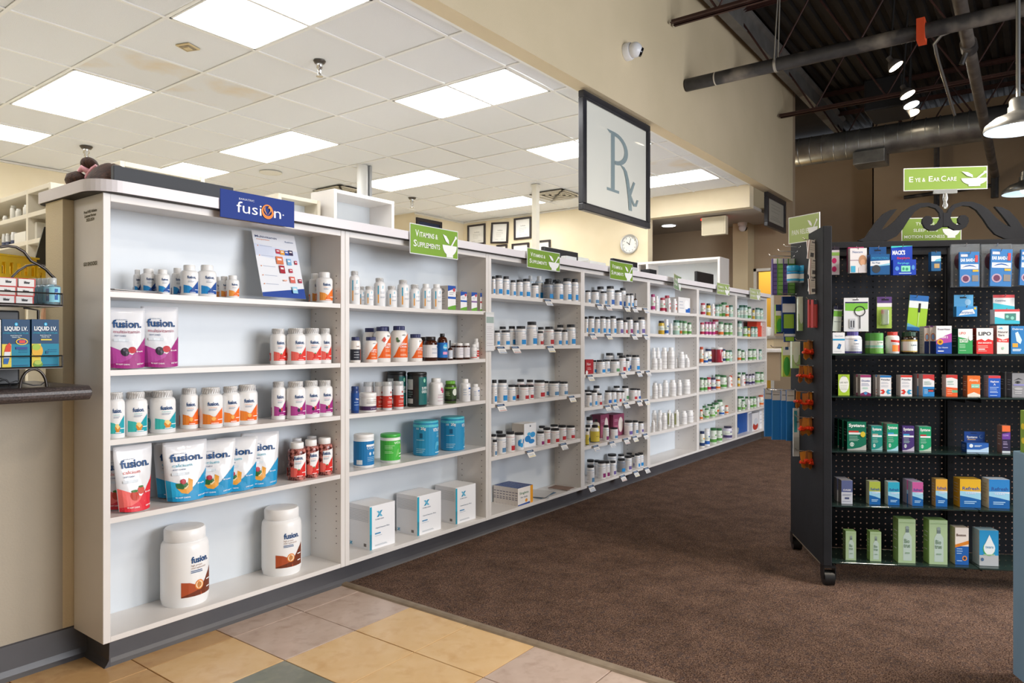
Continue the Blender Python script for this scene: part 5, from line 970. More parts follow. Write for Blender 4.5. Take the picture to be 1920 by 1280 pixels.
# framed certificates
def cert(loc, ax, w_, h, label, fw=.028, col='e8e6e0', matc=None, tilt=0, rim='2a2224'):
    t_ = empty('framed_certificate', label, 'picture frame', loc, -PI / 2 if ax == 'x' else 0, 'framed certificates on the cream walls')
    if tilt: t_.rotation_euler = (0, tilt, t_.rotation_euler[2])
    for a in ((-w_ / 2, 0, w_ / 2, fw), (-w_ / 2, h - fw, w_ / 2, h), (-w_ / 2, fw, -w_ / 2 + fw, h - fw), (w_ / 2 - fw, fw, w_ / 2, h - fw)): obj('frame_bar', G().bbox(a[0], -.03, a[1], a[2], -.002, a[3], .003, seg=1), mat(rim, .35), t_)
    el = [('r', -.5, 0, .5, 1, matc or col)]
    if matc: el += [('r', -.36, .18, .36, .82, col)]
    el += [('t', 'Certificate', 0, .62, .06, '6a6662', .35)] + lines(-.25, .25, (.52, .45, .38, .3), .012, 'a8a49c') + [('r', -.3, .14, -.1, .15, '8a8680'), ('r', .1, .14, .3, .15, '8a8680')]
    obj('certificate', prt(el, w_ - 2 * fw * .9, h - 2 * fw * .9, lambda x, z, e: (x, -.008 - e, z + fw * .9)), None, t_)
X9 = 9.048
for (u0, u1, v0, v1, lb, tl) in ((878, 911, 423, 457, 'certificate frame, left of upper three on the cream wall', 0), (921, 953, 419, 453, 'slightly crooked certificate frame, middle of upper three', .06), (965, 997, 410, 443, 'certificate frame, right of upper three on the cream wall', 0), (932, 952, 460, 492, 'certificate frame low left, mostly hidden by the slab', 0), (961, 993, 458, 492, 'certificate frame low middle, top edge visible', 0), (1008, 1033, 452, 486, 'certificate frame low right beside the slim pole', 0)):
    a, _ = onx(u0, v0, X9); b, _ = onx(u1, v1, X9); zt = (onx(u0, v0, X9)[0].z + onx(u1, v0 - (u1 - u0) * .13, X9)[0].z) / 2
    cert((X9, (a.y + b.y) / 2, zt - .34), 'x', abs(a.y - b.y), .34, lb, tilt=tl)
cert((8.2, 5.378, 2.58), 'y', .58, .42, 'largest dark frame with navy mat, in the wall corner', .05, 'ddd6cc', '26304a')
# clock
pc = onx(1181, 458, X9)[0]
t_ = empty('wall_clock', 'round silver wall clock on the cream wall', 'clock', pc, -PI / 2)
M = Matrix.Rotation(PI / 2, 3, 'X')
obj('rim', G().lathe([(.135, 0), (.14, .02), (.135, .035), (.118, .03), (.116, .012)], 36, M=M, cap=False), mat('b8b8b8', .3, .8), t_)
obj('dial', G().lathe([(.117, .010), (.116, .012)], 36, M=M), mat('e6e6e0', .5), t_)
obj('hour_hand', G().box(-.004, -.018, -.01, .004, -.016, .055, rot=Matrix.Rotation(-.9, 3, 'Y')), mat('222222', .4), t_)
obj('minute_hand', G().box(-.003, -.021, -.01, .003, -.019, .085, rot=Matrix.Rotation(.3, 3, 'Y')), mat('222222', .4), t_)
tk = G()
for k in range(12): tk.box(-.003, -.015, .088, .003, -.013, .102, rot=Matrix.Rotation(k * PI / 6, 3, 'Y'))
o = obj('hour_mark', tk, mat('555555', .5), t_); o['kind'] = 'stuff'
# ceiling fittings
def sprinkler(x, y, lb, k=1):
    t_ = empty('fire_sprinkler', lb, 'sprinkler', (x, y, 3.07), group='chrome fire sprinklers in the pharmacy ceiling')
    obj('escutcheon', G().lathe([(.012 * k, -.02 * k), (.03 * k, -.016 * k), (.04 * k, -.002), (.04 * k, 0)], 20), mat('504a44', .3, .6), t_)
    obj('nozzle', G().lathe([(.006 * k, -.085 * k), (.014 * k, -.07 * k), (.012 * k, -.05 * k), (.02 * k, -.045 * k), (.02 * k, -.015 * k)], 14), CHROME, t_)
    obj('deflector', G().lathe([(.022 * k, -.10 * k), (.022 * k, -.097 * k)], 16).cyl((.014 * k, 0, -.06 * k), (.008 * k, 0, -.1 * k), .003, 5).cyl((-.014 * k, 0, -.06 * k), (-.008 * k, 0, -.1 * k), .003, 5), CHROME, t_)
sprinkler(3.22, 1.72, 'chrome fire sprinkler with dark ring in nearest ceiling tiles', 1.1)
sprinkler(3.2, 5.45, 'chrome fire sprinkler above the hair bun', 1.5); sprinkler(7.05, 4.6, 'small distant fire sprinkler right of the open cabinet', 1.4)
t_ = empty('ceiling_sensor', 'small square yellowed diffuser on a ceiling tile', 'sensor', (2.53, 2.24, 3.07), .35)
for h in (.055, .04, .022): obj('ring', G().bbox(-h, -h, -.006 - (.055 - h) * .3, h, h, .003, .002, seg=1), mat('c8b48a' if h != .04 else '8f8068', .6), t_)
t_ = empty('ceiling_speaker', 'round white ceiling speaker grille', 'speaker', (4.99, 4.89, 3.068))
obj('grille', G().lathe([(.13, 0), (.13, -.006), (.118, -.009), (.116, -.005)], 32), mat('dcd9cf', .6), t_)
t_ = empty('recessed_light', 'small round downlight in the passage ceiling', 'ceiling light', onz(1254, 422, 2.79)[0])
obj('ring', G().lathe([(.12, 0), (.12, -.008), (.1, -.01)], 24), mat('d8d8d4', .5), t_); obj('lens', G().lathe([(.098, -.012), (.098, -.004)], 24), mat('eaf6ff', .5, emit=9), t_)
pe = onz(1340, 404, 2.79)[0]
t_ = empty('exit_sign', 'cream exit sign box with red glow in the passage', 'sign', (pe.x, pe.y, 2.79))
obj('box', G().bbox(-.05, -.17, -.27, .05, .17, -.02, .006), mat('d8ccb0', .5), t_)
obj('sign_face', G().box(-.054, -.15, -.25, -.05, .15, -.04), mat('cfc4a8', .5), t_)
obj('red_letters', G().box(.0501, -.12, -.2, .053, .12, -.08), mat('ff3020', .5, emit=1.2), t_)
obj('indicator', G().box(-.05, .172, -.06, .0, .18, -.03), mat('ff3020', .5, emit=.8), t_)
# ---- ceiling stained dark tile already in place; small counters past the last bay
t_ = empty('wall_counter', 'white wall counter beyond the last shelving bay', 'counter', (0, 0, 0))
obj('counter_top', G().bbox(8.6, -.02, .94, 9.9, .42, .985, .01), WHITE, t_); obj('bracket', G().box(8.7, .1, .6, 8.74, .4, .94), TAN, t_); obj('bracket', G().box(9.7, .1, .6, 9.74, .4, .94), TAN, t_)
obj('raised_shelf', G().bbox(8.75, .16, 1.10, 9.45, .43, 1.14, .01), mat('8a8378', .4), t_); obj('support', G().box(8.8, .2, .985, 9.4, .4, 1.10), mat('c0ae8c', .6), t_)
tag(obj('foam_cup', G().lathe([(.03, 0), (.045, .09), (.04, .1), (.001, .11)], 18, at=(8.85, .28, 1.141)), mat('e8e8e4', .5)), 'white domed cup on the raised counter shelf', 'cup')
# ================================================================ PERSON BEHIND THE SLAB (only the hair shows)
def person():
    x, y = 1.385, .74; yaw = 2.5
    t_ = empty('person', 'person behind the slab, brown hair in a bun with pink headband', 'person', (x, y, 0), 0)
    me = bpy.data.meshes.new('body'); bm = bmesh.new()
    P = {'pel': (0, 0, .92, .15, .11), 'w': (0, 0, 1.05, .125, .095), 'ch': (0, .0, 1.28, .16, .11), 'nb': (0, .01, 1.42, .09, .07), 'nk': (0, .01, 1.50, .055, .055), 'hd': (0, -.01, 1.60, .065, .075),
         'sl': (.17, 0, 1.40, .055, .05), 'sr': (-.17, 0, 1.40, .055, .05), 'el': (.23, .03, 1.14, .042, .04), 'er': (-.23, .03, 1.14, .042, .04), 'wl': (.17, -.2, 1.2, .027, .024), 'wr': (-.17, -.2, 1.2, .027, .024), 'hl': (.15, -.28, 1.205, .034, .018), 'hr': (-.15, -.28, 1.205, .034, .018),
         'kl': (.1, 0, .5, .06, .06), 'kr': (-.1, 0, .5, .06, .06), 'al': (.1, .02, .1, .038, .038), 'ar': (-.1, .02, .1, .038, .038), 'fl': (.11, -.14, .045, .04, .025), 'fr': (-.11, -.14, .045, .04, .025), 'tl': (.09, 0, .84, .09, .09), 'tr': (-.09, 0, .84, .09, .09)}
    for h in (1, -1):
        for f_ in range(4): P['f%d%d' % (h, f_)] = (h * (.15 + (f_ - 1.5) * .018), -.345 - .006 * (f_ in (1, 2)), 1.20, .0085, .0085); P['g%d%d' % (h, f_)] = (h * (.15 + (f_ - 1.5) * .019), -.37 - .01 * (f_ in (1, 2)), 1.175, .0075, .0075)
        P['th%d' % h] = (h * .11, -.29, 1.20, .011, .011); P['ti%d' % h] = (h * .095, -.325, 1.185, .009, .009)
    E_ = [('pel', 'w'), ('w', 'ch'), ('ch', 'nb'), ('nb', 'nk'), ('nk', 'hd'), ('ch', 'sl'), ('ch', 'sr'), ('sl', 'el'), ('sr', 'er'), ('el', 'wl'), ('er', 'wr'), ('wl', 'hl'), ('wr', 'hr'), ('pel', 'tl'), ('pel', 'tr'), ('tl', 'kl'), ('tr', 'kr'), ('kl', 'al'), ('kr', 'ar'), ('al', 'fl'), ('ar', 'fr')]
    for h, hn in ((1, 'hl'), (-1, 'hr')):
        for f_ in range(4): E_ += [(hn, 'f%d%d' % (h, f_)), ('f%d%d' % (h, f_), 'g%d%d' % (h, f_))]
        E_ += [(hn, 'th%d' % h), ('th%d' % h, 'ti%d' % h)]
    ks = list(P); me.from_pydata([P[k][:3] for k in ks], [(ks.index(a), ks.index(b)) for a, b in E_], [])
    o = bpy.data.objects.new('body', me); C.objects.link(o); o.parent = t_
    o.modifiers.new('skin', 'SKIN')
    bpy.context.view_layer.objects.active = o
    sv = me.skin_vertices[0].data
    for i, k in enumerate(ks): sv[i].radius = P[k][3:5]
    sv[0].use_root = True
    o.modifiers.new('sub', 'SUBSURF').levels = 2; o.modifiers['sub'].render_levels = 2
    me.materials.append(mat('c99a7c', .5)); o.rotation_euler = (0, 0, yaw)
    M = Matrix.Rotation(yaw, 3, 'Z')
    skin = mat('cf9f82', .5)
    hd = empty if False else None
    g = G()
    pr = [(.001, -.125)] + [(.078 * math.sin(a) ** .9, -.12 * math.cos(a)) for a in [PI * k / 14 for k in range(1, 14)]] + [(.001, .12)]
    g.lathe(pr, 24, at=(0, -.01, 0)); g.add([(-.012, -.085, -.02), (.012, -.085, -.02), (0, -.115, -.03), (0, -.085, .02)], [(0, 2, 3), (1, 3, 2), (0, 1, 2)])
    ho = obj('head', g, skin, t_, loc=(0, 0, 1.64), rz=yaw)
    for s in (-1, 1):
        obj('eye', G().lathe([(.001, -.01), (.01, 0), (.001, .01)], 10, at=(s * .03, -.083, .005)), mat('2a1c14', .3), ho)
        obj('ear', G().lathe([(.001, -.025), (.014, 0), (.001, .025)], 10, at=(s * .08, .0, 0)), skin, ho)
    obj('mouth', G().bbox(-.022, -.083, -.058, .022, -.07, -.05, .002), mat('a85a54', .5), ho)
    # scrubs
    g = G(); g.lathe([(.19, .86), (.17, 1.0), (.165, 1.1), (.19, 1.3), (.17, 1.4), (.075, 1.46)], 28, M=Matrix.Scale(.72, 3, (0, 1, 0)))
    obj('tunic', g, mat('3c5a7c', .8), t_, rz=yaw)
    g = G()
    for s in (-1, 1): g.cyl((s * .17, 0, 1.42), (s * .215, .02, 1.22), .066, 14, r2=.062)
    obj('sleeve', g, mat('3c5a7c', .8), t_, rz=yaw)
    for s in (-1, 1): obj('trouser_leg', G().cyl((s * .095, 0, .9), (s * .1, .02, .08), .105, 16, r2=.07), mat('2e3844', .8), t_, rz=yaw)
    # hair
    HR = noisy('brown_hair', '1a0d07', '4c2e1d', 60, .6, .5, 90, stretch=(1, 6, 1), spec=.25)
    g = G(); vs = []; fs = []; n1, n2 = 18, 28
    for j in range(n1 + 1):
        a = j / n1 * PI * .72
        for i in range(n2):
            b = 2 * PI * i / n2; r = 1 + .012 * math.sin(7 * b + 3 * a)
            vs.append((.104 * math.sin(a) * math.sin(b) * r, .022 - .122 * math.sin(a) * math.cos(b) * r * (1 if math.cos(b) < 0 else .84), .135 * math.cos(a) * r + .008))
    for j in range(n1):
        for i in range(n2): k = (i + 1) % n2; fs.append((j * n2 + i, (j + 1) * n2 + i, (j + 1) * n2 + k, j * n2 + k))
    g.add(vs, fs, 0, True)
    hr = obj('hair', g, HR, t_, loc=(0, 0, 1.672), rz=yaw)
    return t_, yaw, HR
PT, PYAW, HR = person()
# strands, bun and pink band placed on the crown
def hair_at(u, v, t): return ont(u, v, t) - Vector((1.385, .74, 0))
tt = 2.98
c1 = hair_at(168, 309, tt)
g = G(); pr = [(.001, -.03)] + [(.036 * math.sin(a), -.03 * math.cos(a)) for a in [PI * k / 10 for k in range(1, 10)]] + [(.001, .03)]
obj('hair_bun', G().lathe(pr, 18, M=Matrix.Rotation(.5, 3, 'Y'), at=c1), HR, PT)
pts = [hair_at(u, v, tt - .02) for u, v in ((160, 338), (166, 326), (174, 317), (182, 311))]
obj('headband', G().tube(pts, [.008, .010, .011, .009], 10).tube([hair_at(148, 322, tt - .02), hair_at(155, 315, tt - .02), hair_at(163, 320, tt - .02), hair_at(170, 324, tt - .02)], [.008, .014, .013, .008], 10), mat('d79aa4', .6), PT)
obj('hair_side', G().lathe([(.001, -.05), (.05, -.02), (.058, 0), (.045, .03), (.001, .045)], 18, M=Matrix.Rotation(.7, 3, 'Y'), at=hair_at(148, 345, tt)), HR, PT)
# ================================================================ LEFT COUNTER: WIRE RACK AND WHAT IS ON IT
WIRE = mat('4a4542', .3, .8)
ZC = .932
def at_y(u, v, y): return ony(u, v, y)[0]
R0, R1 = .02, .17
rk = empty('wire_rack', 'dark two-tier wire counter rack beside the tall half wall', 'rack', (0, 0, 0))
xr = at_y(117, 688, R0).x; xl = -.1
za, zb = .992, 1.181
for z, zr in ((za, za + .034), (zb, zb + .036)):
    obj('tray', G().box(xl, R0, z - .004, xr, R1, z - .001), WIRE if z == za else mat('5a5350', .35, .5), rk)
    obj('rail', G().tube([(xl, R0, z), (xr, R0, z), (xr, R1, z)], .0026, 6).tube([(xl, R0, zr), (xr, R0, zr), (xr, R1, zr)], .0022, 6).tube([(xr, R0, z), (xr, R0, zr)], .0022, 6).tube([(xr, R1, z), (xr, R1, zr)], .0022, 6), WIRE, rk)
obj('upright', G().tube([(xr - .02, R1 - .02, za), (xr - .02, R1 - .02, zb - .012), (xr - .06, R1 - .02, zb - .005)], .004, 8), WIRE, rk)
ft = [Vector((xr - .075 + .035 * math.cos(a), R0 + .01, ZC + .055 * math.sin(a))) for a in [PI * k / 14 for k in range(15)]]
obj('foot', G().tube(ft, .004, 8), WIRE, rk)
obj('handle', G().tube([at_y(u, v, .16) for u, v in ((0, 463), (15, 461), (30, 463), (45, 472), (58, 489), (72, 496), (86, 505), (96, 516), (103, 522))], .0045, 8), WIRE, rk)
obj('handle', G().tube([at_y(u, v, .19) for u, v in ((22, 520), (34, 508), (50, 498), (68, 495), (84, 498))], .0035, 8), WIRE, rk)
def liq(fruit): return [('r', -.0, 0, 1, .49, '0c84a2'), ('r', 0, 0, .33, .49, 'e6cf4a'), ('t', 'LIQUID I.V.', .5, .77, .085, 'f4f8fa', .82, .03), ('t', 'HYDRATION MULTIPLIER', .5, .70, .035, '2fa4c4', .9), ('t', 'ELECTROLYTE', .5, .655, .022, 'e0f0f4', .4), ('t', 'DRINK MIX', .5, .62, .022, 'e0f0f4', .3), ('e', .5, .90, .06, .035, '3ab8e8'), ('e', .5, .90, .02, .012, 'e0f8ff')] + fruit + lines(.6, .95, (.36, .32, .2), .012, '0c6a90') + lines(.4, .95, (.04,), .015, '0c5a80')
pop = [('p', [(.08, .33), (.3, .33), (.32, .45), (.26, .52), (.14, .46)], 'd8442c'), ('p', [(.05, .2), (.26, .2), (.3, .33), (.08, .33)], 'e4e6ea'), ('p', [(.05, .08), (.2, .08), (.26, .2), (.05, .2)], '2a6ab0'), ('e', .7, .54, .22, .07, 'e8c43a'), ('e', .7, .54, .18, .05, '243a8a'), ('r', .6, .51, .82, .57, 'e05040'), ('r', .48, .38, .9, .43, '2a4a90')]
lem = [('e', .2, .34, .2, .14, 'e8b43a'), ('e', .16, .42, .15, .07, 'a8c44a'), ('e', .22, .06, .18, .06, '6f9a3a'), ('e', .22, .1, .14, .05, 'b8cc5a'), ('r', .32, .56, .72, .59, 'e6cf4a'), ('r', .5, .28, .6, .34, '0c5a80')]
boxd('liq_a', .087, .05, .145, '0b4068', liq(pop), '10506e', [], '0b4068'); boxd('liq_b', .087, .05, .145, '0b4068', liq(lem), '10506e', [], '0b4068'); boxd('liq_c', .087, .05, .145, 'e8e4e0', [('r', .4, .02, .95, .1, 'd8503a')], 'e0dcd8')
for key, u0, u1, lb in (('liq_b', 62, 113, 'blue drink-mix carton with lemon picture on the lower rack tier'), ('liq_a', 6, 58.5, 'blue drink-mix carton with ice pop picture on the lower rack tier'), ('liq_c', -48, 4, 'white carton cut by the left edge, lower rack tier')):
    a, b = at_y(u0, 598, .03), at_y(u1, 598, .03); place(key, ((a.x + b.x) / 2, .03 + .035, za), 0, b.x - a.x, a.z - za, lb, 'box', 'drink-mix cartons on the rack' if key != 'liq_c' else None, D=.05)
boxd('smallc', .06, .05, .026, 'e4e2df', [('r', 0, 0, 1, .06, 'c83a34'), ('r', 0, .92, 1, 1, 'c83a34'), ('r', .94, 0, 1, 1, 'd8504a'), ('t', 'blister', .5, .4, .3, '2a2a30', .35, .04)], 'd8d4d0', [('r', 0, 0, 1, .08, 'c83a34')], 'ecebe8')
for i, (u0, u1) in enumerate(((-4, 30), (31, 64))):
    for k in range(3):
        a, b = at_y(u0 - k * -1.2, 560, .05), at_y(u1 + k, 560, .05)
        place('smallc', ((a.x + b.x) / 2, .05 + .03, zb + k * .0265), .04 * (k - 1), b.x - a.x - .001, .026, 'small white carton with red edges, %s column, %s' % (('left', 'right')[i], ('bottom', 'middle', 'top')[k]), 'box', 'small white cartons stacked on the upper rack tier', D=.06)
bottle('sani', .045, .085, 'cfe4ee', 'dfe6ea', [('r', -.5, .12, .9, .66, '8fd0e4'), ('r', .1, .2, .5, .6, '2a62a8'), ('t', 'gel', .3, .4, .1, 'ffffff', .3)], .66, .76, .3, .5, bodym=mat('cfe6f0', .08, trans=.75), capm=mat('e6ecee', .15, trans=.4))
for k in range(5):
    a = at_y(97 - k * 8, 545, .05 + .012 * k); place('sani', (a.x, .045 + .016 * k + (.0 if k == 0 else .012), zb), -.2, .046 - .002 * k, .085, 'small clear gel bottle with blue label, %s from the rack end' % ORD[k], 'bottle', 'clear gel bottles on the upper rack tier')
# yellow baskets behind
def basket(p, rz, w_, d_, h, label, tilt=0):
    t_ = empty('yellow_basket', label, 'basket', p, rz, 'yellow plastic baskets'); t_.rotation_euler = (tilt, 0, rz)
    Y = mat('e0bb1c', .35); nb = 7
    for sgn, ax in ((-1, 0), (1, 0), (-1, 1), (1, 1)):
        L = w_ if ax == 0 else d_; g = G()
        f = (lambda a, b, z: ((a, sgn * b, z))) if ax == 0 else (lambda a, b, z: ((sgn * b, a, z)))
        hb = d_ / 2 if ax == 0 else w_ / 2
        def slab(a0, a1, z0, z1):
            P = [f(a, b, z) for a in (a0, a1) for b in (hb - .004, hb) for z in (z0, z1)]
            g.add(P, [(0, 1, 3, 2), (4, 6, 7, 5), (0, 4, 5, 1), (2, 3, 7, 6), (0, 2, 6, 4), (1, 5, 7, 3)])
        slab(-L / 2, L / 2, 0, h * .25); slab(-L / 2, L / 2, h * .75, h)
        for k in range(nb + 1): a = -L / 2 + L * k / nb; slab(a - .007, a + .007, h * .25, h * .75)
        obj('side', g, Y, t_)
    obj('base', G().box(-w_ / 2, -d_ / 2, 0, w_ / 2, d_ / 2, .004), Y, t_)
    obj('rim', G().box(-w_ / 2 - .006, -d_ / 2 - .006, h, w_ / 2 + .006, -d_ / 2 + .004, h + .006).box(-w_ / 2 - .006, d_ / 2 - .004, h, w_ / 2 + .006, d_ / 2 + .006, h + .006).box(-w_ / 2 - .006, -d_ / 2, h, -w_ / 2 + .004, d_ / 2, h + .006).box(w_ / 2 - .004, -d_ / 2, h, w_ / 2 + .006, d_ / 2, h + .006), Y, t_)
SB = empty('stock_bench', 'cream back bench behind the checkout opening', 'bench', (0, 0, 0))
obj('bench_top', G().bbox(-2, .40, 1.25, .98, 1.0, 1.28, .004), CRM, SB); obj('bench_panel', G().box(-2, .44, 0, .96, .48, 1.25), CRM, SB)
pb = at_y(20, 515, .50); basket(Vector((pb.x - .03, .52, 1.283)), .35, .19, .12, .082, 'yellow slotted basket at the left edge, larger of two')
pb = at_y(70, 515, .56); basket(Vector((pb.x + .01, .58, 1.283)), .1, .13, .12, .05, 'lower yellow slotted basket behind the gel bottles')
t_ = empty('till_monitor', 'thin black monitor seen edge-on against the half wall', 'monitor', (0, 0, 0))
a, b, c_, d_ = at_y(83, 425, .5), at_y(88, 425, .5), at_y(74, 496, .5), at_y(63, 496, .5)
g = G(); g.add([a, b + Vector((.02, 0, 0)), c_ + Vector((.03, 0, 0)), d_] + [q + Vector((.01, .04, 0)) for q in (a, b + Vector((.02, 0, 0)), c_ + Vector((.03, 0, 0)), d_)], [(0, 1, 2, 3), (4, 7, 6, 5), (0, 4, 5, 1), (1, 5, 6, 2), (2, 6, 7, 3), (3, 7, 4, 0)])
fixn(obj('housing', g, mat('1d1d20', .4), t_))
q = at_y(60, 500, .55); obj('stand', G().box(q.x - .05, .72, 1.281, q.x - .03, .74, q.z + .0).box(q.x - .05, .72, q.z - .02, q.x + .14, .8, q.z + .01), mat('1b1b1e', .5), t_)
t_ = empty('cable_bundle', 'thin dark cables lying on the dark counter under the rack', 'cable', (0, 0, 0))
obj('cable', G().tube([at_y(u, v, .12) for u, v in ((0, 709), (10, 712), (18, 718), (30, 714), (45, 718), (62, 722), (76, 722), (86, 714))], .002, 6).tube([at_y(u, v, .14) for u, v in ((-6, 715), (12, 712), (20, 720), (14, 728))], .002, 6), mat('302e2e', .4), t_)
tag(obj('black_housing', G().bbox(.05, .185, ZC + .001, .86, .215, 1.168, .006), mat('1b1b1d', .4)), 'black equipment housing behind the wire rack', 'device')  # one plain black slab for the dark equipment behind the rack
# ================================================================ BLACK GONDOLA
ga = .143; gn = math.hypot(1, ga)
GG = Vector(((CF[0] + ga * CR[0]) / gn, (CF[1] + ga * CR[1]) / gn, 0)); GE = Vector(((CR[0] - ga * CF[0]) / gn, (CR[1] - ga * CF[1]) / gn, 0))
GO = Vector((3.3023, -1.6744, 0)); GRZ = math.atan2(GE.y, GE.x)
def gl(u, v, dep):
    dx, dy = dr(u); og = GO.x * GG.x + (GO.y + CD) * GG.y
    t = (dep + og) / (dx * GG.x + dy * GG.y)
    s = (t * dx - GO.x) * GE.x + (t * dy - CD - GO.y) * GE.y
    return s, CH + (640 - v) / FP * t, t
def W3(s, d, z): return GO + GE * s + GG * d + Vector((0, 0, z))
GW = 1.22; PD = .27
gd = empty('gondola', 'black pegboard display gondola on castors with scrolled top', 'gondola', GO, GRZ)
# local frame: x along the face, y into the depth
obj('end_panel', G().bbox(-.037, 0, .09, 0, .57, 1.575, .003), BLK, gd); obj('end_panel', G().bbox(GW, 0, .09, GW + .037, .57, 1.575, .003), BLK, gd)
obj('end_trim', G().box(-.034, .01, .082, -.003, .56, .092), mat('8a7c6a', .5), gd)
obj('top_rail', G().bbox(0, PD - .03, 1.505, GW, PD + .03, 1.535, .003), BLK, gd)
obj('top_rail', G().bbox(0, PD - .018, 1.47, GW, PD + .018, 1.505, .002), BLK, gd)
obj('centre_post', G().bbox(.575, PD - .022, .1, .605, PD + .01, 1.5, .002), BLK, gd)
sl = G(); z = .16
while z < 1.45:
    for dx in (.584, .594): sl.box(dx - .0015, PD - .0225, z, dx + .0015, PD - .0218, z + .012)
    z += .035
o = obj('slot', sl, mat('0c0c0e', .9), gd); o['kind'] = 'stuff'
# perforated boards with real holes: built as a grid of small frames
def pegboard(x0, x1, z0, z1):
    st = .0262; hs = .0032; vs = []; fs = []
    nx = int((x1 - x0) / st); nz = int((z1 - z0) / st); sx = (x1 - x0) / nx; sz = (z1 - z0) / nz
    for i in range(nx):
        for k in range(nz):
            a = x0 + i * sx; b = z0 + k * sz; cx, cz = a + sx / 2, b + sz / 2; o_ = len(vs)
            vs += [(a, PD, b), (a + sx, PD, b), (a + sx, PD, b + sz), (a, PD, b + sz)]
            for q in range(8): an = -3 * PI / 4 + q * PI / 4; vs.append((cx + hs * math.cos(an), PD, cz + hs * math.sin(an)))
            A = [o_ + j for j in range(4)]; H = [o_ + 4 + j for j in range(8)]
            fs += [(A[0], A[1], H[2], H[1], H[0]), (A[1], A[2], H[4], H[3], H[2]), (A[2], A[3], H[6], H[5], H[4]), (A[3], A[0], H[0], H[7], H[6])]
    g = G(); g.add(vs, fs); return g
for a, b in ((.002, .574), (.606, GW - .002)):
    o = obj('pegboard', pegboard(a, b, .1, 1.47), PEG, gd)
GLS = mat('5a7a74', .05, trans=.85)
GZ = [1.017, .832, .592, .354, .106]
for z in GZ:
    for a, b in ((.004, .597), (.601, GW - .004)):
        obj('glass_shelf', G().bbox(a, .015, z - .008, b, PD - .024, z - .001, .001, seg=1), GLS, gd)
        for x in (a + .03, b - .03): obj('bracket', G().box(x - .002, .06, z - .028, x + .002, PD - .02, z - .009), BLK, gd)
for (x, y) in ((.0, .0), (.0, .54), (GW, .0), (GW, .54)):
    cs = obj('castor', G().cyl((x - .03, y + .025, .034), (x + .012, y + .025, .034), .033, 20), mat('1b1b1d', .4), gd)
    obj('castor_fork', G().box(x - .035, y + .0, .034, x - .031, y + .05, .088).box(x + .013, y, .034, x + .017, y + .05, .088).box(x - .035, y, .082, x + .017, y + .05, .09), mat('2a2a2c', .4, .5), cs)
# scrolled top, traced as a half and mirrored, cut from thick plate
half_px = [(1607, 438), (1622, 432), (1640, 405), (1655, 388), (1668, 381), (1681, 379), (1668, 395), (1657, 410), (1652, 418), (1664, 412), (1678, 400), (1692, 384), (1706, 374), (1722, 368), (1740, 367), (1756, 371), (1766, 381), (1770, 392), (1771, 404), (1764, 414), (1754, 419), (1742, 419), (1733, 414), (1728, 404), (1729, 397), (1735, 392), (1743, 392), (1748, 398), (1747, 406), (1742, 409), (1751, 409), (1758, 404), (1762, 396), (1760, 386), (1753, 378), (1740, 374), (1726, 376), (1714, 384), (1702, 400), (1692, 416), (1680, 430), (1664, 438), (1645, 441), (1625, 441)]
dq = PD
hp = [gl(u, v, dq)[:2] for u, v in half_px]; sc0 = gl(1771, 400, dq)[0] + .001
zb0 = min(p[1] for p in hp); zoff = 1.534 - zb0
sct = obj('scroll_top', G().prism(hp, lambda x, z, d: (x, dq + d, z + zoff), -.008, .008).prism([(2 * sc0 - x, z) for x, z in hp], lambda x, z, d: (x, dq + d, z + zoff), -.008, .008), BLK, gd); fixn(sct)
obj('scroll_join', G().bbox(sc0 - .012, dq - .009, hp[18][1] + zoff - .02, sc0 + .012, dq + .009, hp[18][1] + zoff + .045, .002, seg=1), BLK, gd)
# green signs over the gondola
def acr_clip(t_): obj('clip', G().box(-.05, -.004, -.02, .05, .006, -.002).lathe([(.006, -.09), (.012, -.075), (.006, -.06), (.011, -.045), (.008, -.02)], 12), mat('e8ecec', .05, trans=.7), t_)
eye = [('t', 'E', -.42, .38, .26, 'eef2ea', .05), ('t', 'YE &', -.31, .38, .19, 'eef2ea', .13), ('t', 'E', -.18, .38, .26, 'eef2ea', .05), ('t', 'AR', -.11, .38, .19, 'eef2ea', .08), ('t', 'C', -.025, .38, .26, 'eef2ea', .06), ('t', 'ARE', .075, .38, .19, 'eef2ea', .12)] + logo(.35, .48, .36, 'eef0f0', asp=.44)
s0, z0_, t0 = gl(1694, 358, PD); s1, z1_, _ = gl(1852, 312, PD)
green_sign('aisle_sign', s1 - s0 - .01, .098, eye, W3((s0 + s1) / 2, PD - .0, z0_ + .003), GRZ, 'wide green eye and ear care sign standing above the gondola', 0, acr_clip, green='8cab52', group=None)
pain = [('t', 'TYLENOL', -.1, .72, .13, 'e6ece0', .34), ('t', 'SLEEP AIDS', -.1, .45, .13, 'e6ece0', .42), ('t', 'MOTION SICKNESS', -.12, .18, .13, 'e6ece0', .7)] + logo(.34, .55, .36, 'eef0f0', asp=.42)
s0, z0_, t0 = gl(1692, 440, .55); s1, z1_, _ = gl(1801, 408, .55)
green_sign('aisle_sign', s1 - s0, .12, pain, W3((s0 + s1) / 2, .55, z1_ - .12), GRZ, 'green sign with three lines seen behind the black scrollwork', 0, None, green='8aa650', group=None)
obj2 = obj('rear_sign_post', G().box(.25, .535, 1.3, .27, .555, 1.5), BLK, gd)
s0, z0_, _ = gl(1507, 466, .3)
sg = green_sign('aisle_sign', .17, .12, [('t', 'PAIN RELIEF', -.1, .3, .2, 'e6ece0', .6)] + logo(.3, .5, .33, 'eef0f0', asp=.5), ont(1507, 452, 3.34), GRZ + 1.2 - PI / 2 + .1, 'green sign angled over the end panel of the gondola', 0, None, green='a8bb78', group=None)
sg.rotation_euler = (0, 0, GRZ - .95)
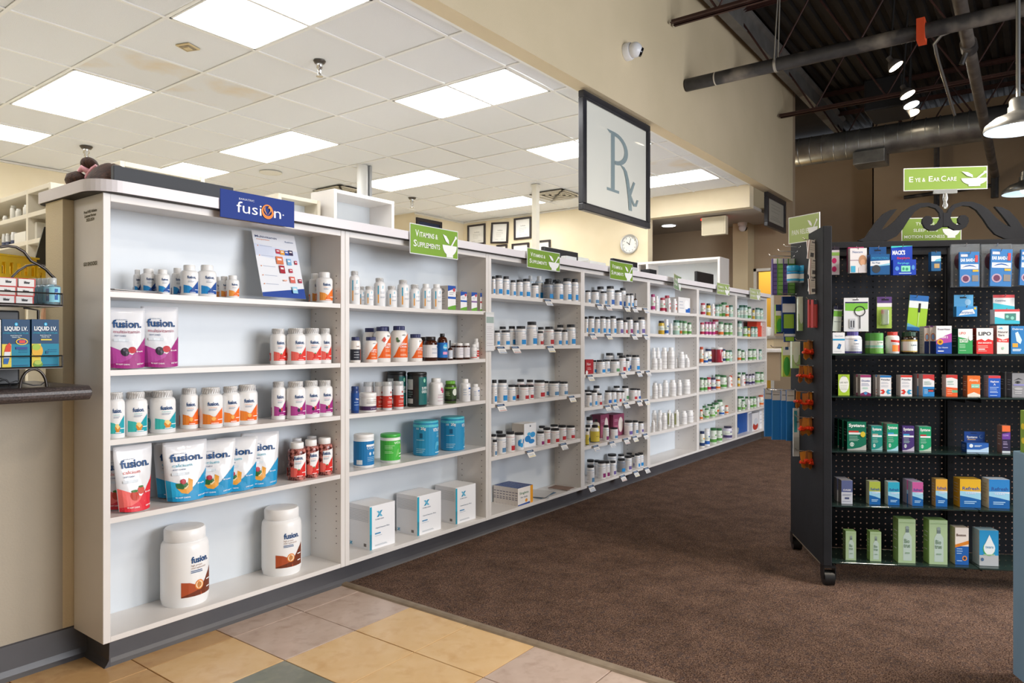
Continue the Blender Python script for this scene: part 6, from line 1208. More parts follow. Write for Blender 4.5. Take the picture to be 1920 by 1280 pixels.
# ---- goods on the gondola
g1, g2, g3 = (1540, 440, 5.0526), (1540, 670, 5.0526), (1440, 870, 3.123)
def gbox(crop, zi, x0, x1, yt, key, face, elems, label, front=.05, D=None, side=None, sel=None, top=None, cat='box', group='cartons on the glass gondola shelves', n=1, rz=0):
    u0, u1, v = crop[0] + x0 / crop[2], crop[0] + x1 / crop[2], crop[1] + yt / crop[2]
    a = gl(u0, v, front); b = gl(u1, v, front); z = GZ[zi]; W = b[0] - a[0]; H = (a[1] + b[1]) / 2 - z; D = D or min(.045, W * .8)
    if key not in DES: boxd(key, W, D, H, face, elems, side, sel or (lines(.15, .85, (.8, .7, .6, .5, .3, .2), .02, 'b4b4b8') if side in (None, face) or side > 'a' else lines(.2, .8, (.7, .6, .5, .3), .02, 'd0d0d0')), top)
    p = W3((a[0] + b[0]) / 2, front + D / 2, z); place(key, p, GRZ + rz, W, H, label, cat, group, D=D)
    for k in range(1, n):
        p = W3((a[0] + b[0]) / 2 - .004 * k, front + D / 2 + k * (D + .003), z); place(key, p, GRZ + rz, W, H, label + ', %s behind' % ORD[k - 1], cat, group, D=D)
L = lines
gbox(g1, 0, 108, 222, 925, 'thera', 'eef0f4', [('r', 0, .62, 1, .70, '2a9ccc'), ('t', 'TheraTears', .5, .8, .07, '9ab4c8', .7), ('p', [(.35, .25), (.6, .2), (.72, .42), (.5, .48)], '2a6aa8'), ('p', [(.42, .3), (.55, .28), (.62, .4)], '5a9ad0')] + L(.1, .9, (.1,), .015, 'b0b8c4'), 'white carton with blue stripe, far left of top glass shelf', .05)
def gbot(crop, zi, x0, x1, yt, key, label, front=.05, n=1, cat='bottle'):
    u0, u1, v = crop[0] + x0 / crop[2], crop[0] + x1 / crop[2], crop[1] + yt / crop[2]
    W = gl(u1, v, front)[0] - gl(u0, v, front)[0]; a = gl((u0 + u1) / 2, v, front + W / 2); z = GZ[zi]
    place(key, W3(gl((u0 + u1) / 2, v, front)[0], front + W / 2, z), GRZ + .05, W, a[1] - z, label, cat, 'vitamin bottles on the top glass shelf')
bottle('lut1', .09, .1, 'e8eaf0', '4a3f8c', [('t', 'Lutein', .1, .42, .075, '2a3f6a', .6), ('e', .0, .6, .22, .03, '2a7ac0'), ('r', -PI, .02, PI, .1, '3a3470')] + L(-.5, .6, (.34, .28, .22, .18), .012, '8a94a8') + [('r', -PI, .66, PI, .675, '26304a')], .66, .82, .56, .62, ridge=True)
bottle('lut2', .06, .09, 'e4ece0', '4f9a4c', [('r', -PI, .62, PI, .98, '57a04a'), ('t', 'LUTEIN', .2, .5, .07, '2a5a3a', .9), ('r', -PI, .3, PI, .4, '8fc8b8'), ('r', -PI, .0, PI, .26, '6cae4c')] + L(-.5, .6, (.44, .2, .12), .012, 'c8e0c0'), .92, .94, .97, .99)
bottle('redcap', .07, .1, 'e8e8ea', 'cf3a30', [('p', [(-.6, .64), (1.2, .6), (1.2, .48), (-.6, .54)], 'c8342c'), ('r', -.4, .1, .5, .4, 'ef8a3a'), ('r', .5, .1, 1.2, .4, 'd8443a')] + L(-.4, .9, (.46, .43), .012, '9a9aa0'), .72, .84, .62, .74, ridge=True)
bottle('dkgr', .075, .095, '1f2a22', '17402c', [('r', -PI, .12, PI, .62, 'dfe6e4'), ('r', -PI, .56, PI, .64, 'b8a058'), ('r', -PI, .08, PI, .13, 'b8a058'), ('t', 'Lutein', .2, .36, .08, '3a5a78', .9)], .68, .8, .7, .8, ridge=True, bodym=mat('2a1f14', .1, coat=.5))
gbot(g1, 0, 238, 410, 918, 'lut1', 'stout white bottle with purple cap on the top glass shelf')
gbot(g1, 0, 482, 606, 930, 'lut2', 'green and white round tub in front of its twin')
gbot(g1, 0, 434, 540, 932, 'lut2', 'green and white round tub behind its twin', .13)
gbot(g1, 0, 632, 760, 920, 'redcap', 'white bottle with red cap and orange square')
gbot(g1, 0, 798, 930, 920, 'dkgr', 'dark bottle with green cap and gold-edged label in front')
gbot(g1, 0, 776, 880, 924, 'dkgr', 'dark bottle with green cap standing behind', .14)
are = [('p', [(0, .0), (1, 0), (1, .42), (0, .34)], '1c48a8'), ('p', [(0, .34), (1, .42), (1, .74), (.6, .66), (0, .48)], 'b04aa8'), ('t', 'PreserVision', .5, .85, .06, '4a4a6a', .8), ('t', 'AREDS 2', .45, .56, .07, 'ffffff', .6, .03), ('e', .25, .42, .2, .1, 'e8a82c'), ('e', .25, .42, .1, .05, '8a5a20'), ('t', 'Eye Vitamin', .45, .2, .05, 'dfe8ff', .6)] + L(.1, .6, (.08,), .03, 'ffffff')
gbox(g1, 0, 1088, 1235, 862, 'areds', 'eeeef2', are, 'tall white, purple and blue eye vitamin carton', .05, .05, '24304e', [('r', 0, .0, 1, .45, '1f2f66'), ('r', 0, .45, 1, 1, 'd8d0d0'), ('e', .5, .6, .4, .14, 'c87a4a'), ('e', .5, .6, .25, .1, '6a90c8')])
gbox(g1, 0, 1030, 1084, 862, 'aredsb', 'd8d0d0', [('r', 0, .0, 1, .45, '1f2f66'), ('e', .5, .6, .4, .14, 'c87a4a'), ('e', .5, .6, .28, .1, '8aa8d0'), ('r', 0, .95, 1, 1, '5a2f6a')], 'eye vitamin carton showing its side, right of two', .08, .05)
gbox(g1, 0, 976, 1026, 866, 'aredsb', 'd8d0d0', [], 'eye vitamin carton showing its side, left of two', .09, .05)
gbox(g1, 0, 1296, 1433, 890, 'lipog', 'eceeee', [('p', [(0, 0), (1, 0), (1, .55), (0, .68)], '38a05a'), ('t', 'LIPO', .3, .78, .1, 'e0605a', .45), ('t', 'BALANCE', .4, .53, .06, 'ffffff', .6, .03), ('t', 'SUPPORT', .4, .45, .06, 'ffffff', .6, .03)] + L(.08, .6, (.36, .3, .24, .12), .02, 'b8e8c4') + [('e', .85, .62, .13, .1, 'eceeee')], 'white and green carton, left of the red one', .05, .06, '1d4a38')
gbox(g1, 0, 1470, 1628, 884, 'lipor', 'f0eeee', [('p', [(0, 0), (1, 0), (1, .52), (.7, .58), (.5, .50), (.3, .58), (0, .52)], 'dc3232'), ('t', 'LIPO', .5, .72, .14, '2f3440', .76, .03), ('t', 'EAR RINGING', .5, .40, .055, 'ffffff', .8, .02)] + L(.08, .8, (.3, .24, .1), .022, 'f4b8b0') + [('r', .1, .16, .5, .2, 'f4e8e8')], 'white and red carton with large dark lettering', .05, .06, '9a2a2a')
gbox(g1, 0, 1664, 1775, 860, 'near', 'e8e4e4', [('p', [(0, .42), (1, .40), (1, .56), (.5, .5), (0, .58)], 'e0403a'), ('t', 'Natural', .5, .74, .075, '3a3a42', .8), ('t', 'Ears', .38, .63, .075, '3a3a42', .5), ('t', 'Ear Relief', .5, .45, .05, 'ffffff', .7), ('p', [(.1, .9), (.5, .88), (.4, .95)], '5ab0d8'), ('e', .5, .2, .1, .05, 'a8d0b8')], 'tall white carton with red wave at its middle', .05, .06, 'b89a9a')
gbox(g1, 0, 1798, 1925, 864, 'blue_e', '2a7cc0', [('t', 'Debrox', .5, .86, .07, 'e0f0ff', .8), ('p', [(.3, .75), (.5, .8), (.8, .5), (.7, .35), (.4, .45)], 'cfe4f4'), ('r', .1, .24, .5, .38, 'e8a83a')] + L(.1, .9, (.15, .1), .03, 'd8ecff'), 'blue carton with white swirl at the right edge', .05, .06, '1f6aa8')
# second glass shelf
gbox(g2, 1, 160, 268, 160, 'lidkit', 'aacc3c', [('e', .5, .53, .44, .4, 'eef0ec'), ('t', 'LID KIT', .5, .58, .07, '4a5a4a', .7)] + L(.2, .8, (.45, .35, .28), .012, '9aa890') + [('t', 'drops', .5, .9, .05, '4a7a2a', .4)], 'lime-green and white carton, second glass shelf', .05, .04, '1f2420')
oc = [('r', 0, .88, 1, 1, 'a03a70'), ('p', [(0, .1), (.5, .2), (1, .1), (1, 0), (0, 0)], '7a2a5c'), ('p', [(.3, .12), (.5, .2), (.7, .12), (.5, .02)], '4a90c8'), ('t', 'Ocuvite', .5, .68, .09, '3a5a9a', .8)] + L(.1, .9, (.58, .53, .48), .015, '7a8ab0') + L(.2, .8, (.38, .33), .02, '8ac8b0')
gbox(g2, 1, 370, 470, 165, 'ocu', 'ececf2', oc, 'white and plum carton in front of its twin', .05, .038, 'd0c8c8', n=2)
def pat(c): return [('r', 0, .9, 1, 1, c), ('t', 'Pataday', .5, .76, .08, '3f4a60', .8), ('p', [(.0, .28), (.3, .32), (.45, .2), (.3, .08), (0, .12), (.25, .2)], 'd83a30'), ('p', [(1, .28), (.7, .32), (.55, .2), (.7, .08), (1, .12), (.75, .2)], '3aa0cc')] + L(.1, .8, (.66, .6, .5, .44), .014, '9aa2b4')
gbox(g2, 1, 556, 662, 170, 'patb', 'ececf0', pat('2a7ac0'), 'white carton with blue top and red and blue arcs', .05, .038, 'c4bcb8', n=2)
gbox(g2, 1, 752, 860, 168, 'patr', 'ececf0', pat('d8443a'), 'white carton with red top and red and blue arcs', .05, .05, 'c4bcb8')
zad = [('p', [(0, .8), (.5, .82), (1, .72), (1, 1), (0, 1)], 'cc3a3c'), ('r', 0, 0, 1, .44, '2a86cc'), ('r', .45, .2, 1, .34, '2a3a5a'), ('r', .5, .22, .9, .28, 'd84a44')] + L(.1, .8, (.66, .6, .54), .02, '6a9a8c') + L(.1, .5, (.3, .24, .18, .12), .018, 'b8dcf4')
gbox(g2, 1, 962, 1070, 162, 'zad', 'e8e8ee', zad, 'white carton with red top and bright blue foot', .05, .045, 'c0b4b8', n=2)
gbox(g2, 1, 1182, 1290, 165, 'zor', 'e8e8ea', [('p', [(0, .86), (.5, .88), (1, .8), (1, 1), (0, 1)], 'cc3a34'), ('p', [(0, 0), (1, 0), (1, .4), (0, .44)], 'e8602c'), ('r', .5, .18, 1, .3, '6ab088')] + L(.1, .7, (.7, .64, .56), .02, '7aa894') + L(.1, .6, (.3, .22, .12), .02, 'f8c8a8'), 'white carton with orange foot, just right of the post', .05, .04, 'c4a8a0')
gbox(g2, 1, 1384, 1505, 172, 'ala', 'e8742c', [('t', 'Alaway', .5, .74, .12, 'f4d8c0', .75, .03), ('r', .3, .42, .95, .6, '8ad0b8'), ('p', [(0, 0), (1, 0), (1, .1), (.5, .22), (0, .1)], 'e8e0d4'), ('t', 'itch relief', .6, .47, .05, 'ffffff', .5)], 'orange carton with pale green band', .05, .04, '9a5a3c')
gbox(g2, 1, 1584, 1698, 172, 'nap', '1f5cc0', [('r', 0, .88, 1, 1, 'd84048'), ('t', 'Naphcon', .5, .68, .09, 'f0f4ff', .7, .02), ('t', 'A', .5, .54, .1, 'f0f4ff')] + L(.1, .9, (.44, .36, .26, .2, .06), .025, 'b8d0f4'), 'blue carton with red top edge', .05, .04, '9a9ab0')
gbox(g2, 1, 1808, 1925, 148, 'lum', '8f9095', [('p', [(.1, .68), (.5, .8), (.9, .72), (.5, .74)], '3a3a40'), ('e', .45, .62, .22, .06, '4a4a50'), ('e', .45, .62, .08, .05, '18181c'), ('r', .1, .48, 1, .54, '8a8ac8'), ('e', .5, .35, .35, .05, 'b4b4b8')] + L(.2, .8, (.22, .15), .03, 'c4c4c8'), 'silver carton with an eye picture at the right edge', .05, .045, '5a5a60', n=2)
# third glass shelf
def sys(c, c2, band): return [('p', [(0, 0), (1, 0), (1, .2), (.7, .1), (.3, .04), (0, .03)], c2), ('t', 'Systane', .5, .82, .11, 'f0f6f4', .84, .03), ('r', .08, .55, .95, .62, 'e4eef0'), ('r', .08, .62, .6, .68, band), ('e', .25, .2, .11, .075, 'dfeeea'), ('e', .25, .2, .075, .05, c), ('r', .22, .16, .28, .24, 'dfeeea')] + L(.1, .7, (.48, .42, .37, .33), .015, 'a8d0c4')
gbox(g2, 2, 245, 425, 608, 'sys1', '157058', sys('157058', 'b4b8b4', 'c8403a') + [('e', .82, .56, .13, .1, 'd8c23a')], 'large dark green eye-drop carton, frontmost', .05, .05, '0f3a30', n=3)
gbox(g2, 2, 475, 578, 648, 'sys2', '1f8c84', sys('1f8c84', '8ab8b8', 'b8b0a0'), 'small teal eye-drop carton, third glass shelf', .05, .045, '8ab0b0')
gbox(g2, 2, 622, 728, 630, 'sys3', '1f9c74', sys('1f9c74', 'a8d8e8', '3aa0d8'), 'bright green eye-drop carton with blue band', .05, .045, '8a8a80', n=2)
gbox(g2, 2, 768, 880, 648, 'sys4', '4a3478', sys('4a3478', 'c0b8cc', '3aa0d8'), 'purple eye-drop carton, third glass shelf', .05, .03, '3a2a60')
gbox(g2, 2, 928, 1040, 655, 'sys5', '1f9c6c', sys('1f9c6c', 'b4c8b8', 'c02f3c'), 'green eye-drop carton with dark red band, rightmost', .05, .045, '8ab0a8')
gbox(g2, 2, 1378, 1585, 810, 'sysl', '2a62b4', [('p', [(0, 0), (1, 0), (1, .6), (.6, .3), (0, .3)], 'b8d4ee'), ('e', .2, .7, .09, .2, 'dfeaf6')] + L(.35, .7, (.7, .6), .06, 'cfe0f4'), 'low blue carton, base of a hanging pack', .05, .05, '1c3f80')
s0, zt_, _ = gl(1540 + 1355 / 5.0526, 670 + 700 / 5.0526, .1); s1, _, _ = gl(1540 + 1550 / 5.0526, 808, .1)
boxd('sysh', s1 - s0, .004, zt_ - GZ[2], '1c4a9c', [('t', 'Systane', .38, .66, .12, 'f0f4fa', .52, .03), ('e', .82, .74, .1, .1, '6a90b8'), ('e', .84, .75, .08, .08, '1c4a9c'), ('r', .15, .56, .55, .61, 'c8a880'), ('r', .3, .9, .6, .93, '0e1a30')], '163c80')
place('sysh', W3((s0 + s1) / 2, .103, GZ[2]), GRZ, label='blue backing card of the low blue carton', cat='card', name='backing_card')
gbox(g2, 2, 1712, 1790, 645, 'clear', '2b2342', [('r', 0, .78, 1, 1, 'e8703a'), ('p', [(0, .5), (1, .5), (1, .76), (0, .70)], '6a3a9c'), ('t', 'CLEAR', .45, .62, .06, 'c8a8e0', .7), ('r', .0, 0, 1, .08, 'c4ccd4')] + L(.1, .7, (.4, .34, .3, .2), .02, 'a89ac0'), 'tall orange, purple and black carton', .05, .04, '8a6a60')
# fourth glass shelf
gbox(g3, 3, 430, 495, 95, 'oas', 'c8ccd8', [('p', [(0, .5), (1, .5), (1, 1), (0, 1)], '5a6490'), ('t', 'OASIS', .5, .56, .07, 'eef0f6', .7), ('r', .3, .2, .7, .28, '4a5278')] + L(.1, .9, (.4, .35, .1), .02, '8a90a8'), 'grey-violet small carton, far left on fourth glass shelf', .05, .045, 'a8a4a8', n=2)
def ref(top, word=True): return [('p', [(0, .0), (1, 0), (1, .32), (.5, .4), (0, .46)], '1560a8'), ('p', [(0, .42), (.5, .36), (1, .28), (1, .52), (0, .58)], '9ad0ea'), ('r', 0, .58, 1, 1, top), ('t', 'Refresh', .52, .62, .12, '2a4f94', .8, .02)] + L(.2, .8, (.2, .14), .03, 'a8d0f0') + [('t', 'TEARS', .5, .48, .05, 'e8e8ff', .5)]
gbox(g3, 3, 593, 658, 102, 'ref1', 'e0e4ec', ref('a8b84a'), 'blue carton with olive-green top, fourth glass shelf', .05, .04, 'b8bc9a')
gbox(g3, 3, 703, 770, 105, 'ref2', 'e0ecf2', ref('2fa8c8'), 'turquoise and blue carton, fourth glass shelf', .05, .04, 'b8c8d0')
gbox(g3, 3, 845, 908, 105, 'ref3', 'e0e4ec', ref('c45a9c'), 'blue carton with pink top, fourth glass shelf', .05, .045, 'b0a8c0', n=2)
gbox(g3, 3, 982, 1050, 88, 'ref4', 'e8e4dc', ref('e0aa3a'), 'slim blue carton with amber top', .05, .04, 'a88a50')
gbox(g3, 3, 1124, 1246, 88, 'ref5', 'e8e4dc', ref('e4b428'), 'wide blue carton with yellow top', .05, .06, 'b8902c')
gbox(g3, 3, 1294, 1415, 90, 'ref6', 'e0e8f2', ref('2a84cc'), 'wide all-blue carton at the right of fourth shelf', .05, .06, 'd0d8e4')
# bottom glass shelf
bio = lambda big: [('r', .28, .06, .78, .6, 'b8ccc4'), ('p', [(.28, .6), (.78, .6), (.62, .7), (.42, .7)], 'b8ccc4'), ('r', .42, .7, .62, .78, '6a7a7a'), ('e', .52, .81, .11, .04, '8a9a98'), ('t', 'Bio', .5, .46, .10, '6a8a70', .3), ('t', 'true', .5, .36, .10, '6a8a70', .36), ('r', .4, .22, .66, .25, '8aa890'), ('r', .05, .92, .95, .925, '7a9a60')]
gbox(g3, 4, 455, 516, 392, 'bio1', 'a6bf96', bio(0), 'small pale green lens-solution carton, left of two', .05, .04, '8aa868', n=1)
gbox(g3, 4, 598, 663, 396, 'bio1', 'a6bf96', [], 'small pale green lens-solution carton, right of two', .05, .04)
gbox(g3, 4, 763, 864, 322, 'bio2', 'a8c198', bio(1), 'tall pale green lens-solution carton, left of two', .04, .06, '8aa868', group='tall pale green cartons')
gbox(g3, 4, 944, 1051, 328, 'bio2', 'a8c198', [], 'tall pale green lens-solution carton, right of two', .04, .06, group='tall pale green cartons')
gbox(g3, 4, 1096, 1175, 372, 'bos', 'e8e0d8', [('r', 0, 0, 1, .5, '1f5fae'), ('p', [(0, .46), (1, .56), (1, .66), (0, .54)], 'd8842c'), ('t', 'Boston', .45, .77, .07, '5a3a2c', .7, .02), ('e', .7, .18, .18, .07, 'e0904a'), ('e', .7, .18, .1, .04, '2a3a5a')] + L(.1, .6, (.42, .36, .3, .1), .02, 'a8c8ec'), 'white and blue carton with orange swoosh', .05, .05, 'b8a898')
gbox(g3, 4, 1238, 1350, 388, 'btear', '2a94cc', [('r', 0, 0, 1, .3, 'b8bcc0'), ('e', .5, .48, .32, .2, '4fae5a'), ('e', .52, .5, .3, .19, 'e8f0f2'), ('p', [(.28, .6), (.76, .6), (.52, .88)], 'e8f0f2'), ('t', 'tears', .52, .5, .08, '4a90b8', .42), ('r', .2, .3, .8, .33, 'a8c8a0')] + [('e', .15, .18, .08, .05, '4a6a90')], 'blue and silver carton with a white drop', .05, .06, 'a0b8c0')
# hanging packs on the pegboard
def hook(s, z, L_=.10):
    return G().cyl((s, PD, z), (s, PD - L_, z), .0018, 6).cyl((s, PD - L_, z), (s, PD - L_ - .006, z + .012), .0018, 6)
def hang(crop, x0, x1, y0, y1, key, face, elems, label, D=.006, out=.09, tilt=0, n=1, clear=None, cat='package', group='packages hanging on the black pegboard'):
    u0, u1, v0, v1 = crop[0] + x0 / crop[2], crop[0] + x1 / crop[2], crop[1] + y0 / crop[2], crop[1] + y1 / crop[2]
    dep = PD - out; a = gl(u0, v0, dep); b = gl(u1, v1, dep); W = b[0] - a[0]; H = a[1] - b[1]
    boxd(key, W, D, H, face, elems, face, [])
    if clear:
        g = G().bbox(-W * clear[0] / 2, -.02, H * clear[1], W * clear[0] / 2, -.001, H * clear[2], .006); DES[key][3].append(('blister', g.mesh('blister', mat('dfe6ea', .08, trans=.7))))
    if key[:2] == 'ec':
        me = DES[key][3][0][1]
        for q in range(3): me.materials[q] = mat('dfe5ea', .06, trans=.85)
    for k in range(n):
        o = place(key, W3((a[0] + b[0]) / 2 - .006 * k, dep + k * (D + .012), b[1]), GRZ, W, H, label + (', %s behind' % ORD[k - 1] if k else ''), cat, group, 'hanging_package')
        if tilt: o.rotation_euler = (0, tilt, GRZ)
    obj('peg_hook', hook((a[0] + b[0]) / 2, a[1] - .008, out + .012), CHROME, gd)
hang(g1, 60, 170, 115, 378, 'h1', 'dcd4e0', [('r', 0, .88, 1, 1, '2a2030'), ('r', 0, .68, 1, .8, '9ac86a'), ('e', .55, .5, .2, .1, 'd8307a'), ('e', .55, .2, .2, .1, 'd8307a')], 'white and green card with pink discs by the end panel', out=.05)
hang(g1, 262, 420, 132, 362, 'h2', 'e8e6ea', [('t', 'Nexcare', .45, .8, .1, '6a80b0', .6), ('r', 0, .5, .6, .52, '7a3a5a'), ('e', .75, .5, .24, .22, 'c89a7a'), ('e', .76, .42, .15, .13, 'e0b090'), ('p', [(.5, 0), (1, 0), (1, .3), (.75, .34), (.5, .2)], 'd8d4dc'), ('r', .05, .02, .32, .28, '4ab0d8')], 'white boxed eye patches with a child picture', D=.03, out=.11)
hang(g1, 247, 395, 120, 350, 'h2b', 'a03060', [], 'maroon backing carton behind the white boxed patches', D=.02, out=.07)
hang(g1, 450, 632, 190, 380, 'h3', '1f5a94', [('t', 'PROTECTION', .5, .76, .1, '3a9ad0', .85, .02), ('p', [(0, .42), (1, .5), (1, .7), (0, .66)], 'dfe4ec'), ('p', [(.2, .4), (1, .46), (1, .56), (.3, .44)], '8ac8e4'), ('e', .3, .28, .22, .2, '3a4048'), ('t', 'Ear Plugs', .3, .55, .07, '5a7aa0', .4)], 'dark blue ear plug carton', D=.04, out=.12)
hang(g1, 452, 615, 118, 200, 'h3b', '1c4f88', [('r', .3, .55, .68, .7, '10182a')], 'blue hang tab of the ear plug carton', D=.003, out=.085, cat='card')
hang(g1, 668, 884, 240, 382, 'h4', '1f44b8', [('t', 'Earplugs', .45, .72, .12, '5ac8e8', .5), ('r', .35, .22, .75, .6, '8ae0c0'), ('e', .45, .4, .05, .1, '3a9a80'), ('e', .6, .38, .06, .1, '3a9a80'), ('e', .17, .42, .09, .14, '5a9ae0'), ('e', .87, .48, .07, .16, '5a9ae0')] + L(.25, .8, (.08,), .06, 'b0d0f4'), 'bright blue carton with green ear plugs picture', D=.03, out=.12)
hang(g1, 660, 860, 108, 245, 'h4b', '1f44b8', [('p', [(0, .88), (1, .98), (1, 1), (0, 1)], '4ad0c8'), ('t', "MACK'S", .36, .42, .28, 'f0f4ff', .6, .04), ('t', 'Earplugs', .58, .12, .14, 'd83a4a', .6, .03)], 'bright blue header card above the ear plug carton', D=.004, out=.085, cat='card')
hang(g1, 1028, 1118, 165, 345, 'h5', '1f5a8c', [('r', 0, .5, 1, .78, 'dfe8ee'), ('p', [(.3, .5), (1, .5), (1, .66), (.5, .6)], '6ab8d8'), ('r', .3, .15, .85, .38, 'b89a6a')], 'small blue and white carton left of the post', D=.03, out=.11)
ebd = [('r', 0, 0, 1, .96, '3a7cc0'), ('t', 'EAR BAND-IT', .45, .72, .09, 'e8f0fa', .8, .03), ('r', .05, .5, .95, .64, 'dfe8f2'), ('p', [(.1, .54), (.3, .60), (.5, .62), (.7, .6), (.9, .54), (.7, .57), (.5, .585), (.3, .57)], '1f5aa8'), ('e', .3, .22, .24, .12, 'b8a0b8'), ('e', .3, .22, .16, .085, '6a3a5a'), ('r', .62, .14, .95, .32, '8a8480'), ('r', .05, .86, .4, .93, 'e8d8e0'), ('r', .65, .42, .95, .48, 'e0b43a'), ('r', .78, .7, .92, .9, 'c84a50')]
for i, (x0, x1, y0, y1) in enumerate(((1305, 1490, 165, 488), (1590, 1790, 140, 488), (1870, 2060, 145, 480))):
    hang(g1, x0, x1, y0, y1, 'eb%d' % i, '3a7cc0', ebd, 'blue headband blister pack, %s from left' % ORD[i], D=.012, out=.13, tilt=(.0, .04, .05)[i], group='headband blister packs')
    hang(g1, x0 - 80, x1 + 5, 92, y1 + 8, 'ec%d' % i, 'aab2bc', [('e', .3, .6, .2, .2, '4a2f3c')], 'clear plastic shell behind blue headband pack, %s from left' % ORD[i], D=.012, out=.10, group='headband blister packs')
hang(g1, 104, 182, 680, 915, 'h6', 'd8e4dc', [('r', 0, .88, 1, 1, '2a2a4a'), ('r', 0, .6, 1, .82, '7ac04a'), ('r', .1, .38, .9, .40, '6a7a80')], 'white and green strip pack by the end panel', out=.07, tilt=.06)
mg = [('r', .05, .84, .97, .88, '3a2a60'), ('p', [(.05, .84), (.97, .84), (.97, .66), (.6, .6), (.05, .62)], '7ac048'), ('r', .35, .93, .6, .95, '15151a')]
n = 18
mg += [('p', [(.64 + .23 * math.cos(2 * PI * k / n), .6 + .155 * math.sin(2 * PI * k / n)), (.64 + .23 * math.cos(2 * PI * (k + 1) / n), .6 + .155 * math.sin(2 * PI * (k + 1) / n)), (.64 + .19 * math.cos(2 * PI * (k + 1) / n), .6 + .13 * math.sin(2 * PI * (k + 1) / n)), (.64 + .19 * math.cos(2 * PI * k / n), .6 + .13 * math.sin(2 * PI * k / n))], '1c1c22') for k in range(n)]
mg += [('r', .62, .08, .66, .45, '1c1c22'), ('r', .22, .1, .45, .38, 'c4c8d0'), ('r', .26, .12, .31, .32, '3a3a44'), ('r', .36, .12, .41, .32, '3a3a44')]
hang(g1, 212, 445, 598, 915, 'h7', 'e2e4ea', mg, 'white card holding a black magnifying loupe', out=.09)
hang(g1, 525, 665, 588, 886, 'h8', 'a6c45a', [('r', 0, .8, 1, 1, '5a3f7c'), ('r', 0, .68, 1, .8, 'e4e4e8'), ('r', .3, .88, .8, .93, '20142c'), ('r', .32, .46, .5, .58, 'c8443a')], 'purple and lime card with clear blister bottle', out=.09, clear=(.5, .1, .6))
hang(g1, 805, 985, 575, 908, 'h9', '9cc83a', [('r', 0, .84, 1, 1, '2a6ab4'), ('r', 0, .64, 1, .84, 'dfe8ee'), ('r', 0, 0, 1, .1, '2a6ab4'), ('p', [(0, .1), (.6, .1), (0, .2)], '6ab0d0'), ('r', .5, .52, .62, .78, '1c1c24'), ('r', .53, .12, .58, .52, 'b8d88a')], 'blue and lime card hanging aslant with black pen tool', out=.10, tilt=.09)
hang(g1, 1265, 1460, 680, 775, 'h10', '3a8cd0', [('p', [(.1, .1), (.9, .3), (.8, .75), (.3, .6)], 'e4f0fa'), ('t', 'Earplanes', .5, .3, .26, '2a5aa8', .6), ('e', .9, .8, .06, .12, 'e8c040')], 'light blue carton with white swoosh, right of the post', D=.03, out=.12)
hang(g1, 1255, 1437, 570, 685, 'h10b', '5aa8dc', [('r', .3, .72, .65, .82, '101820'), ('e', .72, .4, .16, .25, '9ac8e8')], 'light blue header card above the swoosh carton', D=.004, out=.085, cat='card')
cent = [('r', 0, .84, 1, 1, 'cf4a50'), ('p', [(0, 0), (1, 0), (1, .2), (.5, .3), (0, .5)], '3ab8d0'), ('r', .4, .25, .85, .72, '4a8a80'), ('e', .5, .5, .06, .1, '8ad0c0'), ('e', .7, .4, .07, .12, '8ad0c0')]
hang(g1, 1620, 1855, 708, 845, 'h11', 'e4e6ea', cent, 'white and teal carton with red top and green picture', D=.04, out=.13)
hang(g1, 1625, 1828, 570, 706, 'h11b', 'e0e2e6', [('r', 0, .8, 1, 1, 'cf4a50'), ('p', [(0, 0), (1, 0), (1, .2), (0, .45)], '3ab8d0'), ('t', 'Centrivac', .35, .55, .13, '5a7a9a', .5)], 'white header card with red top above the teal carton', D=.004, out=.09, cat='card')
# ---- end panel of the gondola: hooks with goods, cards facing out along -x local
def end_hook(y, z, L_=.22):
    L_ = L_ if L_ < .5 else -gl(L_, 600, y)[0] - .037
    obj('wire_hook', G().tube([(-.037, y, z), (-.037 - L_, y, z + .004), (-.037 - L_ - .008, y, z + .014)], .0022, 6).cyl((-.037, y - .02, z), (-.037, y + .02, z), .003, 6), CHROME, gd)
def ehang(key, u, v0, v1, wpx, y, label, rz=.0, cat='package', group='goods hanging on the gondola end panel', tilt=0):
    """hang by pixel: distance out follows from the pixel column on the plane local y = const"""
    s, zt, t = gl(u, v0, y); _, zb, _ = gl(u, v1, y); w0, d0, h0, _p = DES[key]
    W = wpx * t / FP
    s = min(s, -.045)
    o = place(key, W3(s, y, zb), GRZ + rz, W, zt - zb, label, cat, group, 'hanging_package')
    if tilt: o.rotation_euler = (0, tilt, GRZ + rz)
    return o
def cardd(key, face, elems, W=.08, H=.2, D=.012): boxd(key, W, D, H, face, elems, face, [])
cardd('pillp', '5a4888', [('r', .1, .86, .9, 1, 'dfe0ea')] + [('r', .12, .04 + k * .115, .88, .13 + k * .115, '7664a8') for k in range(7)], .05, .25, .03)
cardd('pillg', '5e9a44', [('r', .1, .86, .9, 1, 'dfe8dc')] + [('r', .12, .04 + k * .115, .88, .13 + k * .115, '86bc66') for k in range(7)], .05, .25, .03)
for k, (u, c) in enumerate(((1454, 'pillp'), (1463, 'pillg'), (1474, 'pillp'), (1483, 'pillg'))):
    ehang(c, u, 485, 553, 13, .50 - k * .004, '%s weekly pill strip, %s on the outermost hook' % ('purple' if c == 'pillp' else 'green', ORD[k // 2]), .1)
end_hook(.50, gl(1450, 481, .5)[1], 1444); end_hook(.44, gl(1470, 472, .44)[1], 1461); end_hook(.38, gl(1480, 463, .38)[1], 1472)
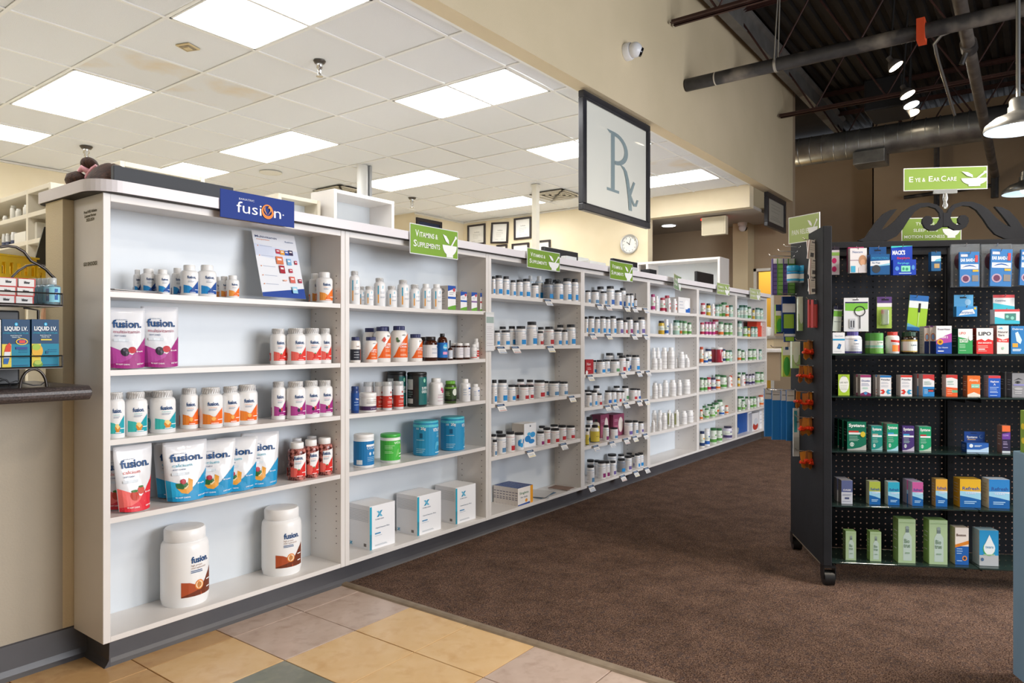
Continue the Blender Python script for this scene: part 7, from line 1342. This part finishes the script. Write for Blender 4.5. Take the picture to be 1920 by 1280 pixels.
bottle('cup_b', .07, .1, 'dfeaf0', '2aa0d4', [('r', -PI, .1, PI, .22, '2aa0d4'), ('r', -PI, .22, PI, .5, 'e6ecee'), ('r', -PI, .5, PI, .62, '1f8ac4')], .6, .66, .8, 1.02, bodym=mat('d8eaf2', .08, trans=.5))
for k, u in enumerate((1487, 1509)):
    s, zt, t = gl(u, 498, .34); place('cup_b', W3(s, .34, gl(u, 530, .34)[1]), GRZ, 22 * t / FP, zt - gl(u, 530, .34)[1], 'blue and clear travel cup on the end panel, %s' % ('left', 'right')[k], 'cup', 'blue travel cups on the gondola end panel')
cardd('navyc', '24407c', [('r', 0, .55, 1, .8, 'e4e6ea'), ('r', .1, .1, .9, .5, '9ac44a')], .09, .16, .02)
cardd('greenc', '9cc43c', [('r', 0, .78, 1, 1, '24407c'), ('r', 0, .62, 1, .78, 'e8eaec'), ('e', .5, .28, .4, .24, '4ab04a'), ('r', .1, 0, .9, .05, '24407c')], .06, .18, .025)
cardd('whitec', 'f0ece8', [('r', .3, .12, .7, .34, '6a6a70'), ('r', 0, 0, .08, 1, 'b88a84'), ('r', .3, .85, .7, .93, '8a8a90')] + lines(.15, .85, (.7, .58, .48), .03, 'cfc8c4'), .04, .12, .004)
cardd('redc', 'b8484a', [('r', .1, .84, .9, 1, '4a4f5c'), ('r', .1, .05, .5, .8, 'c86060'), ('r', .55, .05, .9, .8, 'a83c40')], .05, .16, .02)
cardd('limec', 'b8d05a', [('r', 0, .72, 1, 1, 'e8eae6'), ('r', .3, .9, .7, 1, '2a4a7c'), ('e', .5, .35, .42, .32, '52b452')], .06, .18, .03)
cardd('bluebar', '2a94cc', [('r', 0, .8, 1, 1, 'e4e6e8')], .03, .15, .01)
cardd('whgr', 'dfe8d8', [('r', 0, .0, 1, .5, 'a8cc8a'), ('e', .5, .5, .35, .3, 'dfeee0')], .05, .14, .03)
ehang('navyc', 1478, 556, 622, 24, .46, 'navy-topped pack with green contents on the end panel', .15); ehang('greenc', 1461, 571, 625, 15, .49, 'navy and lime card with green squeeze toy, outer end of hook', .1)
ehang('bluebar', 1499, 558, 606, 9, .36, 'narrow bright blue card on the middle hook', .1); ehang('whgr', 1506, 556, 620, 12, .34, 'pale green blister card on the middle hook', .1)
ehang('navyc', 1480, 622, 641, 20, .45, 'low navy and white pack below the green contents', .1); ehang('whgr', 1491, 640, 690, 15, .36, 'pale green bottle card above the orange tags', .1)
ehang('limec', 1474, 650, 706, 15, .47, 'lime card with green egg-shaped toy, lower hook', .1)
for k, (u, v0, v1) in enumerate(((1524, 450, 486), (1537, 450, 482), (1528, 485, 518), (1538, 486, 515), (1528, 522, 551), (1539, 518, 547))): ehang('whitec', u - 3 + 2 * (k % 2), v0, v1, 19, .12 + .02 * (k % 2), 'small white card near the front post, %s row, %s' % (ORD[k // 2], ('outer', 'inner')[k % 2]), .45, 'card', tilt=(.14, -.1, .06, .1, -.08, .12)[k])
for k, u in enumerate((1524, 1533, 1541)): ehang('redc', u - 3, 562, 614, 12, .12 - .015 * k, 'dark red blister strip near the front post, %s' % ('outer', 'middle', 'inner')[k], .3)
end_hook(.13, gl(1530, 450, .13)[1], 1508); end_hook(.34, gl(1500, 560, .34)[1], 1494); end_hook(.46, gl(1480, 551, .46)[1], 1466); end_hook(.12, gl(1530, 562, .12)[1], 1515); end_hook(.47, gl(1450, 652, .47)[1], 1448)
# tall blue folders hanging at the back
cardd('fold', '2a7cc8', [('r', 0, .78, 1, 1, 'dcdad8'), ('r', .1, .88, .7, .9, '9a9894'), ('r', 0, 0, .05, .78, '5aa0e0')], .08, .33, .012)
for k, (u, v1) in enumerate(((1443, 818), (1457, 824), (1474, 824), (1484, 826))): ehang('fold', u, 728 + k, v1, 20, .53 - .012 * k, 'tall blue pouch with white header, %s from outside' % ORD[k], .15, 'pouch', 'tall blue pouches hanging at the rear of the end panel')
end_hook(.5, gl(1440, 732, .5)[1], 1440)
cardd('tallw', 'dfe2e4', [('r', .1, .5, .5, .95, '4ab0c8'), ('t', 'care', .6, .7, .05, '2a2a30', .5), ('r', .1, .1, .9, .4, 'c8d0d4')], .05, .3, .01)
ehang('tallw', 1494, 765, 855, 14, .4, 'tall narrow white and turquoise pack between folders and tags', .15)
# orange tag rows with red clips
def otag(u, v, y, k, row, rz, sz=1., red=True):
    s, z, t = gl(u, v, y); s = min(s, -.045)
    t_ = empty('orange_tag', 'brown paper tag with red band, %s from outside, %s tag row' % (ORD[k], ORD[row]), 'tag', W3(s, y, z + .004 * ((k * 7 + row) % 3)), GRZ + rz, 'brown tags with red bands on the gondola end')
    t_.rotation_euler = (0, .16 * math.sin(k * 3.7 + row * 1.3), GRZ + rz)
    g = G(); w_ = .0135 * sz; h = .064 * sz
    g.prism([(-w_, -h), (-w_ * .2, -h * 1.12), (w_, -h * .95), (w_, 0), (-w_, .0)], lambda a, z, d: (a, d, z), -.001, .001)
    fixn(obj('paper_card', g, mat(('d08a30', 'b8763c', 'c48036', 'a0683a')[(k * 3 + row) % 4], .7), t_))
    obj('red_band', G().tube([(-w_ * 1.7, -.012, -h * .62), (-w_ * .6, -.016, -h * .70), (w_ * .6, -.012, -h * .62), (w_ * 1.1, 0, -h * .55), (w_ * .6, .010, -h * .6), (-w_ * .6, .012, -h * .66), (-w_ * 1.7, -.012, -h * .62)], .0062, 6), mat('e0401c', .4), t_)
for row, (v, us, sz) in enumerate(((641, (1512, 1524, 1532, 1541), 1.15), (688, (1503, 1511, 1526, 1537), 1.1), (737, (1497, 1510, 1519, 1528, 1540), 1.1), (785, (1503, 1511, 1520, 1530, 1541), 1.1), (848, (1505, 1516, 1524, 1532, 1540), 1.1))):
    for k, u in enumerate(us): otag(u, v, .16 + .003 * k, k, row, .5 + .25 * math.sin(k * 2.1 + row), sz)
    end_hook(.16, gl(1520, v - 2, .16)[1], 1494)
# ================================================================ RIGHT EDGE DISPLAY
bx0 = ont(1899, 1263, 2.27); bx0.z = 0
dsp = empty('cardboard_display', 'pale blue cardboard floor display cut by the right edge', 'display', bx0, GRZ)
BB = noisy('pale_blue_card', '6f8ea6', '7896ae', 3, .6)
obj('front_panel', G().bbox(0, -.42, 0, .5, -.408, .72, .002, seg=1), BB, dsp); obj('side_panel', G().bbox(0, -.408, 0, .012, 0, .72, .002, seg=1), BB, dsp); obj('side_panel', G().box(.488, -.408, 0, .5, 0, .72), BB, dsp); obj('back_panel', G().box(.012, -.012, 0, .488, 0, .72), BB, dsp); obj('tray', G().box(.012, -.408, .66, .488, -.012, .672), BB, dsp)
fp = ont(1906, 765, 2.32)
boxd('floral', .3, .1, .2, '7d9a3c', [('r', 0, .0, 1, 1, '6f9238')] + [q for k in range(9) for q in (('e', .05 + .11 * (k % 3) + .02 * k, .12 + .3 * (k // 3) + .03 * (k % 2), .045, .05, ('e0c83a', 'e0702c', 'e8d870')[k % 3]), ('e', .1 + .09 * (k % 3), .25 + .27 * (k // 3), .02, .06, 'b8c860'))], '7d9a3c', [q for k in range(9) for q in (('e', .18 + .3 * (k % 3), .12 + .3 * (k // 3) + .05 * (k % 2), .1, .055, ('e0c83a', 'e0702c', 'e8d870')[k % 3]), ('e', .3 + .27 * (k % 3), .26 + .27 * (k // 3), .05, .07, 'b8c860'))], '8aa64a')
loc = bx0 + GE * .165 - GG * .064; place('floral', (loc.x, loc.y, .672), GRZ, .3, .18, 'green floral-patterned carton standing in the pale blue display', 'box')
